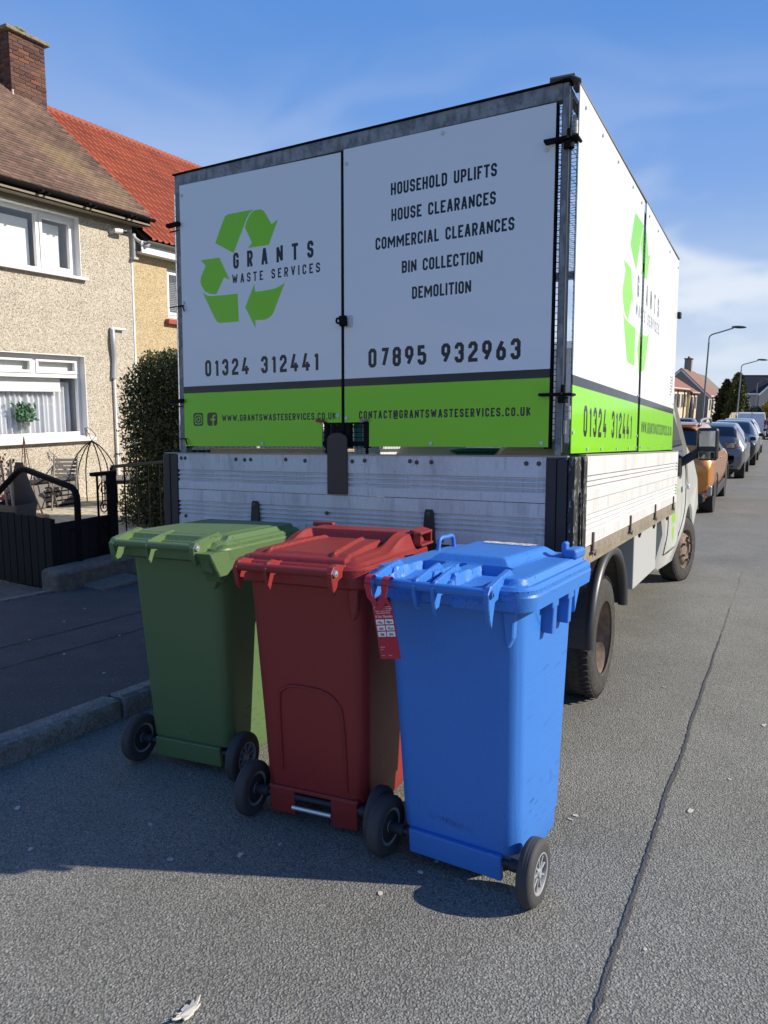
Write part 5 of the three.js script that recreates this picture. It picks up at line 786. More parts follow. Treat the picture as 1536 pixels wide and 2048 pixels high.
{ const st = shade(new THREE.Mesh(new THREE.PlaneGeometry(0.20, 0.05), new THREE.MeshStandardMaterial({ map: stickerTexture('blue'), transparent: true, alphaTest: 0.5, roughness: 0.7 }))); st.rotation.x = -Math.PI / 2; st.position.set(0.01, 1.0345, -0.40); st.name = 'worn_sticker'; blueBin.add(st);
  // dark scuffs low on the back
  const c = document.createElement('canvas'); c.width = 256; c.height = 64; const x = c.getContext('2d'); reseed(14); for (let i = 0; i < 420; i++) { const a = 128 + 110 * (rnd() + rnd() - 1), b = 20 + 0.10 * a + 16 * (rnd() + rnd() - 1); x.fillStyle = `rgba(20,40,90,${rr(0.08, 0.3)})`; x.fillRect(a, b, rr(1, 4), rr(1, 4)); }
  const tx = new THREE.CanvasTexture(c); tx.colorSpace = THREE.SRGBColorSpace; const sc = shade(new THREE.Mesh(new THREE.PlaneGeometry(0.22, 0.055), new THREE.MeshStandardMaterial({ map: tx, transparent: true, roughness: 0.6 }))); sc.position.set(-0.02, 0.185, 0.0085); sc.rotation.x = -0.09; sc.name = 'scuff_mark'; blueBin.add(sc); }
{ // red card tag hooked over the blue bin's handle
  const c = document.createElement('canvas'); c.width = 180; c.height = 400; const x = c.getContext('2d'); x.fillStyle = '#b02236'; x.fillRect(0, 0, 180, 400);
  x.fillStyle = '#f3e6e4'; x.textAlign = 'center'; x.font = 'bold 13px sans-serif'; ['We can only empty your', 'bin if it contains the right', 'items. Please take out', 'items shown below'].forEach((s, i) => x.fillText(s, 90, 30 + i * 15, 168)); x.font = 'bold 24px serif'; x.fillText('X No Thanks', 90, 104, 160);
  reseed(6); for (let r = 0; r < 3; r++) for (let k = 0; k < 2; k++) { x.fillStyle = '#e8e6e2'; x.fillRect(14 + k * 80, 116 + r * 44, 72, 36); for (let q = 0; q < 14; q++) { x.fillStyle = `rgba(${60 + 90 * rnd()},${60 + 80 * rnd()},${60 + 70 * rnd()},.75)`; x.beginPath(); x.ellipse(30 + k * 80 + 40 * rnd(), 130 + r * 44 + 14 * rnd(), rr(2, 10), rr(2, 5), 0, 0, 7); x.fill(); } }
  x.fillStyle = '#f0d9d8'; x.font = '11px sans-serif'; x.textAlign = 'left'; x.fillText('Address', 18, 318); x.fillText('Date', 18, 335); x.fillText('Crew', 18, 378); x.fillText('Route', 80, 378);
  const tx = new THREE.CanvasTexture(c); tx.colorSpace = THREE.SRGBColorSpace; tx.anisotropy = 8;
  const mt = std({ map: tx, roughness: 0.45 }), red = std({ color: lin(0.45, 0.02, 0.04), roughness: 0.45, side: THREE.DoubleSide });
  const t = thing('bin_tag', 'red printed card tag hanging from the blue bin handle', 'tag', L(-0.972, 0.985, -1.786), -0.04, { road: true });
  const body = extrude(shapeOf([[-0.034, -0.06], [-0.014, -0.035], [0.012, -0.035], [0.034, -0.056], [0.036, -0.225], [-0.036, -0.225]]), 0.0012); const p = body.attributes.position, uv = body.attributes.uv; for (let i = 0; i < p.count; i++) uv.setXY(i, (p.getX(i) + 0.036) / 0.072, (p.getY(i) + 0.225) / 0.17);
  const card = part(t, 'card', body, mt); card.rotation.z = 0.16; card.position.set(0.0, 0, 0.012); card.rotation.x = 0.05;
  const strap = (x0, w) => { const P = [], I = []; const n = 18; for (let i = 0; i <= n; i++) { const a = mix(-0.5, Math.PI + 1.0, i / n); for (const s of [-1, 1]) P.push(x0 + s * w, 0.006 + Math.sin(a) * 0.020, Math.cos(a) * 0.019); if (i) { const b = i * 2; I.push(b - 2, b - 1, b, b - 1, b + 1, b); } } const g = new THREE.BufferGeometry(); g.setAttribute('position', new THREE.Float32BufferAttribute(P, 3)); g.setIndex(I); g.computeVertexNormals(); return g; };
  const sg = [strap(-0.036, 0.011), strap(0.024, 0.012)];
  sg.push(extrude(shapeOf([[0.012, 0.0], [0.036, 0.0], [0.028, -0.03], [0.052, -0.062], [0.028, -0.05], [0.016, -0.075], [-0.012, -0.075], [0.0, -0.05], [0.014, -0.03]]), 0.0012).translate(0, 0, 0.0195), extrude(shapeOf([[-0.048, 0.0], [-0.025, 0.0], [-0.02, -0.03], [-0.006, -0.045], [0.004, -0.06], [-0.012, -0.062], [-0.036, -0.04]]), 0.0012).translate(0, 0, 0.0195));
  part(t, 'strap', sg, red);
}
// ------------------------------------------------------------------ parked cars
// a car's own frame: front towards -z, right side towards +x, ground at y = 0
function carBody(st) { // stations [z, bottom, shoulder, roof, halfBottom, halfMid, halfShoulder, halfRoof]
  const SN = 34;
  const ring = (s) => { const [, yb, ys, yr, wb, wm, ws, wr] = s; const q = [[0, yb], [wb * 0.9, yb], [wb, yb + 0.03], [wm, mix(yb, ys, 0.35)], [wm * 1.0, mix(yb, ys, 0.68)], [wm * 0.995, mix(yb, ys, 0.86)], [ws, ys], [mix(ws, wr, 0.5) + 0.012, mix(ys, yr, 0.5)], [wr, mix(ys, yr, 0.86)], [wr * 0.9, mix(ys, yr, 0.97)], [wr * 0.6, yr], [0, yr + 0.004]];
    return new THREE.CatmullRomCurve3([...q.map(([x, y]) => V3(x, y, 0)), ...q.slice(0, -1).reverse().map(([x, y]) => V3(-x, y, 0))], false, 'catmullrom', 0.35); };
  const curves = st.map(ring);
  const point = (t, v) => { const f = clamp(t) * (st.length - 1), i = Math.min(st.length - 2, Math.floor(f)), k = f - i, g = (j) => { j = clamp(j, 0, st.length - 1); const p = curves[j].getPoint(v); p.z = st[j][0]; return p; };
    const a = g(i - 1), b = g(i), c = g(i + 1), d = g(i + 2), out = V3(0, 0, 0); const cr = (p0, p1, p2, p3) => { const m1 = (p2 - p0) * 0.32, m2 = (p3 - p1) * 0.32, k2 = k * k, k3 = k2 * k; return (2 * k3 - 3 * k2 + 1) * p1 + (k3 - 2 * k2 + k) * m1 + (-2 * k3 + 3 * k2) * p2 + (k3 - k2) * m2; };
    for (const q of ['x', 'y', 'z']) out[q] = cr(a[q], b[q], c[q], d[q]); return out; };
  const grid = (t0, t1, v0, v1, nt, nv, off = 0) => { const P = [], I = []; const W = nv + 1;
    for (let i = 0; i <= nt; i++) for (let j = 0; j <= nv; j++) { const t = mix(t0, t1, i / nt), v = mix(v0, v1, j / nv), p = point(t, v); if (off) { const e = 0.004, a = point(t + e, v).sub(point(t - e, v)), b = point(t, Math.min(1, v + e)).sub(point(t, Math.max(0, v - e))); const n = b.cross(a).normalize(); const c = V3(0, 0.75, (st[0][0] + st[st.length - 1][0]) / 2); if (n.dot(p.clone().sub(c)) < 0) n.negate(); p.addScaledVector(n, off); } P.push(p.x, p.y, p.z); if (i && j) { const a = (i - 1) * W + j - 1; I.push(a, a + 1, a + W, a + 1, a + W + 1, a + W); } }
    const g = new THREE.BufferGeometry(); g.setAttribute('position', new THREE.Float32BufferAttribute(P, 3)); g.setIndex(I); g.computeVertexNormals();
    const n = g.attributes.normal, m = Math.floor(P.length / 6), c = V3(0, 0.7, (st[0][0] + st[st.length - 1][0]) / 2); if (n.getX(m) * (P[m * 3] - c.x) + n.getY(m) * (P[m * 3 + 1] - c.y) + n.getZ(m) * (P[m * 3 + 2] - c.z) < 0) { const ix = g.index.array; for (let i = 0; i < ix.length; i += 3) { const t = ix[i]; ix[i] = ix[i + 1]; ix[i + 1] = t; } g.computeVertexNormals(); } return g; };
  return { point, grid, shell: () => grid(0, 1, 0, 1, (st.length - 1) * 5, SN * 2) };
}
const paint = (r, g, b, m = 0) => phy({ color: lin(r, g, b), roughness: 0.4, metalness: m, clearcoat: 1, clearcoatRoughness: 0.03, side: THREE.DoubleSide });
M.alloy = phy({ color: lin(0.45, 0.45, 0.46), metalness: 0.8, roughness: 0.35 }); M.lampRed = phy({ color: lin(0.42, 0.012, 0.02), roughness: 0.12, clearcoat: 1, clearcoatRoughness: 0.02 }); M.lampClear = phy({ color: lin(0.65, 0.67, 0.7), metalness: 0.5, roughness: 0.12, clearcoat: 1 });
M.cladding = std({ color: lin(0.035, 0.036, 0.038), roughness: 0.7 }); M.skid = phy({ color: lin(0.34, 0.345, 0.35), roughness: 0.4, metalness: 0.3 });
function carWheels(t, R, half, zf, zb, opt = {}) {
  for (const [sx, z] of [[-1, zf], [1, zf], [-1, zb], [1, zb]]) {
    const w = new THREE.Group(); w.name = 'wheel'; t.add(w); w.position.set(sx * (half - 0.11), R, z); w.rotation.y = sx < 0 ? Math.PI : 0;
    const ty = new THREE.LatheGeometry([[0.66 * R, -0.11], [0.93 * R, -0.11], [R, -0.085], [R, 0.085], [0.93 * R, 0.11], [0.68 * R, 0.112], [0.66 * R, 0.10]].map(([a, b]) => new THREE.Vector2(a, b)), 36); ty.rotateZ(-Math.PI / 2); part(w, 'tyre', ty, M.tyre);
    const sp = []; for (let k = 0; k < 5; k++) { const g = rbox(0.02, 0.55 * R, 0.10 * R * 2, 0.01, 0.092, 0.36 * R, 0); g.rotateX(k / 5 * Math.PI * 2); sp.push(g); } const rm = new THREE.LatheGeometry([[0.60 * R, 0.05], [0.67 * R, 0.105], [0.66 * R, 0.06], [0.58 * R, 0.0], [0, -0.01]].map(([a, b]) => new THREE.Vector2(a, b)), 30); rm.rotateZ(-Math.PI / 2); part(w, 'rim', [rm, ...sp, rod(V3(0.06, 0, 0), V3(0.105, 0, 0), 0.13 * R, 14)], opt.rim ?? M.alloy);
    // dark opening of the arch round the wheel
    const a = new THREE.TorusGeometry(R * 1.10, R * 0.075, 8, 28, Math.PI); a.rotateY(Math.PI / 2); a.scale(opt.arch ?? 0.5, 1, 1); part(t, 'wheel_arch', a.translate(sx * (half - (opt.archIn ?? 0.012)), R + 0.005, z), M.cladding);
    const ad = new THREE.CylinderGeometry(R * 1.08, R * 1.08, 0.24, 28); ad.rotateZ(Math.PI / 2); part(t, 'arch_liner', ad.translate(sx * (half - 0.122), R + 0.015, z), M.rubber);
  }
}
const standing = (x, z) => V3(x, groundY(x, z), z);
function tiltTo(o, x, z) { const e = 0.9, n = V3(-(groundY(x + e, z) - groundY(x - e, z)) / (2 * e), 1, -(groundY(x, z + e) - groundY(x, z - e)) / (2 * e)).normalize(); o.quaternion.premultiply(new THREE.Quaternion().setFromUnitVectors(V3(0, 1, 0), n)); }

{ // orange SUV
  const x = -1.95, z = -15.95, t = thing('parked_car', 'orange sport utility car parked directly in front of the truck', 'car', standing(x, z), 0); tiltTo(t, x, z);
  const st = [[-2.17, 0.32, 0.70, 0.78, 0.60, 0.70, 0.62, 0.55], [-2.05, 0.26, 0.88, 0.96, 0.78, 0.86, 0.78, 0.62], [-1.5, 0.26, 1.00, 1.06, 0.82, 0.90, 0.84, 0.66], [-0.95, 0.26, 1.05, 1.12, 0.82, 0.90, 0.86, 0.66], [-0.45, 0.26, 1.06, 1.50, 0.82, 0.90, 0.86, 0.64], [0.0, 0.26, 1.07, 1.62, 0.82, 0.90, 0.86, 0.64], [0.9, 0.26, 1.08, 1.64, 0.82, 0.905, 0.87, 0.63], [1.55, 0.28, 1.09, 1.61, 0.82, 0.905, 0.87, 0.62], [1.86, 0.30, 1.09, 1.57, 0.80, 0.90, 0.85, 0.60], [2.02, 0.34, 1.07, 1.26, 0.76, 0.885, 0.82, 0.66], [2.12, 0.38, 0.98, 1.06, 0.72, 0.86, 0.78, 0.66], [2.17, 0.46, 0.90, 0.95, 0.66, 0.80, 0.72, 0.6], [2.18, 0.52, 0.80, 0.84, 0.3, 0.40, 0.35, 0.3]];
  const B = carBody(st), orange = paint(0.62, 0.23, 0.03, 0.2);
  const body = part(t, 'body', B.shell(), orange);
  // glass: rear window between roof edge and shoulder, side windows, windscreen
  part(t, 'rear_window', B.grid(8.05 / 12, 8.95 / 12, 0.345, 0.655, 10, 24, 0.006), M.darkGlass);
  for (const [a, b] of [[0.272, 0.352], [0.648, 0.728]]) { part(t, 'side_window', B.grid(4.4 / 12, 5.85 / 12, a, b, 8, 6, 0.006), M.darkGlass); part(t, 'side_window', B.grid(5.95 / 12, 6.9 / 12, a, b, 8, 6, 0.006), M.darkGlass); }
  part(t, 'windscreen', B.grid(3.15 / 12, 3.98 / 12, 0.36, 0.64, 6, 20, 0.006), M.darkGlass);
  part(t, 'spoiler', rbox(1.16, 0.035, 0.22, 0.015, 0, 1.625, 1.86, 0.12, 0, 0), orange);
  for (const s of [-1, 1]) part(t, 'roof_rail', [tube([V3(s * 0.60, 1.60, -0.55), V3(s * 0.60, 1.69, -0.4), V3(s * 0.60, 1.70, 0.9), V3(s * 0.60, 1.69, 1.4), V3(s * 0.59, 1.60, 1.6)], 0.022, 30, 8), rbox(0.05, 0.10, 0.16, 0.02, s * 0.60, 1.635, 1.46)], M.skid);
  const bump = part(t, 'rear_bumper', [rbox(1.60, 0.16, 0.22, 0.05, 0, 0.335, 2.06, 0, 0, 0, 4)], M.cladding);
  const sk = extrude(shapeOf([[-0.40, 0.64], [-0.28, 0.62], [-0.20, 0.52], [0.20, 0.52], [0.28, 0.62], [0.40, 0.64], [0.50, 0.50], [0.56, 0.38], [0.42, 0.34], [-0.42, 0.34], [-0.56, 0.38], [-0.50, 0.50]]), 0.05, 0.01); part(bump, 'skid_plate', sk.translate(-0.02, 0, 2.20), M.skid);
  part(bump, 'bumper_trim', [rbox(0.54, 0.20, 0.16, 0.04, 0.64, 0.47, 2.065, 0, 0.36, 0, 3), rbox(0.54, 0.20, 0.16, 0.04, -0.64, 0.47, 2.065, 0, -0.36, 0, 3)], M.skid);
  for (const s of [-1, 1]) { part(t, 'reflector', rbox(0.25, 0.075, 0.03, 0.01, s * 0.715, 0.475, 2.125, 0, s * 0.36, 0), M.lampRed); part(t, 'tail_lamp', rbox(0.20, 0.22, 0.08, 0.02, s * 0.76, 1.0, 2.03, 0, s * 0.5, 0), M.lampRed); }
  part(t, 'number_plate_recess', rbox(0.62, 0.17, 0.03, 0.02, -0.05, 0.89, 2.155), M.cladding);
  carWheels(t, 0.345, 0.90, -1.38, 1.29, { arch: 0.9, archIn: 0.0 }); part(t, 'sill_cladding', [rbox(0.05, 0.17, 2.0, 0.02, 0.89, 0.34, -0.05), rbox(0.05, 0.17, 2.0, 0.02, -0.89, 0.34, -0.05)], M.cladding);
  for (const s of [-1, 1]) { part(t, 'door_mirror', rbox(0.20, 0.15, 0.12, 0.045, s * 1.0, 1.14, -0.62, 0, 0, 0, 3), M.blackPlastic); part(t, 'door_handle', rbox(0.025, 0.03, 0.18, 0.01, s * 0.90, 0.96, 0.45), orange); }
  part(t, 'mirror_glass', rbox(0.16, 0.11, 0.01, 0.03, 1.0, 1.14, -0.555, 0, 0, 0, 3), M.mirror);
  part(t, 'underbody', box(1.5, 0.1, 3.6, 0, 0.28, 0), M.cladding);
}
function smallCar(label, x, z, turn, col, o = {}) { // rounded small hatchback
  const t = thing('parked_car', label, 'car', standing(x, z), turn); tiltTo(t, x, z);
  const s = o.len ?? 1, w = o.w ?? 1, h = o.h ?? 1;
  const st = [[-1.76, 0.30, 0.62, 0.68, 0.50, 0.58, 0.5, 0.42], [-1.66, 0.20, 0.80, 0.86, 0.66, 0.76, 0.68, 0.55], [-1.25, 0.18, 0.90, 0.97, 0.74, 0.80, 0.74, 0.58], [-0.85, 0.18, 0.93, 1.05, 0.74, 0.81, 0.75, 0.58], [-0.30, 0.18, 0.94, 1.40, 0.74, 0.81, 0.75, 0.54], [0.25, 0.18, 0.95, 1.47, 0.74, 0.81, 0.755, 0.53], [0.85, 0.18, 0.96, 1.46, 0.74, 0.81, 0.76, 0.52], [1.28, 0.20, 0.95, 1.38, 0.73, 0.805, 0.75, 0.50], [1.55, 0.24, 0.92, 1.12, 0.70, 0.78, 0.71, 0.54], [1.70, 0.28, 0.80, 0.88, 0.62, 0.73, 0.64, 0.52], [1.77, 0.36, 0.66, 0.70, 0.45, 0.55, 0.48, 0.4]].map(([a, b, c, d, e, f, g, i]) => [a * s, b, c * h, d * h, e * w, f * w, g * w, i * w]);
  const B = carBody(st), N = 10; part(t, 'body', B.shell(), col);
  part(t, 'rear_window', B.grid(7.1 / N, 7.95 / N, 0.35, 0.65, 8, 20, 0.006), M.darkGlass);
  for (const [a, b] of [[0.27, 0.352], [0.648, 0.73]]) { part(t, 'side_window', B.grid(3.5 / N, 5.1 / N, a, b, 8, 6, 0.006), M.darkGlass); part(t, 'side_window', B.grid(5.25 / N, 6.7 / N, a, b, 8, 6, 0.006), M.darkGlass); }
  part(t, 'windscreen', B.grid(3.05 / N, 3.95 / N, 0.36, 0.64, 6, 20, 0.006), M.darkGlass);
  for (const q of [-1, 1]) { part(t, 'tail_lamp', rbox(0.12, 0.18, 0.05, 0.02, q * 0.62 * w, 0.78 * h, 1.64 * s, 0.3, q * 0.55, 0), M.lampRed); const hl = new THREE.SphereGeometry(0.1, 16, 10); hl.scale(1.3, 0.75, 0.5); part(t, 'head_lamp', hl.translate(q * 0.54 * w, 0.72 * h, -1.66 * s), M.lampClear); part(t, 'door_mirror', rbox(0.16, 0.11, 0.1, 0.04, q * 0.88 * w, 1.0 * h, -0.55 * s, 0, 0, 0, 3), M.blackPlastic); part(t, 'door_handle', rbox(0.02, 0.03, 0.15, 0.008, q * 0.805 * w, 0.84 * h, 0.25), M.chrome); }
  part(t, 'number_plate', rbox(0.50, 0.11, 0.012, 0.004, 0, 0.50, 1.775 * s), o.plate ?? M.bolt); part(t, 'front_plate', rbox(0.50, 0.11, 0.012, 0.004, 0, 0.42, -1.775 * s), M.bolt);
  part(t, 'bumper_strip', [rbox(1.1 * w, 0.05, 0.05, 0.02, 0, 0.34, 1.735 * s), rbox(1.1 * w, 0.12, 0.05, 0.02, 0, 0.36, -1.73 * s)], M.cladding);
  carWheels(t, 0.295, 0.80 * w, -1.17 * s, 1.15 * s, {}); part(t, 'underbody', box(1.3 * w, 0.1, 2.9 * s, 0, 0.22, 0), M.cladding);
  return t;
}
smallCar('grey three-door hatchback parked beyond the orange car', -1.68, -22.9, 0, paint(0.17, 0.175, 0.18, 0.5));
smallCar('dark blue-grey car facing the camera behind the grey hatchback', -1.64, -28.2, Math.PI, paint(0.014, 0.016, 0.02, 0.1), { len: 1.12, w: 1.06, h: 0.98 });
smallCar('silver car parked beyond the dark car facing the camera', -1.7, -34.2, 0, paint(0.45, 0.45, 0.45, 0.5), { len: 1.15, w: 1.06 });
smallCar('dark car coming along the road at the right edge', -0.80, -62, Math.PI, paint(0.02, 0.024, 0.034, 0.2), { len: 1.15, w: 1.05 });
smallCar('white car in a drive seen above the orange car roof', -4.9, -27.0, -1.1, paint(0.72, 0.70, 0.66), { h: 1.02 });
smallCar('dark red car whose roof shows left of the white van', -4.45, -39, 0, paint(0.05, 0.012, 0.02, 0.2), { h: 1.0 });
{ // white van, its rear and nearside in view
  const x = -2.62, z = -58.5, t = thing('parked_van', 'white panel van parked far down the street with red tail lamps', 'van', standing(x, z), 0.20); tiltTo(t, x, z);
  const pr = [[2.4, 0.34], [2.42, 1.1], [2.34, 1.88], [2.22, 1.96], [-1.1, 1.96], [-1.35, 1.88], [-1.95, 1.15], [-2.35, 0.98], [-2.42, 0.4], [-2.3, 0.3]];
  let g = clean(alongX(pr, -0.95, 0.95, 0.03)); const p = g.attributes.position; for (let i = 0; i < p.count; i++) p.setX(i, p.getX(i) * (1 - 0.13 * sstep(0.9, 2.0, p.getY(i)))); g.computeVertexNormals();
  const vp = phy({ color: lin(0.72, 0.72, 0.74), roughness: 0.35, clearcoat: 1, clearcoatRoughness: 0.05 }); part(t, 'body', smooth(g, 0.6), vp);
  for (const s of [-1, 1]) { part(t, 'tail_lamp', rbox(0.13, 0.55, 0.06, 0.02, s * 0.86, 1.18, 2.39), M.lampRed); part(t, 'side_window', [rbox(0.012, 0.5, 0.75, 0.02, s * 0.875, 1.5, -0.85), rbox(0.012, 0.42, 0.9, 0.02, s * 0.872, 1.52, 0.2), rbox(0.012, 0.42, 0.8, 0.02, s * 0.872, 1.52, 1.3)], M.darkGlass); part(t, 'door_mirror', rbox(0.18, 0.26, 0.12, 0.04, s * 1.05, 1.25, -1.3), M.blackPlastic); }
  part(t, 'door_seam', [rbox(0.012, 1.3, 0.01, 0.002, 0, 1.15, 2.428), rbox(0.12, 0.03, 0.03, 0.01, 0.02, 1.90, 2.36)], M.cladding); part(t, 'rear_bumper', rbox(1.8, 0.2, 0.12, 0.04, 0, 0.42, 2.42), M.cladding);
  carWheels(t, 0.33, 0.95, -1.5, 1.4, {});
}
// ------------------------------------------------------------------ street lamps
function streetLamp(label, x, z, h, arm, tone) {
  const t = thing('street_lamp', label, 'street lamp', V3(x, groundY(x, z) + 0.1, z), 0, { group: undefined });
  const H0 = h - 0.1; part(t, 'post', [rod(V3(0, 0, 0), V3(0, 1.2, 0), 0.075, 12), rod(V3(0, 1.2, 0), V3(0, H0 - 0.35, 0), 0.05, 12, 0.042)], M.lampPost); part(t, 'arm', tube([V3(0, H0 - 0.36, 0), V3(0, H0 - 0.1, 0), V3(0.12, H0 + 0.04, 0), V3(0.45, H0 + 0.14, 0.0), V3(arm, H0 + 0.34, 0)], 0.034, 30, 8), M.lampPost);
  const hd = new THREE.SphereGeometry(1, 18, 12); hd.scale(0.36, 0.07, 0.15); hd.rotateZ(-0.06); part(t, 'lantern', hd.translate(arm + 0.25, H0 + 0.38, 0), M.lampHead);
}
M.lampPost = phy({ color: lin(0.24, 0.25, 0.25), roughness: 0.5, metalness: 0.3 }); M.lampHead = std({ color: lin(0.07, 0.07, 0.075), roughness: 0.5 });
streetLamp('tall grey street lamp, nearest and largest, above the orange car', -3.95, -42, 5.75, 1.1);
streetLamp('grey street lamp in front of the tall conifers', -3.36, -61, 5.45, 1.1);
streetLamp('farthest grey street lamp, before the dark-roofed house', -3.3, -92, 5.7, 0.4);
{ const t = thing('street_lamp', 'street lamp across the road, mirrored in the truck side', 'street lamp', V3(7.0, groundY(7, -25) + 0.1, -25.5), 0); part(t, 'post', [rod(V3(0, 0, 0), V3(0, 1.2, 0), 0.09, 12), rod(V3(0, 1.2, 0), V3(0, 5.6, 0), 0.06, 12, 0.05)], M.lampPost); part(t, 'arm', tube([V3(0, 5.6, 0), V3(-0.1, 5.9, 0), V3(-1.2, 6.2, 0)], 0.04, 20, 8), M.lampPost); const hd = new THREE.SphereGeometry(1, 16, 10); hd.scale(0.36, 0.07, 0.15); part(t, 'lantern', hd.translate(-1.4, 6.24, 0), M.lampHead); }
// ------------------------------------------------------------------ houses farther down and across the street
function farHouse(label, o) { // ridge along z; x0 = street face, depth to the left; faces +x
  const t = thing('house', label, 'house', V3(o.x, o.y, (o.z0 + o.z1) / 2)), dz = Math.abs(o.z1 - o.z0) / 2, d = o.depth, e = o.eave, r = o.ridge, dir = o.dir ?? 1;
  const gable = shapeOf([[0, 0], [0, e], [-d / 2, r], [-d, e], [-d, 0]]); const g = extrude(gable, dz * 2); g.translate(0, 0, -dz); if (dir < 0) g.applyMatrix4(new THREE.Matrix4().makeRotationY(Math.PI));
  part(t, 'wall', metric(g, 1.2), o.front ?? M.harlCream);
  if (o.gable) { const a = new THREE.ShapeGeometry(gable); part(t, 'gable_wall', metric(a.translate(0, 0, dz + 0.015), 1.2), o.gable); }
  const sl = Math.atan2(r - e, d / 2), len = Math.hypot(r - e, d / 2) + 0.35; const slab = (s) => { const b = rbox(len, 0.10, dz * 2 + 0.3, 0.02); b.rotateZ(-s * sl); b.translate(-d / 2 + s * (d / 4 + 0.16 * Math.cos(sl)), (e + r) / 2 + 0.05 - 0.13 * Math.sin(sl), 0); if (dir < 0) b.applyMatrix4(new THREE.Matrix4().makeRotationY(Math.PI)); return b; };
  const roof = part(t, 'roof', metric(join([slab(1), slab(-1)]), 1), o.roof);
  const rows = []; for (let k = 1; k < 12; k++) for (const s of [1]) { const b = box(0.05, 0.03, dz * 2 + 0.28); b.rotateZ(-s * sl); const f = k / 12; b.translate(-d / 2 + s * (d / 2 * f), r + 0.11 - (r - e) * f, 0); if (dir < 0) b.applyMatrix4(new THREE.Matrix4().makeRotationY(Math.PI)); rows.push(b); } part(roof, 'tile_course', join(rows), o.roof);
  if (o.barge) part(roof, 'bargeboard', [1, -1].map((s) => { const b = box(len, 0.2, 0.04); b.rotateZ(-s * sl); b.translate(-d / 2 + s * (d / 4 + 0.16 * Math.cos(sl)), (e + r) / 2 - 0.09 - 0.13 * Math.sin(sl), dz + 0.13); return b; }), M.upvc);
  part(roof, 'eaves_board', (() => { const b = box(0.04, 0.18, dz * 2 + 0.2, dir * 0.22, e - 0.06, 0); return b; })(), M.upvc);
  for (const [z, y, w, h, door] of o.windows ?? []) { const q = part(t, door ? 'door' : 'window', rbox(0.05, h, w, 0.01, dir * 0.012, y + h / 2, z), M.upvc); if (!door) { part(q, 'pane', [box(0.012, h - 0.14, w / 2 - 0.1, dir * 0.036, y + h / 2, z - w / 4 + 0.01), box(0.012, h - 0.14, w / 2 - 0.1, dir * 0.036, y + h / 2, z + w / 4 - 0.01)], M.darkGlass); } else part(q, 'door_panel', box(0.012, h - 0.2, w - 0.2, dir * 0.036, y + h / 2, z), M.grey); }
  for (const [z, w] of o.chimneys ?? []) { const c = part(roof, 'chimney', [rbox(0.75, 1.5, w, 0.02, -d / 2, r + 0.55, z)], o.chimney ?? M.harlGrey); part(c, 'chimney_cap', rbox(0.9, 0.12, w + 0.15, 0.02, -d / 2, r + 1.34, z), M.concrete); part(c, 'chimney_pot', [rod(V3(-d / 2, r + 1.38, z - w / 4), V3(-d / 2, r + 1.6, z - w / 4), 0.11, 10), rod(V3(-d / 2, r + 1.38, z + w / 4), V3(-d / 2, r + 1.6, z + w / 4), 0.11, 10)], M.redPaint); }
  for (const z of o.pipes ?? []) part(t, 'downpipe', rod(V3(dir * 0.06, 0, z), V3(dir * 0.06, e - 0.1, z), 0.05, 8), M.cladding);
  return t;
}
farHouse('cream two-storey house with red roof, first beyond the truck edge', { x: -8.4, y: -2.4, z0: -60, z1: -73.5, depth: 6.5, eave: 4.62, ridge: 7.0, roof: M.redFar, windows: [[-5.2, 2.9, 1.5, 1.3], [-3.3, 2.9, 1.2, 1.3], [-1, 2.9, 1.3, 1.3], [1.2, 2.9, 1.3, 1.3], [-5.2, 0.6, 1.6, 1.3], [-3.2, 0.1, 0.95, 2.0, 1], [-1, 0.6, 1.6, 1.3], [1.2, 0.6, 1.6, 1.3]], pipes: [-4.4, 0.1] });
farHouse('cream end house with lower red roof before the grey gable', { x: -8.15, y: -2.5, z0: -73.6, z1: -79.6, depth: 6.5, eave: 4.45, ridge: 6.5, roof: M.redFar, windows: [[-1.6, 2.8, 1.3, 1.3], [1.4, 2.8, 1.2, 1.3], [-1.6, 0.6, 1.5, 1.3], [1.4, 0.1, 0.95, 2.0, 1]], pipes: [2.6, -0.2] });
farHouse('grey gabled house with brown-red roof and tall chimney', { x: -7.55, y: -2.95, z0: -85, z1: -97.5, depth: 5.9, eave: 4.62, ridge: 7.42, roof: M.redFar2, front: M.harlBeige, gable: M.harlGrey, barge: true, chimneys: [[0.4, 1.1]], windows: [[4.4, 3.0, 1.5, 1.3], [1.0, 3.0, 1.5, 1.3], [-2.5, 3.0, 1.5, 1.3], [4.4, 0.6, 1.8, 1.3], [1.0, 0.6, 1.6, 1.3]], pipes: [2.6] });
farHouse('white house with brown roof just left of the conifers', { x: -7.5, y: -3.2, z0: -98, z1: -112, depth: 6.2, eave: 4.75, ridge: 7.6, roof: M.brownFar, front: M.harlWhite, windows: [[5.0, 3.0, 1.5, 1.3], [1.5, 3.0, 1.5, 1.3], [5, 0.6, 1.5, 1.3]], pipes: [3.2] });
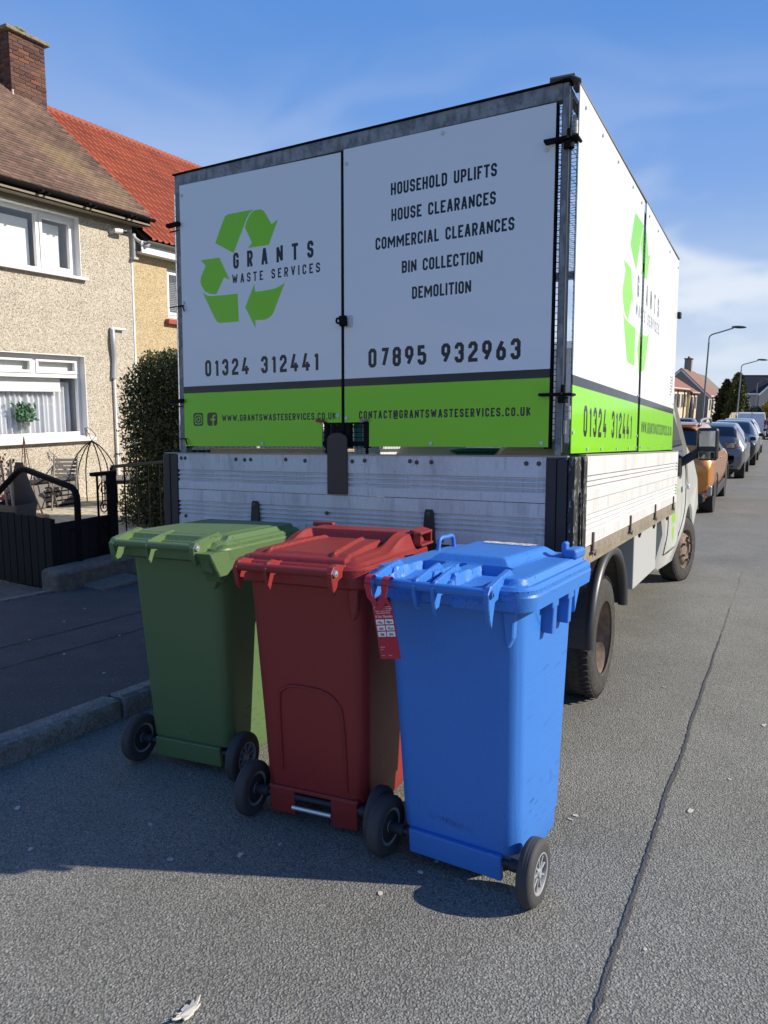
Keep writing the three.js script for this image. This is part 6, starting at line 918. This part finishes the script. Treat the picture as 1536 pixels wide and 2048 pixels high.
{ // the house closing the view: dark slate roof with a pale gable on the right
  const t = thing('house', 'pale house with large dark slate roof closing the far end of the street', 'house', V3(-4.6, -3.2, -112));
  part(t, 'wall', metric(span(-1.2, 3.2, 0, 5.3, -7, 0), 1.2), M.harlLilac);
  const b = rbox(6.8, 0.12, 4.0, 0.02); b.rotateX(0.72); b.translate(1.2, 6.55, -1.35); part(t, 'roof', [b, rbox(6.8, 0.12, 4, 0.02, 0, 0, 0, -0.72).translate(1.2, 6.55, -4.2)], M.slateFar);
  part(t, 'eaves_board', box(3.4, 0.2, 0.08, -0.1, 5.28, 0.2), M.upvc);
  const gs = shapeOf([[1.0, 0], [1.0, 5.2], [3.6, 8.0], [6.6, 5.2], [6.6, 0]]); part(t, 'gable_wall', metric(extrude(gs, 5).translate(0, 0, -3.6), 1.2), M.harlWhite2); part(t, 'bargeboard', [(() => { const q = box(3.9, 0.25, 0.1); q.rotateZ(0.82); return q.translate(2.25, 6.55, 1.48); })(), (() => { const q = box(4.2, 0.25, 0.1); q.rotateZ(-0.75); return q.translate(5.1, 6.55, 1.48); })()], M.upvc);
  const w = part(t, 'window', rbox(1.3, 1.3, 0.06, 0.02, 3.7, 3.6, 1.42), M.upvc); part(w, 'pane', box(1.1, 1.1, 0.02, 3.7, 3.6, 1.455), M.darkGlass);
}
// the row across the road, mirrored in the truck's side and in the windows
farHouse('cream house across the road, seen only as a reflection, nearest', { x: 19, y: -0.6, z0: 4, z1: -14, depth: 8, eave: 5.0, ridge: 8.2, dir: -1, roof: M.brownFar, front: M.harlCream, chimneys: [[5, 1.1], [-7, 1.1]], windows: [[-6, 3, 1.8, 1.3], [-1, 3, 1.8, 1.3], [5, 3, 1.8, 1.3], [-6, 0.7, 2, 1.4], [5, 0.7, 2, 1.4], [0, 0.1, 1, 2, 1]] });
farHouse('grey house across the road, seen only as a reflection, farther', { x: 19, y: -1.3, z0: -18, z1: -38, depth: 8, eave: 5.0, ridge: 8.2, dir: -1, roof: M.brownFar, front: M.harlGrey, chimneys: [[6, 1.1], [-6, 1.1]], windows: [[-6, 3, 1.8, 1.3], [0, 3, 1.8, 1.3], [6, 3, 1.8, 1.3], [-6, 0.7, 2, 1.4], [6, 0.7, 2, 1.4]] });
farHouse('cream house across the road, seen only as a reflection, farthest', { x: 19, y: -2.0, z0: -44, z1: -70, depth: 8, eave: 5.0, ridge: 8.2, dir: -1, roof: M.brownFar, front: M.harlCream, chimneys: [[8, 1.1], [-8, 1.1]] });
M.greyTub = phy({ color: lin(0.055, 0.06, 0.065), roughness: 0.5, side: THREE.DoubleSide }); M.rustWire = std({ color: lin(0.10, 0.05, 0.035), roughness: 0.8 }); M.redTwig = std({ color: lin(0.34, 0.06, 0.045), roughness: 0.8 }); M.foil = phy({ color: lin(0.42, 0.43, 0.45), metalness: 0.4, roughness: 0.45 });
const LITTER = [[-1.160, -1.145, 0.021, 'pale torn scrap lying at the bottom edge of the road', 2.2], [-0.979, -1.794, 0.010, 'white scrap beside the shadow edge, left of the wheel shadow', 1.3], [-2.457, -1.577, 0.013, 'white scrap on shaded road near the left edge', 1.6], [-0.190, -2.827, 0.012, 'white oval chip right of the seam in the sunlit road', 1.8], [0.037, -3.926, 0.012, 'white chip at the right edge of the sunlit road', 1.6], [-0.897, -2.040, 0.008, 'white pebble in the shadow under the blue bin', 1.2]];
const CHIPS = [[-0.549, -4.583], [-0.486, -4.297], [-0.534, -7.415], [-0.615, -7.565], [-0.620, -6.807], [-0.663, -9.539], [0.041, -3.943], [-0.900, -16.252], [-0.437, -11.205], [-0.551, -19.379], [-0.390, -12.692], [-0.576, -2.534], [-0.567, -2.573], [-0.920, -1.958], [-0.795, -2.061], [-1.422, -1.866], [-2.178, -2.354], [-1.922, -1.740], [-3.796, -2.811], [-4.751, -3.724], [-3.853, -3.288], [-1.690, -1.611], [-2.157, -1.419], [-1.503, -1.749], [-0.638, -3.799], [-0.073, -3.189], [-0.212, -1.933], [-4.279, -2.911], [-3.277, -2.678], [-4.519, -3.363]];
// ------------------------------------------------------------------ planting
const leafGeo = (l, w) => { const g = new THREE.BufferGeometry(); g.setAttribute('position', new THREE.Float32BufferAttribute([0, 0, 0, -w / 2, l * 0.5, w * 0.18, w / 2, l * 0.5, w * 0.18, 0, l, 0], 3)); g.setAttribute('uv', new THREE.Float32BufferAttribute([0.5, 0, 0, 0.5, 1, 0.5, 0.5, 1], 2)); g.setIndex([0, 2, 1, 1, 2, 3]); g.computeVertexNormals(); return g; };
function foliage(parent, name, n, geo, mat, place, colour) { const im = new THREE.InstancedMesh(geo, mat, n), m = new THREE.Matrix4(), q = new THREE.Quaternion(), c = new THREE.Color(); let k = 0; for (let i = 0; i < n; i++) { const a = place(i); if (!a) continue; q.setFromEuler(new THREE.Euler(rr(-1.3, 1.3), rr(0, 6.3), rr(-1.3, 1.3))); const s = a[3] ?? rr(0.7, 1.3); m.compose(V3(a[0], a[1], a[2]), q, V3(s, s, s)); im.setMatrixAt(k, m); const b = colour(a); c.setRGB(b[0], b[1], b[2]); im.setColorAt(k++, c); } im.count = k; im.name = name; im.userData.kind = 'stuff'; shade(im); parent.add(im); return im; }
M.leaf = phy({ color: lin(1, 1, 1), roughness: 0.45, side: THREE.DoubleSide, transmission: 0.15, thickness: 0 }); M.leafFar = std({ color: lin(1, 1, 1), roughness: 0.8, side: THREE.DoubleSide }); M.bark = std({ color: lin(0.09, 0.07, 0.05), roughness: 0.95 });
{ // clipped evergreen between the two gardens
  const t = thing('hedge', 'tall dark clipped evergreen hedge beside the truck in front of the yellow house', 'hedge', V3(-7.0, -0.5, -7.35)); reseed(101);
  const stems = []; for (let i = 0; i < 26; i++) { const x = rr(-0.85, 1.3), z = rr(-0.3, 0.3); stems.push(rod(V3(x * 0.9, 0, z * 0.7), V3(x, rr(1.2, 1.9), z), 0.014, 5, 0.006)); for (let k = 0; k < 4; k++) { const y = rr(0.3, 1.7); stems.push(rod(V3(x, y, z), V3(x + rr(-0.25, 0.25), y + rr(0.1, 0.3), z + rr(-0.3, 0.3)), 0.006, 4, 0.003)); } }
  part(t, 'trunk', stems, M.bark);
  const inside = (x, y, z) => { const top = 2.40 - 0.5 * Math.pow(Math.max(0, (-x - 0.15) / 0.85), 2.2) + 0.14 * fbm(x * 3, z * 3, 1.2, 3); const wob = 0.16 * fbm(x * 2.2, y * 2.2, z * 2.2 + 4, 3); const hx = 0.98 + wob + 0.10 * sstep(0.7, 0.0, y) - 0.25 * sstep(1.9, 2.4, y), hz = 0.42 + wob * 0.7; const f = Math.max((x < 0 ? -x / hx : x / 1.5), Math.abs(z) / hz, y / top); return f; };
  foliage(t, 'crown', 110000, leafGeo(0.042, 0.024), M.leaf, () => { for (let q = 0; q < 12; q++) { const x = rr(-1.45, 1.5), y = rr(0.03, 2.45), z = rr(-0.55, 0.55), f = inside(x, y, z); if (f > 1) continue; const gap = fbm(x * 6, y * 6, z * 6 + 9, 2); if (gap > 0.24 || (f < 0.4 && rnd() > 0.4)) continue; return [x, y, z]; } return null; }, () => { const t = rnd(); return t > 0.95 ? [0.2, 0.17, 0.06] : [mix(0.04, 0.12, t), mix(0.055, 0.13, t), mix(0.018, 0.04, t)]; });
}
function conifer(label, x, z, h, w, dark) {
  const t = thing('conifer', label, 'tree', V3(x, groundY(x, z), z)); reseed(Math.round(h * 100 + w * 10)); part(t, 'trunk', rod(V3(0, 0, 0), V3(0, h * 0.8, 0), 0.14, 8, 0.04), M.bark);
  foliage(t, 'crown', 9000, leafGeo(0.30, 0.13), M.leafFar, () => { const y = h * rnd(), p = y / h, r = w / 2 * Math.pow(Math.sin(Math.PI * Math.pow(clamp(p * 0.93 + 0.07), 0.62)), 0.7) * (0.80 + 0.45 * fbm(y * 0.9, rnd() * 0.2, x, 3)); const a = rnd() * 6.283, lobes = 0.82 + 0.22 * Math.sin(a * 5 + y * 1.1) + 0.2 * fbm(Math.cos(a) * 2, y * 1.1, Math.sin(a) * 2, 3), q = r * lobes * Math.pow(rnd(), 0.35); return [Math.cos(a) * q, y, Math.sin(a) * q]; }, ([px, y, pz]) => { const t = rnd() * 0.7 + 0.4 * fbm(px * 1.5, y * 1.2, pz * 1.5, 3), s = dark; return [mix(0.03, 0.17, t) * s, mix(0.045, 0.17, t) * s, mix(0.015, 0.035, t) * s]; });
}
conifer('tallest dark green conifer behind the white van', -4.35, -76, 5.55, 3.3, 1.15); conifer('darker shorter conifer leaning against the tallest one', -5.35, -77, 5.0, 2.9, 0.6);
function bush(name, label, x, z, rx, ry, n, col, y0 = 0) { const t = thing(name, label, name.replace('_', ' '), V3(x, groundY(x, z) + y0, z)); reseed(Math.round(x * 31 + z * 7 + n)); part(t, 'trunk', rod(V3(0, 0, 0), V3(0, ry, 0), 0.05, 6), M.bark); foliage(t, 'crown', n, leafGeo(0.22, 0.12), M.leafFar, () => { const a = V3(rr(-1, 1), rr(-1, 1), rr(-1, 1)).normalize(), q = Math.pow(rnd(), 0.3) * (0.85 + 0.3 * fbm(a.x * 2 + x, a.y * 2, a.z * 2, 3)); return [a.x * q * rx, ry + a.y * q * ry, a.z * q * rx]; }, () => { const k = rr(0.6, 1.3); return col.map((c) => c * k); }); }
bush('bush', 'round dark green bush above the right end of the white van', -3.0, -84, 1.1, 1.55, 2500, [0.03, 0.05, 0.018]); bush('bush', 'golden yellow shrub at the right edge beyond the van', -2.1, -88, 0.7, 1.8, 1800, [0.42, 0.30, 0.025]); bush('bush', 'dark leafy bush at the far right edge under the pale gable', -1.2, -95, 1.6, 2.3, 2600, [0.028, 0.045, 0.028]);

// ------------------------------------------------------------------ front garden: fence, rails, gate, furniture
{ // black board fence
  const t = thing('board_fence', 'low black board fence along the garden path', 'fence', V3(-5.8, -0.45, -4.2)); reseed(61);
  M.fence = std({ map: M.brownTile.map, color: lin(0.012, 0.0115, 0.011), roughness: 0.9 });
  const top = (x) => 0.70 - 0.004 * x; let x = -1.60; for (let i = 0; x < 0.34; i++) { const w = 0.093; const h = 0.68 + 0.012 * Math.sin(i * 2.1) * 0.4; if (x < -0.02 || true) { const b = part(t, 'board', rbox(w, h, 0.018, 0.003, x + w / 2, h / 2 + 0.005, rr(-0.003, 0.003)), M.fence); } x += 0.104; if (x > -0.02) break; }
  for (let k = 0; k < 7; k++) { const w = 0.098; part(t, 'board', rbox(0.018, 0.62, w, 0.003, 0.0, 0.31, -0.07 - k * 0.104), M.fence); }
  part(t, 'rail', [rbox(1.6, 0.06, 0.03, 0.004, -0.8, 0.18, -0.03), rbox(1.6, 0.06, 0.03, 0.004, -0.8, 0.55, -0.03)], M.fence); part(t, 'post', [rbox(0.07, 0.66, 0.07, 0.006, -0.045, 0.33, -0.055), rbox(0.07, 0.7, 0.07, 0.006, -1.55, 0.35, -0.055)], M.fence);
}
{ // low concrete plinth along the pavement
  const t = thing('garden_plinth', 'low rounded concrete kerb wall at the foot of the black fence by the gate', 'low wall', V3(-5.62, -0.44, -4.6)); part(t, 'coping', [metric(rbox(0.26, 0.24, 1.1, 0.05, 0, 0.12, 0.0, 0, 0, 0, 4), 0.6)], M.concrete); part(t, 'step', metric(rbox(0.40, 0.10, 0.5, 0.02, 0.22, 0.03, 0.05), 0.6, 0.4), M.concrete); part(t, 'coping', metric(rbox(0.24, 0.2, 2.6, 0.03, -0.12, 0.06, -1.95, 0.05), 0.6, 0.2), M.concrete);
}
{ // tubular handrail
  const t = thing('handrail', 'bent black tubular steel handrail by the garden path', 'handrail', V3(-5.7, -0.42, -4.45)); part(t, 'tube', pipe([V3(0, 0, 0), V3(0, 0.90, 0), V3(-0.80, 1.045, -0.01), V3(-1.10, 0.83, 0.0), V3(-1.6, 0.45, 0.02)], 0.030, 0.10, 12), M.blackIron); part(t, 'foot', rod(V3(0, -0.02, 0), V3(0, 0.02, 0), 0.05, 12), M.blackIron);
}
{ // wrought iron gate post panel and the railing beyond
  const t = thing('iron_gate', 'narrow black wrought iron scroll panel standing at the pavement edge', 'gate', V3(-5.75, -0.46, -4.80)); const P = [];
  P.push(rod(V3(0, 0, 0.075), V3(0, 1.03, 0.075), 0.011, 8)); part(t, 'bar', P, M.blackIron); part(t, 'post', rbox(0.05, 1.04, 0.05, 0.006, 0, 0.52, -0.07), M.blackIron); part(t, 'top_plate', rbox(0.07, 0.035, 0.27, 0.006, 0, 1.05, 0), M.blackIron);
  const sc = []; for (const [y, s] of [[0.90, 1], [0.72, -1], [0.56, 1], [0.30, -1]]) { const pts = []; for (let k = 0; k <= 26; k++) { const a = k / 26 * Math.PI * 3.2, r = 0.062 * (1 - k / 34); pts.push(V3(0, y + Math.sin(a) * r * 1.2, s * Math.cos(a) * r)); } sc.push(tube(pts, 0.006, 50, 6)); } part(t, 'scroll', sc, M.blackIron); part(t, 'hoop', [tube([V3(0.0, 0.55, 0.08), V3(0.05, 0.62, 0.25), V3(0.0, 0.55, 0.40)], 0.008, 20, 6)], M.blackIron);
  const r = thing('iron_railing', 'black iron railing running in front of the dark hedge', 'railing', V3(-5.8, -0.5, -5.2)); part(r, 'top_rail', rbox(0.045, 0.03, 3.0, 0.005, 0, 1.14, -1.25), M.blackIron); part(r, 'bottom_rail', rbox(0.03, 0.02, 3.0, 0.004, 0, 0.14, -1.25), M.blackIron); part(r, 'post', rbox(0.045, 1.13, 0.045, 0.005, 0, 0.57, 0.24), M.blackIron); for (let k = 0; k < 18; k++) part(r, 'bar', rod(V3(0, 0.14, 0.1 - k * 0.155), V3(0, 1.13, 0.1 - k * 0.155), 0.0085, 6), M.blackIron);
}
M.wood = std({ color: lin(0.20, 0.185, 0.165), map: M.brownTile.map, roughness: 0.9 }); M.woodPale = std({ color: lin(0.52, 0.40, 0.26), map: M.brownTile.map, roughness: 0.85 }); M.woodDark = std({ color: lin(0.02, 0.02, 0.022), map: M.brownTile.map, roughness: 0.85 });
{ // slatted garden chair
  const t = thing('garden_chair', 'folding grey slatted wooden chair facing the path', 'chair', V3(-9.88, -0.48, -7.5), 0.75); t.scale.setScalar(0.82);
  for (let k = 0; k < 6; k++) part(t, 'back_slat', rbox(0.40, 0.055, 0.014, 0.004, 0, 0.55 + k * 0.072, -0.20 - k * 0.018, -0.24), M.wood); for (let k = 0; k < 5; k++) part(t, 'seat_slat', rbox(0.42, 0.016, 0.06, 0.004, 0, 0.44, -0.15 + k * 0.075), M.wood);
  for (const s of [-1, 1]) { part(t, 'leg', rod(V3(s * 0.21, 0, 0.22), V3(s * 0.21, 0.99, -0.30), 0.016, 6), M.wood); part(t, 'leg', rod(V3(s * 0.19, 0, -0.25), V3(s * 0.19, 0.44, 0.2), 0.016, 6), M.wood); part(t, 'arm', rbox(0.04, 0.02, 0.42, 0.006, s * 0.235, 0.64, 0.0), M.wood); part(t, 'arm_support', rod(V3(s * 0.235, 0.43, 0.16), V3(s * 0.235, 0.64, 0.19), 0.012, 6), M.wood); }
}
{ const t = thing('garden_table', 'grey wooden garden table right of the slatted chair', 'table', V3(-9.3, -0.48, -8.3), 0.9); for (let k = 0; k < 6; k++) part(t, 'top_slat', rbox(0.9, 0.025, 0.09, 0.005, 0, 0.46, -0.25 + k * 0.1), M.wood); for (const [x, z] of [[-0.38, -0.2], [0.38, -0.2], [-0.38, 0.2], [0.38, 0.2]]) part(t, 'leg', rbox(0.05, 0.45, 0.05, 0.006, x, 0.225, z), M.wood); part(t, 'apron', rbox(0.8, 0.06, 0.5, 0.006, 0, 0.41, 0), M.woodDark); }
{ const t = thing('planter_box', 'black slatted planter against the beige wall under the window', 'planter', V3(-10.25, -0.48, -7.45)); for (let k = 0; k < 6; k++) part(t, 'slat', rbox(0.02, 0.05, 0.95, 0.004, 0.14, 0.06 + k * 0.075, 0), k === 5 ? M.woodDark : M.wood); part(t, 'frame', [rbox(0.24, 0.44, 0.9, 0.006, 0, 0.22, 0)], M.woodDark); part(t, 'side_panel', [rbox(0.02, 0.36, 0.34, 0.004, 0.152, 0.2, 0.32)], M.wood); }
{ const t = thing('tool_tub', 'tall grey plastic corner tub holding garden tools', 'tub', V3(-9.15, -0.48, -6.12), 0.2); const g = loftRings([{ y: 0, pts: section(0.20, -0.17, 0.17, 0.04) }, { y: 0.32, pts: section(0.25, -0.21, 0.21, 0.05) }, { y: 0.322, pts: section(0.24, -0.2, 0.2, 0.05) }, { y: 0.05, pts: section(0.19, -0.16, 0.16, 0.04) }], true, true); part(t, 'tub', smooth(g, 0.5), M.greyTub); part(t, 'back_panel', extrude(shapeOf([[-0.24, 0.30], [0.24, 0.30], [0.14, 0.52], [0.02, 0.86], [-0.10, 0.86], [-0.22, 0.5]]), 0.012).translate(0, 0, -0.2), M.greyTub);
  const h = thing('garden_tools', 'wooden tool handles standing in the grey tub', 'tools', V3(-9.15, -0.43, -6.12), 0.2); h.userData.category = 'garden tools'; for (const [x, z, dx, l] of [[-0.06, 0.02, -0.20, 0.8], [0.02, 0.0, -0.14, 0.85], [0.08, 0.05, -0.2, 0.72]]) part(h, 'handle', rod(V3(x, 0, z), V3(x + dx, l, z - 0.12), 0.016, 8), M.woodPale); part(h, 'blade', rbox(0.05, 0.3, 0.004, 0.002, -0.14, 0.52, 0.06, 0, 0, 0.1), M.chrome); }
{ const t = thing('garden_broom', 'pale wooden broom leaning against the black planter', 'broom', V3(-9.45, -0.48, -6.78)); part(t, 'handle', rod(V3(0, 0.04, 0), V3(-0.52, 0.58, -0.12), 0.013, 8), M.woodPale); part(t, 'head', rbox(0.30, 0.06, 0.10, 0.01, 0, 0.03, 0.05), M.woodPale); }
{ const t = thing('plant_obelisk', 'slender dark wire plant obelisk against the beige wall', 'plant support', V3(-10.1, -0.48, -7.0)); const g = []; for (const s of [-1, 1]) for (const q of [-1, 1]) g.push(rod(V3(s * 0.10, 0, q * 0.10), V3(0, 1.15, 0), 0.006, 5)); for (const y of [0.3, 0.6]) { const r = 0.1 * (1 - y / 1.15); g.push(rod(V3(-r, y, -r), V3(r, y, -r), 0.004, 4), rod(V3(-r, y, r), V3(r, y, r), 0.004, 4), rod(V3(-r, y, -r), V3(-r, y, r), 0.004, 4), rod(V3(r, y, -r), V3(r, y, r), 0.004, 4)); } part(t, 'frame', g, M.rustWire); }
{ const t = thing('plant_dome', 'black wire dome plant support with looped finial near the downpipe', 'plant support', V3(-9.9, -0.48, -8.07)); const g = []; for (let k = 0; k < 6; k++) { const a = k / 6 * Math.PI * 2 + 0.35, P = []; for (let i = 0; i <= 14; i++) { const f = i / 14, r = 0.36 * Math.pow(Math.cos(clamp((f - 0.42) / 0.58) * Math.PI / 2), 0.75); P.push(V3(Math.cos(a) * r, f * 1.04, Math.sin(a) * r)); } g.push(tube(P, 0.010, 30, 6)); } const lp = []; for (const s of [-1, 1]) lp.push(tube([V3(0, 1.04, 0), V3(0.02, 1.13, s * 0.06), V3(0.02, 1.26, s * 0.02 + 0.12), V3(0.0, 1.10, 0.10)], 0.005, 20, 5)); part(t, 'hoops', g, M.blackIron); part(t, 'finial', lp, M.blackIron); }
{ const t = thing('red_shrub', 'bare red-twigged shrub at the left edge of the garden', 'shrub', V3(-9.6, -0.48, -6.02)); reseed(71); const g = []; for (let i = 0; i < 40; i++) { const a = rnd() * 6.28, l = rr(0.5, 1.15), e = V3(Math.cos(a) * 0.35 * rnd(), l, Math.sin(a) * 0.35 * rnd()); g.push(rod(V3(0, 0, 0), e, 0.006, 4, 0.003)); for (let k = 0; k < 5; k++) { const p = e.clone().multiplyScalar(rr(0.4, 1)); g.push(rod(p, p.clone().add(V3(rr(-0.16, 0.16), rr(-0.04, 0.14), rr(-0.16, 0.16))), 0.004, 4, 0.002)); } } part(t, 'trunk', g, M.redTwig); foliage(t, 'crown', 420, leafGeo(0.05, 0.035), M.leafFar, () => [rr(-0.32, 0.32), rr(0.25, 1.0), rr(-0.32, 0.32)], () => [rr(0.30, 0.55), rr(0.04, 0.10), rr(0.03, 0.05)]); }
M.vaseGlass = phy({ color: lin(0.7, 0.75, 0.75), roughness: 0.05, transmission: 0.8, thickness: 0 });
{ const t = thing('house_plant', 'leafy green pot plant in a glass vase behind the lower window', 'plant', V3(-10.72, 0.62, -7.47)); reseed(81); part(t, 'vase', new THREE.LatheGeometry([[0, 0], [0.06, 0], [0.05, 0.1], [0.04, 0.19], [0.06, 0.22]].map(([a, b]) => new THREE.Vector2(a, b)), 18), M.vaseGlass); const st = []; for (let i = 0; i < 14; i++) st.push(rod(V3(0, 0.1, 0), V3(rr(-0.03, 0.04), rr(0.3, 0.55), rr(-0.2, 0.2)), 0.003, 4)); part(t, 'trunk', st, M.bark); foliage(t, 'crown', 260, leafGeo(0.085, 0.04), M.leafFar, () => [rr(-0.04, 0.06), 0.36 + 0.18 * (rnd() + rnd() - 1) , 0.2 * (rnd() + rnd() - 1)], () => { const k = rr(0.6, 1.3); return [0.06 * k, 0.16 * k, 0.07 * k]; }); }
{ const t = thing('security_camera', 'white bullet security camera under the eaves of the beige house', 'security camera', V3(-10.48, 4.08, -9.22)); const b = [rod(V3(0.07, 0, 0.06), V3(0.10, 0.015, -0.08), 0.042, 16)]; part(t, 'housing', b, M.upvc); part(t, 'lens_hood', rod(V3(0.10, 0.015, -0.08), V3(0.115, 0.022, -0.16), 0.036, 16), M.blackPlastic); part(t, 'bracket', [rod(V3(-0.02, 0, 0.05), V3(0.06, 0, 0.03), 0.018, 8), rbox(0.02, 0.08, 0.08, 0.005, -0.012, 0, 0.05)], M.upvc); }
{ const t = thing('wall_duct', 'grey foil-wrapped pipe with white elbow fixed to the beige wall', 'pipe', V3(-10.46, -0.4, -9.07)); part(t, 'lagged_pipe', [tube([V3(0, 2.82, 0), V3(0.02, 2.6, 0.01), V3(0.0, 2.3, -0.015), V3(0, 1.98, 0.01)], 0.045, 30, 12)], M.foil); part(t, 'elbow', [rod(V3(0, 2.84, 0.03), V3(0.02, 2.84, -0.27), 0.022, 10), rod(V3(0.0, 2.80, 0), V3(0, 2.86, 0), 0.03, 10)], M.upvc); part(t, 'white_pipe', [rod(V3(0, 1.98, 0), V3(0, 0.1, 0), 0.02, 10)], M.upvc); part(t, 'clip', [rbox(0.06, 0.02, 0.07, 0.004, 0, 0.65, 0), rbox(0.03, 0.02, 0.12, 0.004, 0.0, 0.65, -0.04)], M.blackPlastic); }

// ------------------------------------------------------------------ litter and chips on the tarmac
{
  reseed(111); const chip = (x, z, s, col, label, name = 'road_litter', cat = 'litter', group, long = 1) => { const n = s > 0.02 ? 26 : 9, P = []; for (let i = 0; i < n; i++) { const a = i / n * 6.283, r = s * rr(0.5, 1.1); P.push([Math.cos(a) * r * long, Math.sin(a) * r]); } const g = extrude(shapeOf(P), Math.max(0.003, s * 0.25), Math.min(0.001, s * 0.05)); g.rotateX(-Math.PI / 2); if (s > 0.02) { const p = g.attributes.position; for (let i = 0; i < p.count; i++) p.setY(i, p.getY(i) + 7 * p.getX(i) ** 2 + 5 * Math.abs(p.getZ(i)) * p.getX(i)); g.computeVertexNormals(); } const m = shade(new THREE.Mesh(g, col)); m.name = numbered(name); scene.add(m); m.position.set(x, groundY(x, z) + (x < -2.95 ? 0.102 : 0.001), z); m.quaternion.copy(QR); m.rotateY(rr(0, 6.28)); tag(m, label, cat, group); return m; };
  M.chipWhite = std({ color: lin(0.55, 0.52, 0.46), roughness: 0.9 }); M.chipGrey = std({ color: lin(0.42, 0.40, 0.37), roughness: 0.9 }); M.leafDead = std({ color: lin(0.30, 0.24, 0.15), roughness: 0.9 });
  for (const [x, z, s, label, long] of LITTER) chip(x, z, s, M.chipWhite, label, 'road_litter', 'litter', undefined, long);
  for (const [x, z] of CHIPS) chip(x, z, rr(0.006, 0.011), rnd() > 0.4 ? M.chipWhite : M.chipGrey, 'tiny pale chip lying on the tarmac', 'stone_chip', 'stone chip', 'tiny pale chips scattered on the tarmac', rr(1, 1.8));
}
{ // blown leaves round the foot of the gate, grit along the kerb
  const scatter = (name, label, n, place, cols, size) => { reseed(131 + n); const im = new THREE.InstancedMesh(leafGeo(1, 0.6), M.leafFar, n), m = new THREE.Matrix4(), q = new THREE.Quaternion(), c = new THREE.Color(); for (let i = 0; i < n; i++) { const [x, z, up] = place(); q.setFromEuler(new THREE.Euler(-Math.PI / 2 + rr(-0.5, 0.5), rr(-0.4, 0.4), rr(0, 6.3), 'YXZ')); const s = size * rr(0.4, 1.3); m.compose(V3(x, groundY(x, z) + up + s * 0.15, z), q, V3(s, s, s)); im.setMatrixAt(i, m); const k = cols[Math.floor(rnd() * cols.length)], f = rr(0.7, 1.2); c.setRGB(k[0] * f, k[1] * f, k[2] * f); im.setColorAt(i, c); } im.name = numbered(name); im.userData.kind = 'stuff'; shade(im); scene.add(im); tag(im, label, name.replace('_', ' ')); };
  scatter('leaf_litter', 'brown leaf litter blown against the foot of the iron gate', 260, () => [-5.62 + 0.5 * (rnd() + rnd() - 0.9) * 0.5, -4.9 + rr(-0.5, 0.45), 0.102], [[0.20, 0.13, 0.07], [0.13, 0.09, 0.05], [0.26, 0.19, 0.10]], 0.045);
  scatter('gutter_grit', 'fine grit and crumbs along the kerb face', 900, () => [KX + 0.012 + 0.10 * Math.pow(rnd(), 2.5), rr(-3.4, -0.9), 0.001], [[0.16, 0.15, 0.13], [0.09, 0.085, 0.075], [0.28, 0.26, 0.22]], 0.009);
}
scene.traverse((o) => { if (o.isMesh) { o.castShadow = true; o.receiveShadow = true; } });
renderer.render(scene, camera);
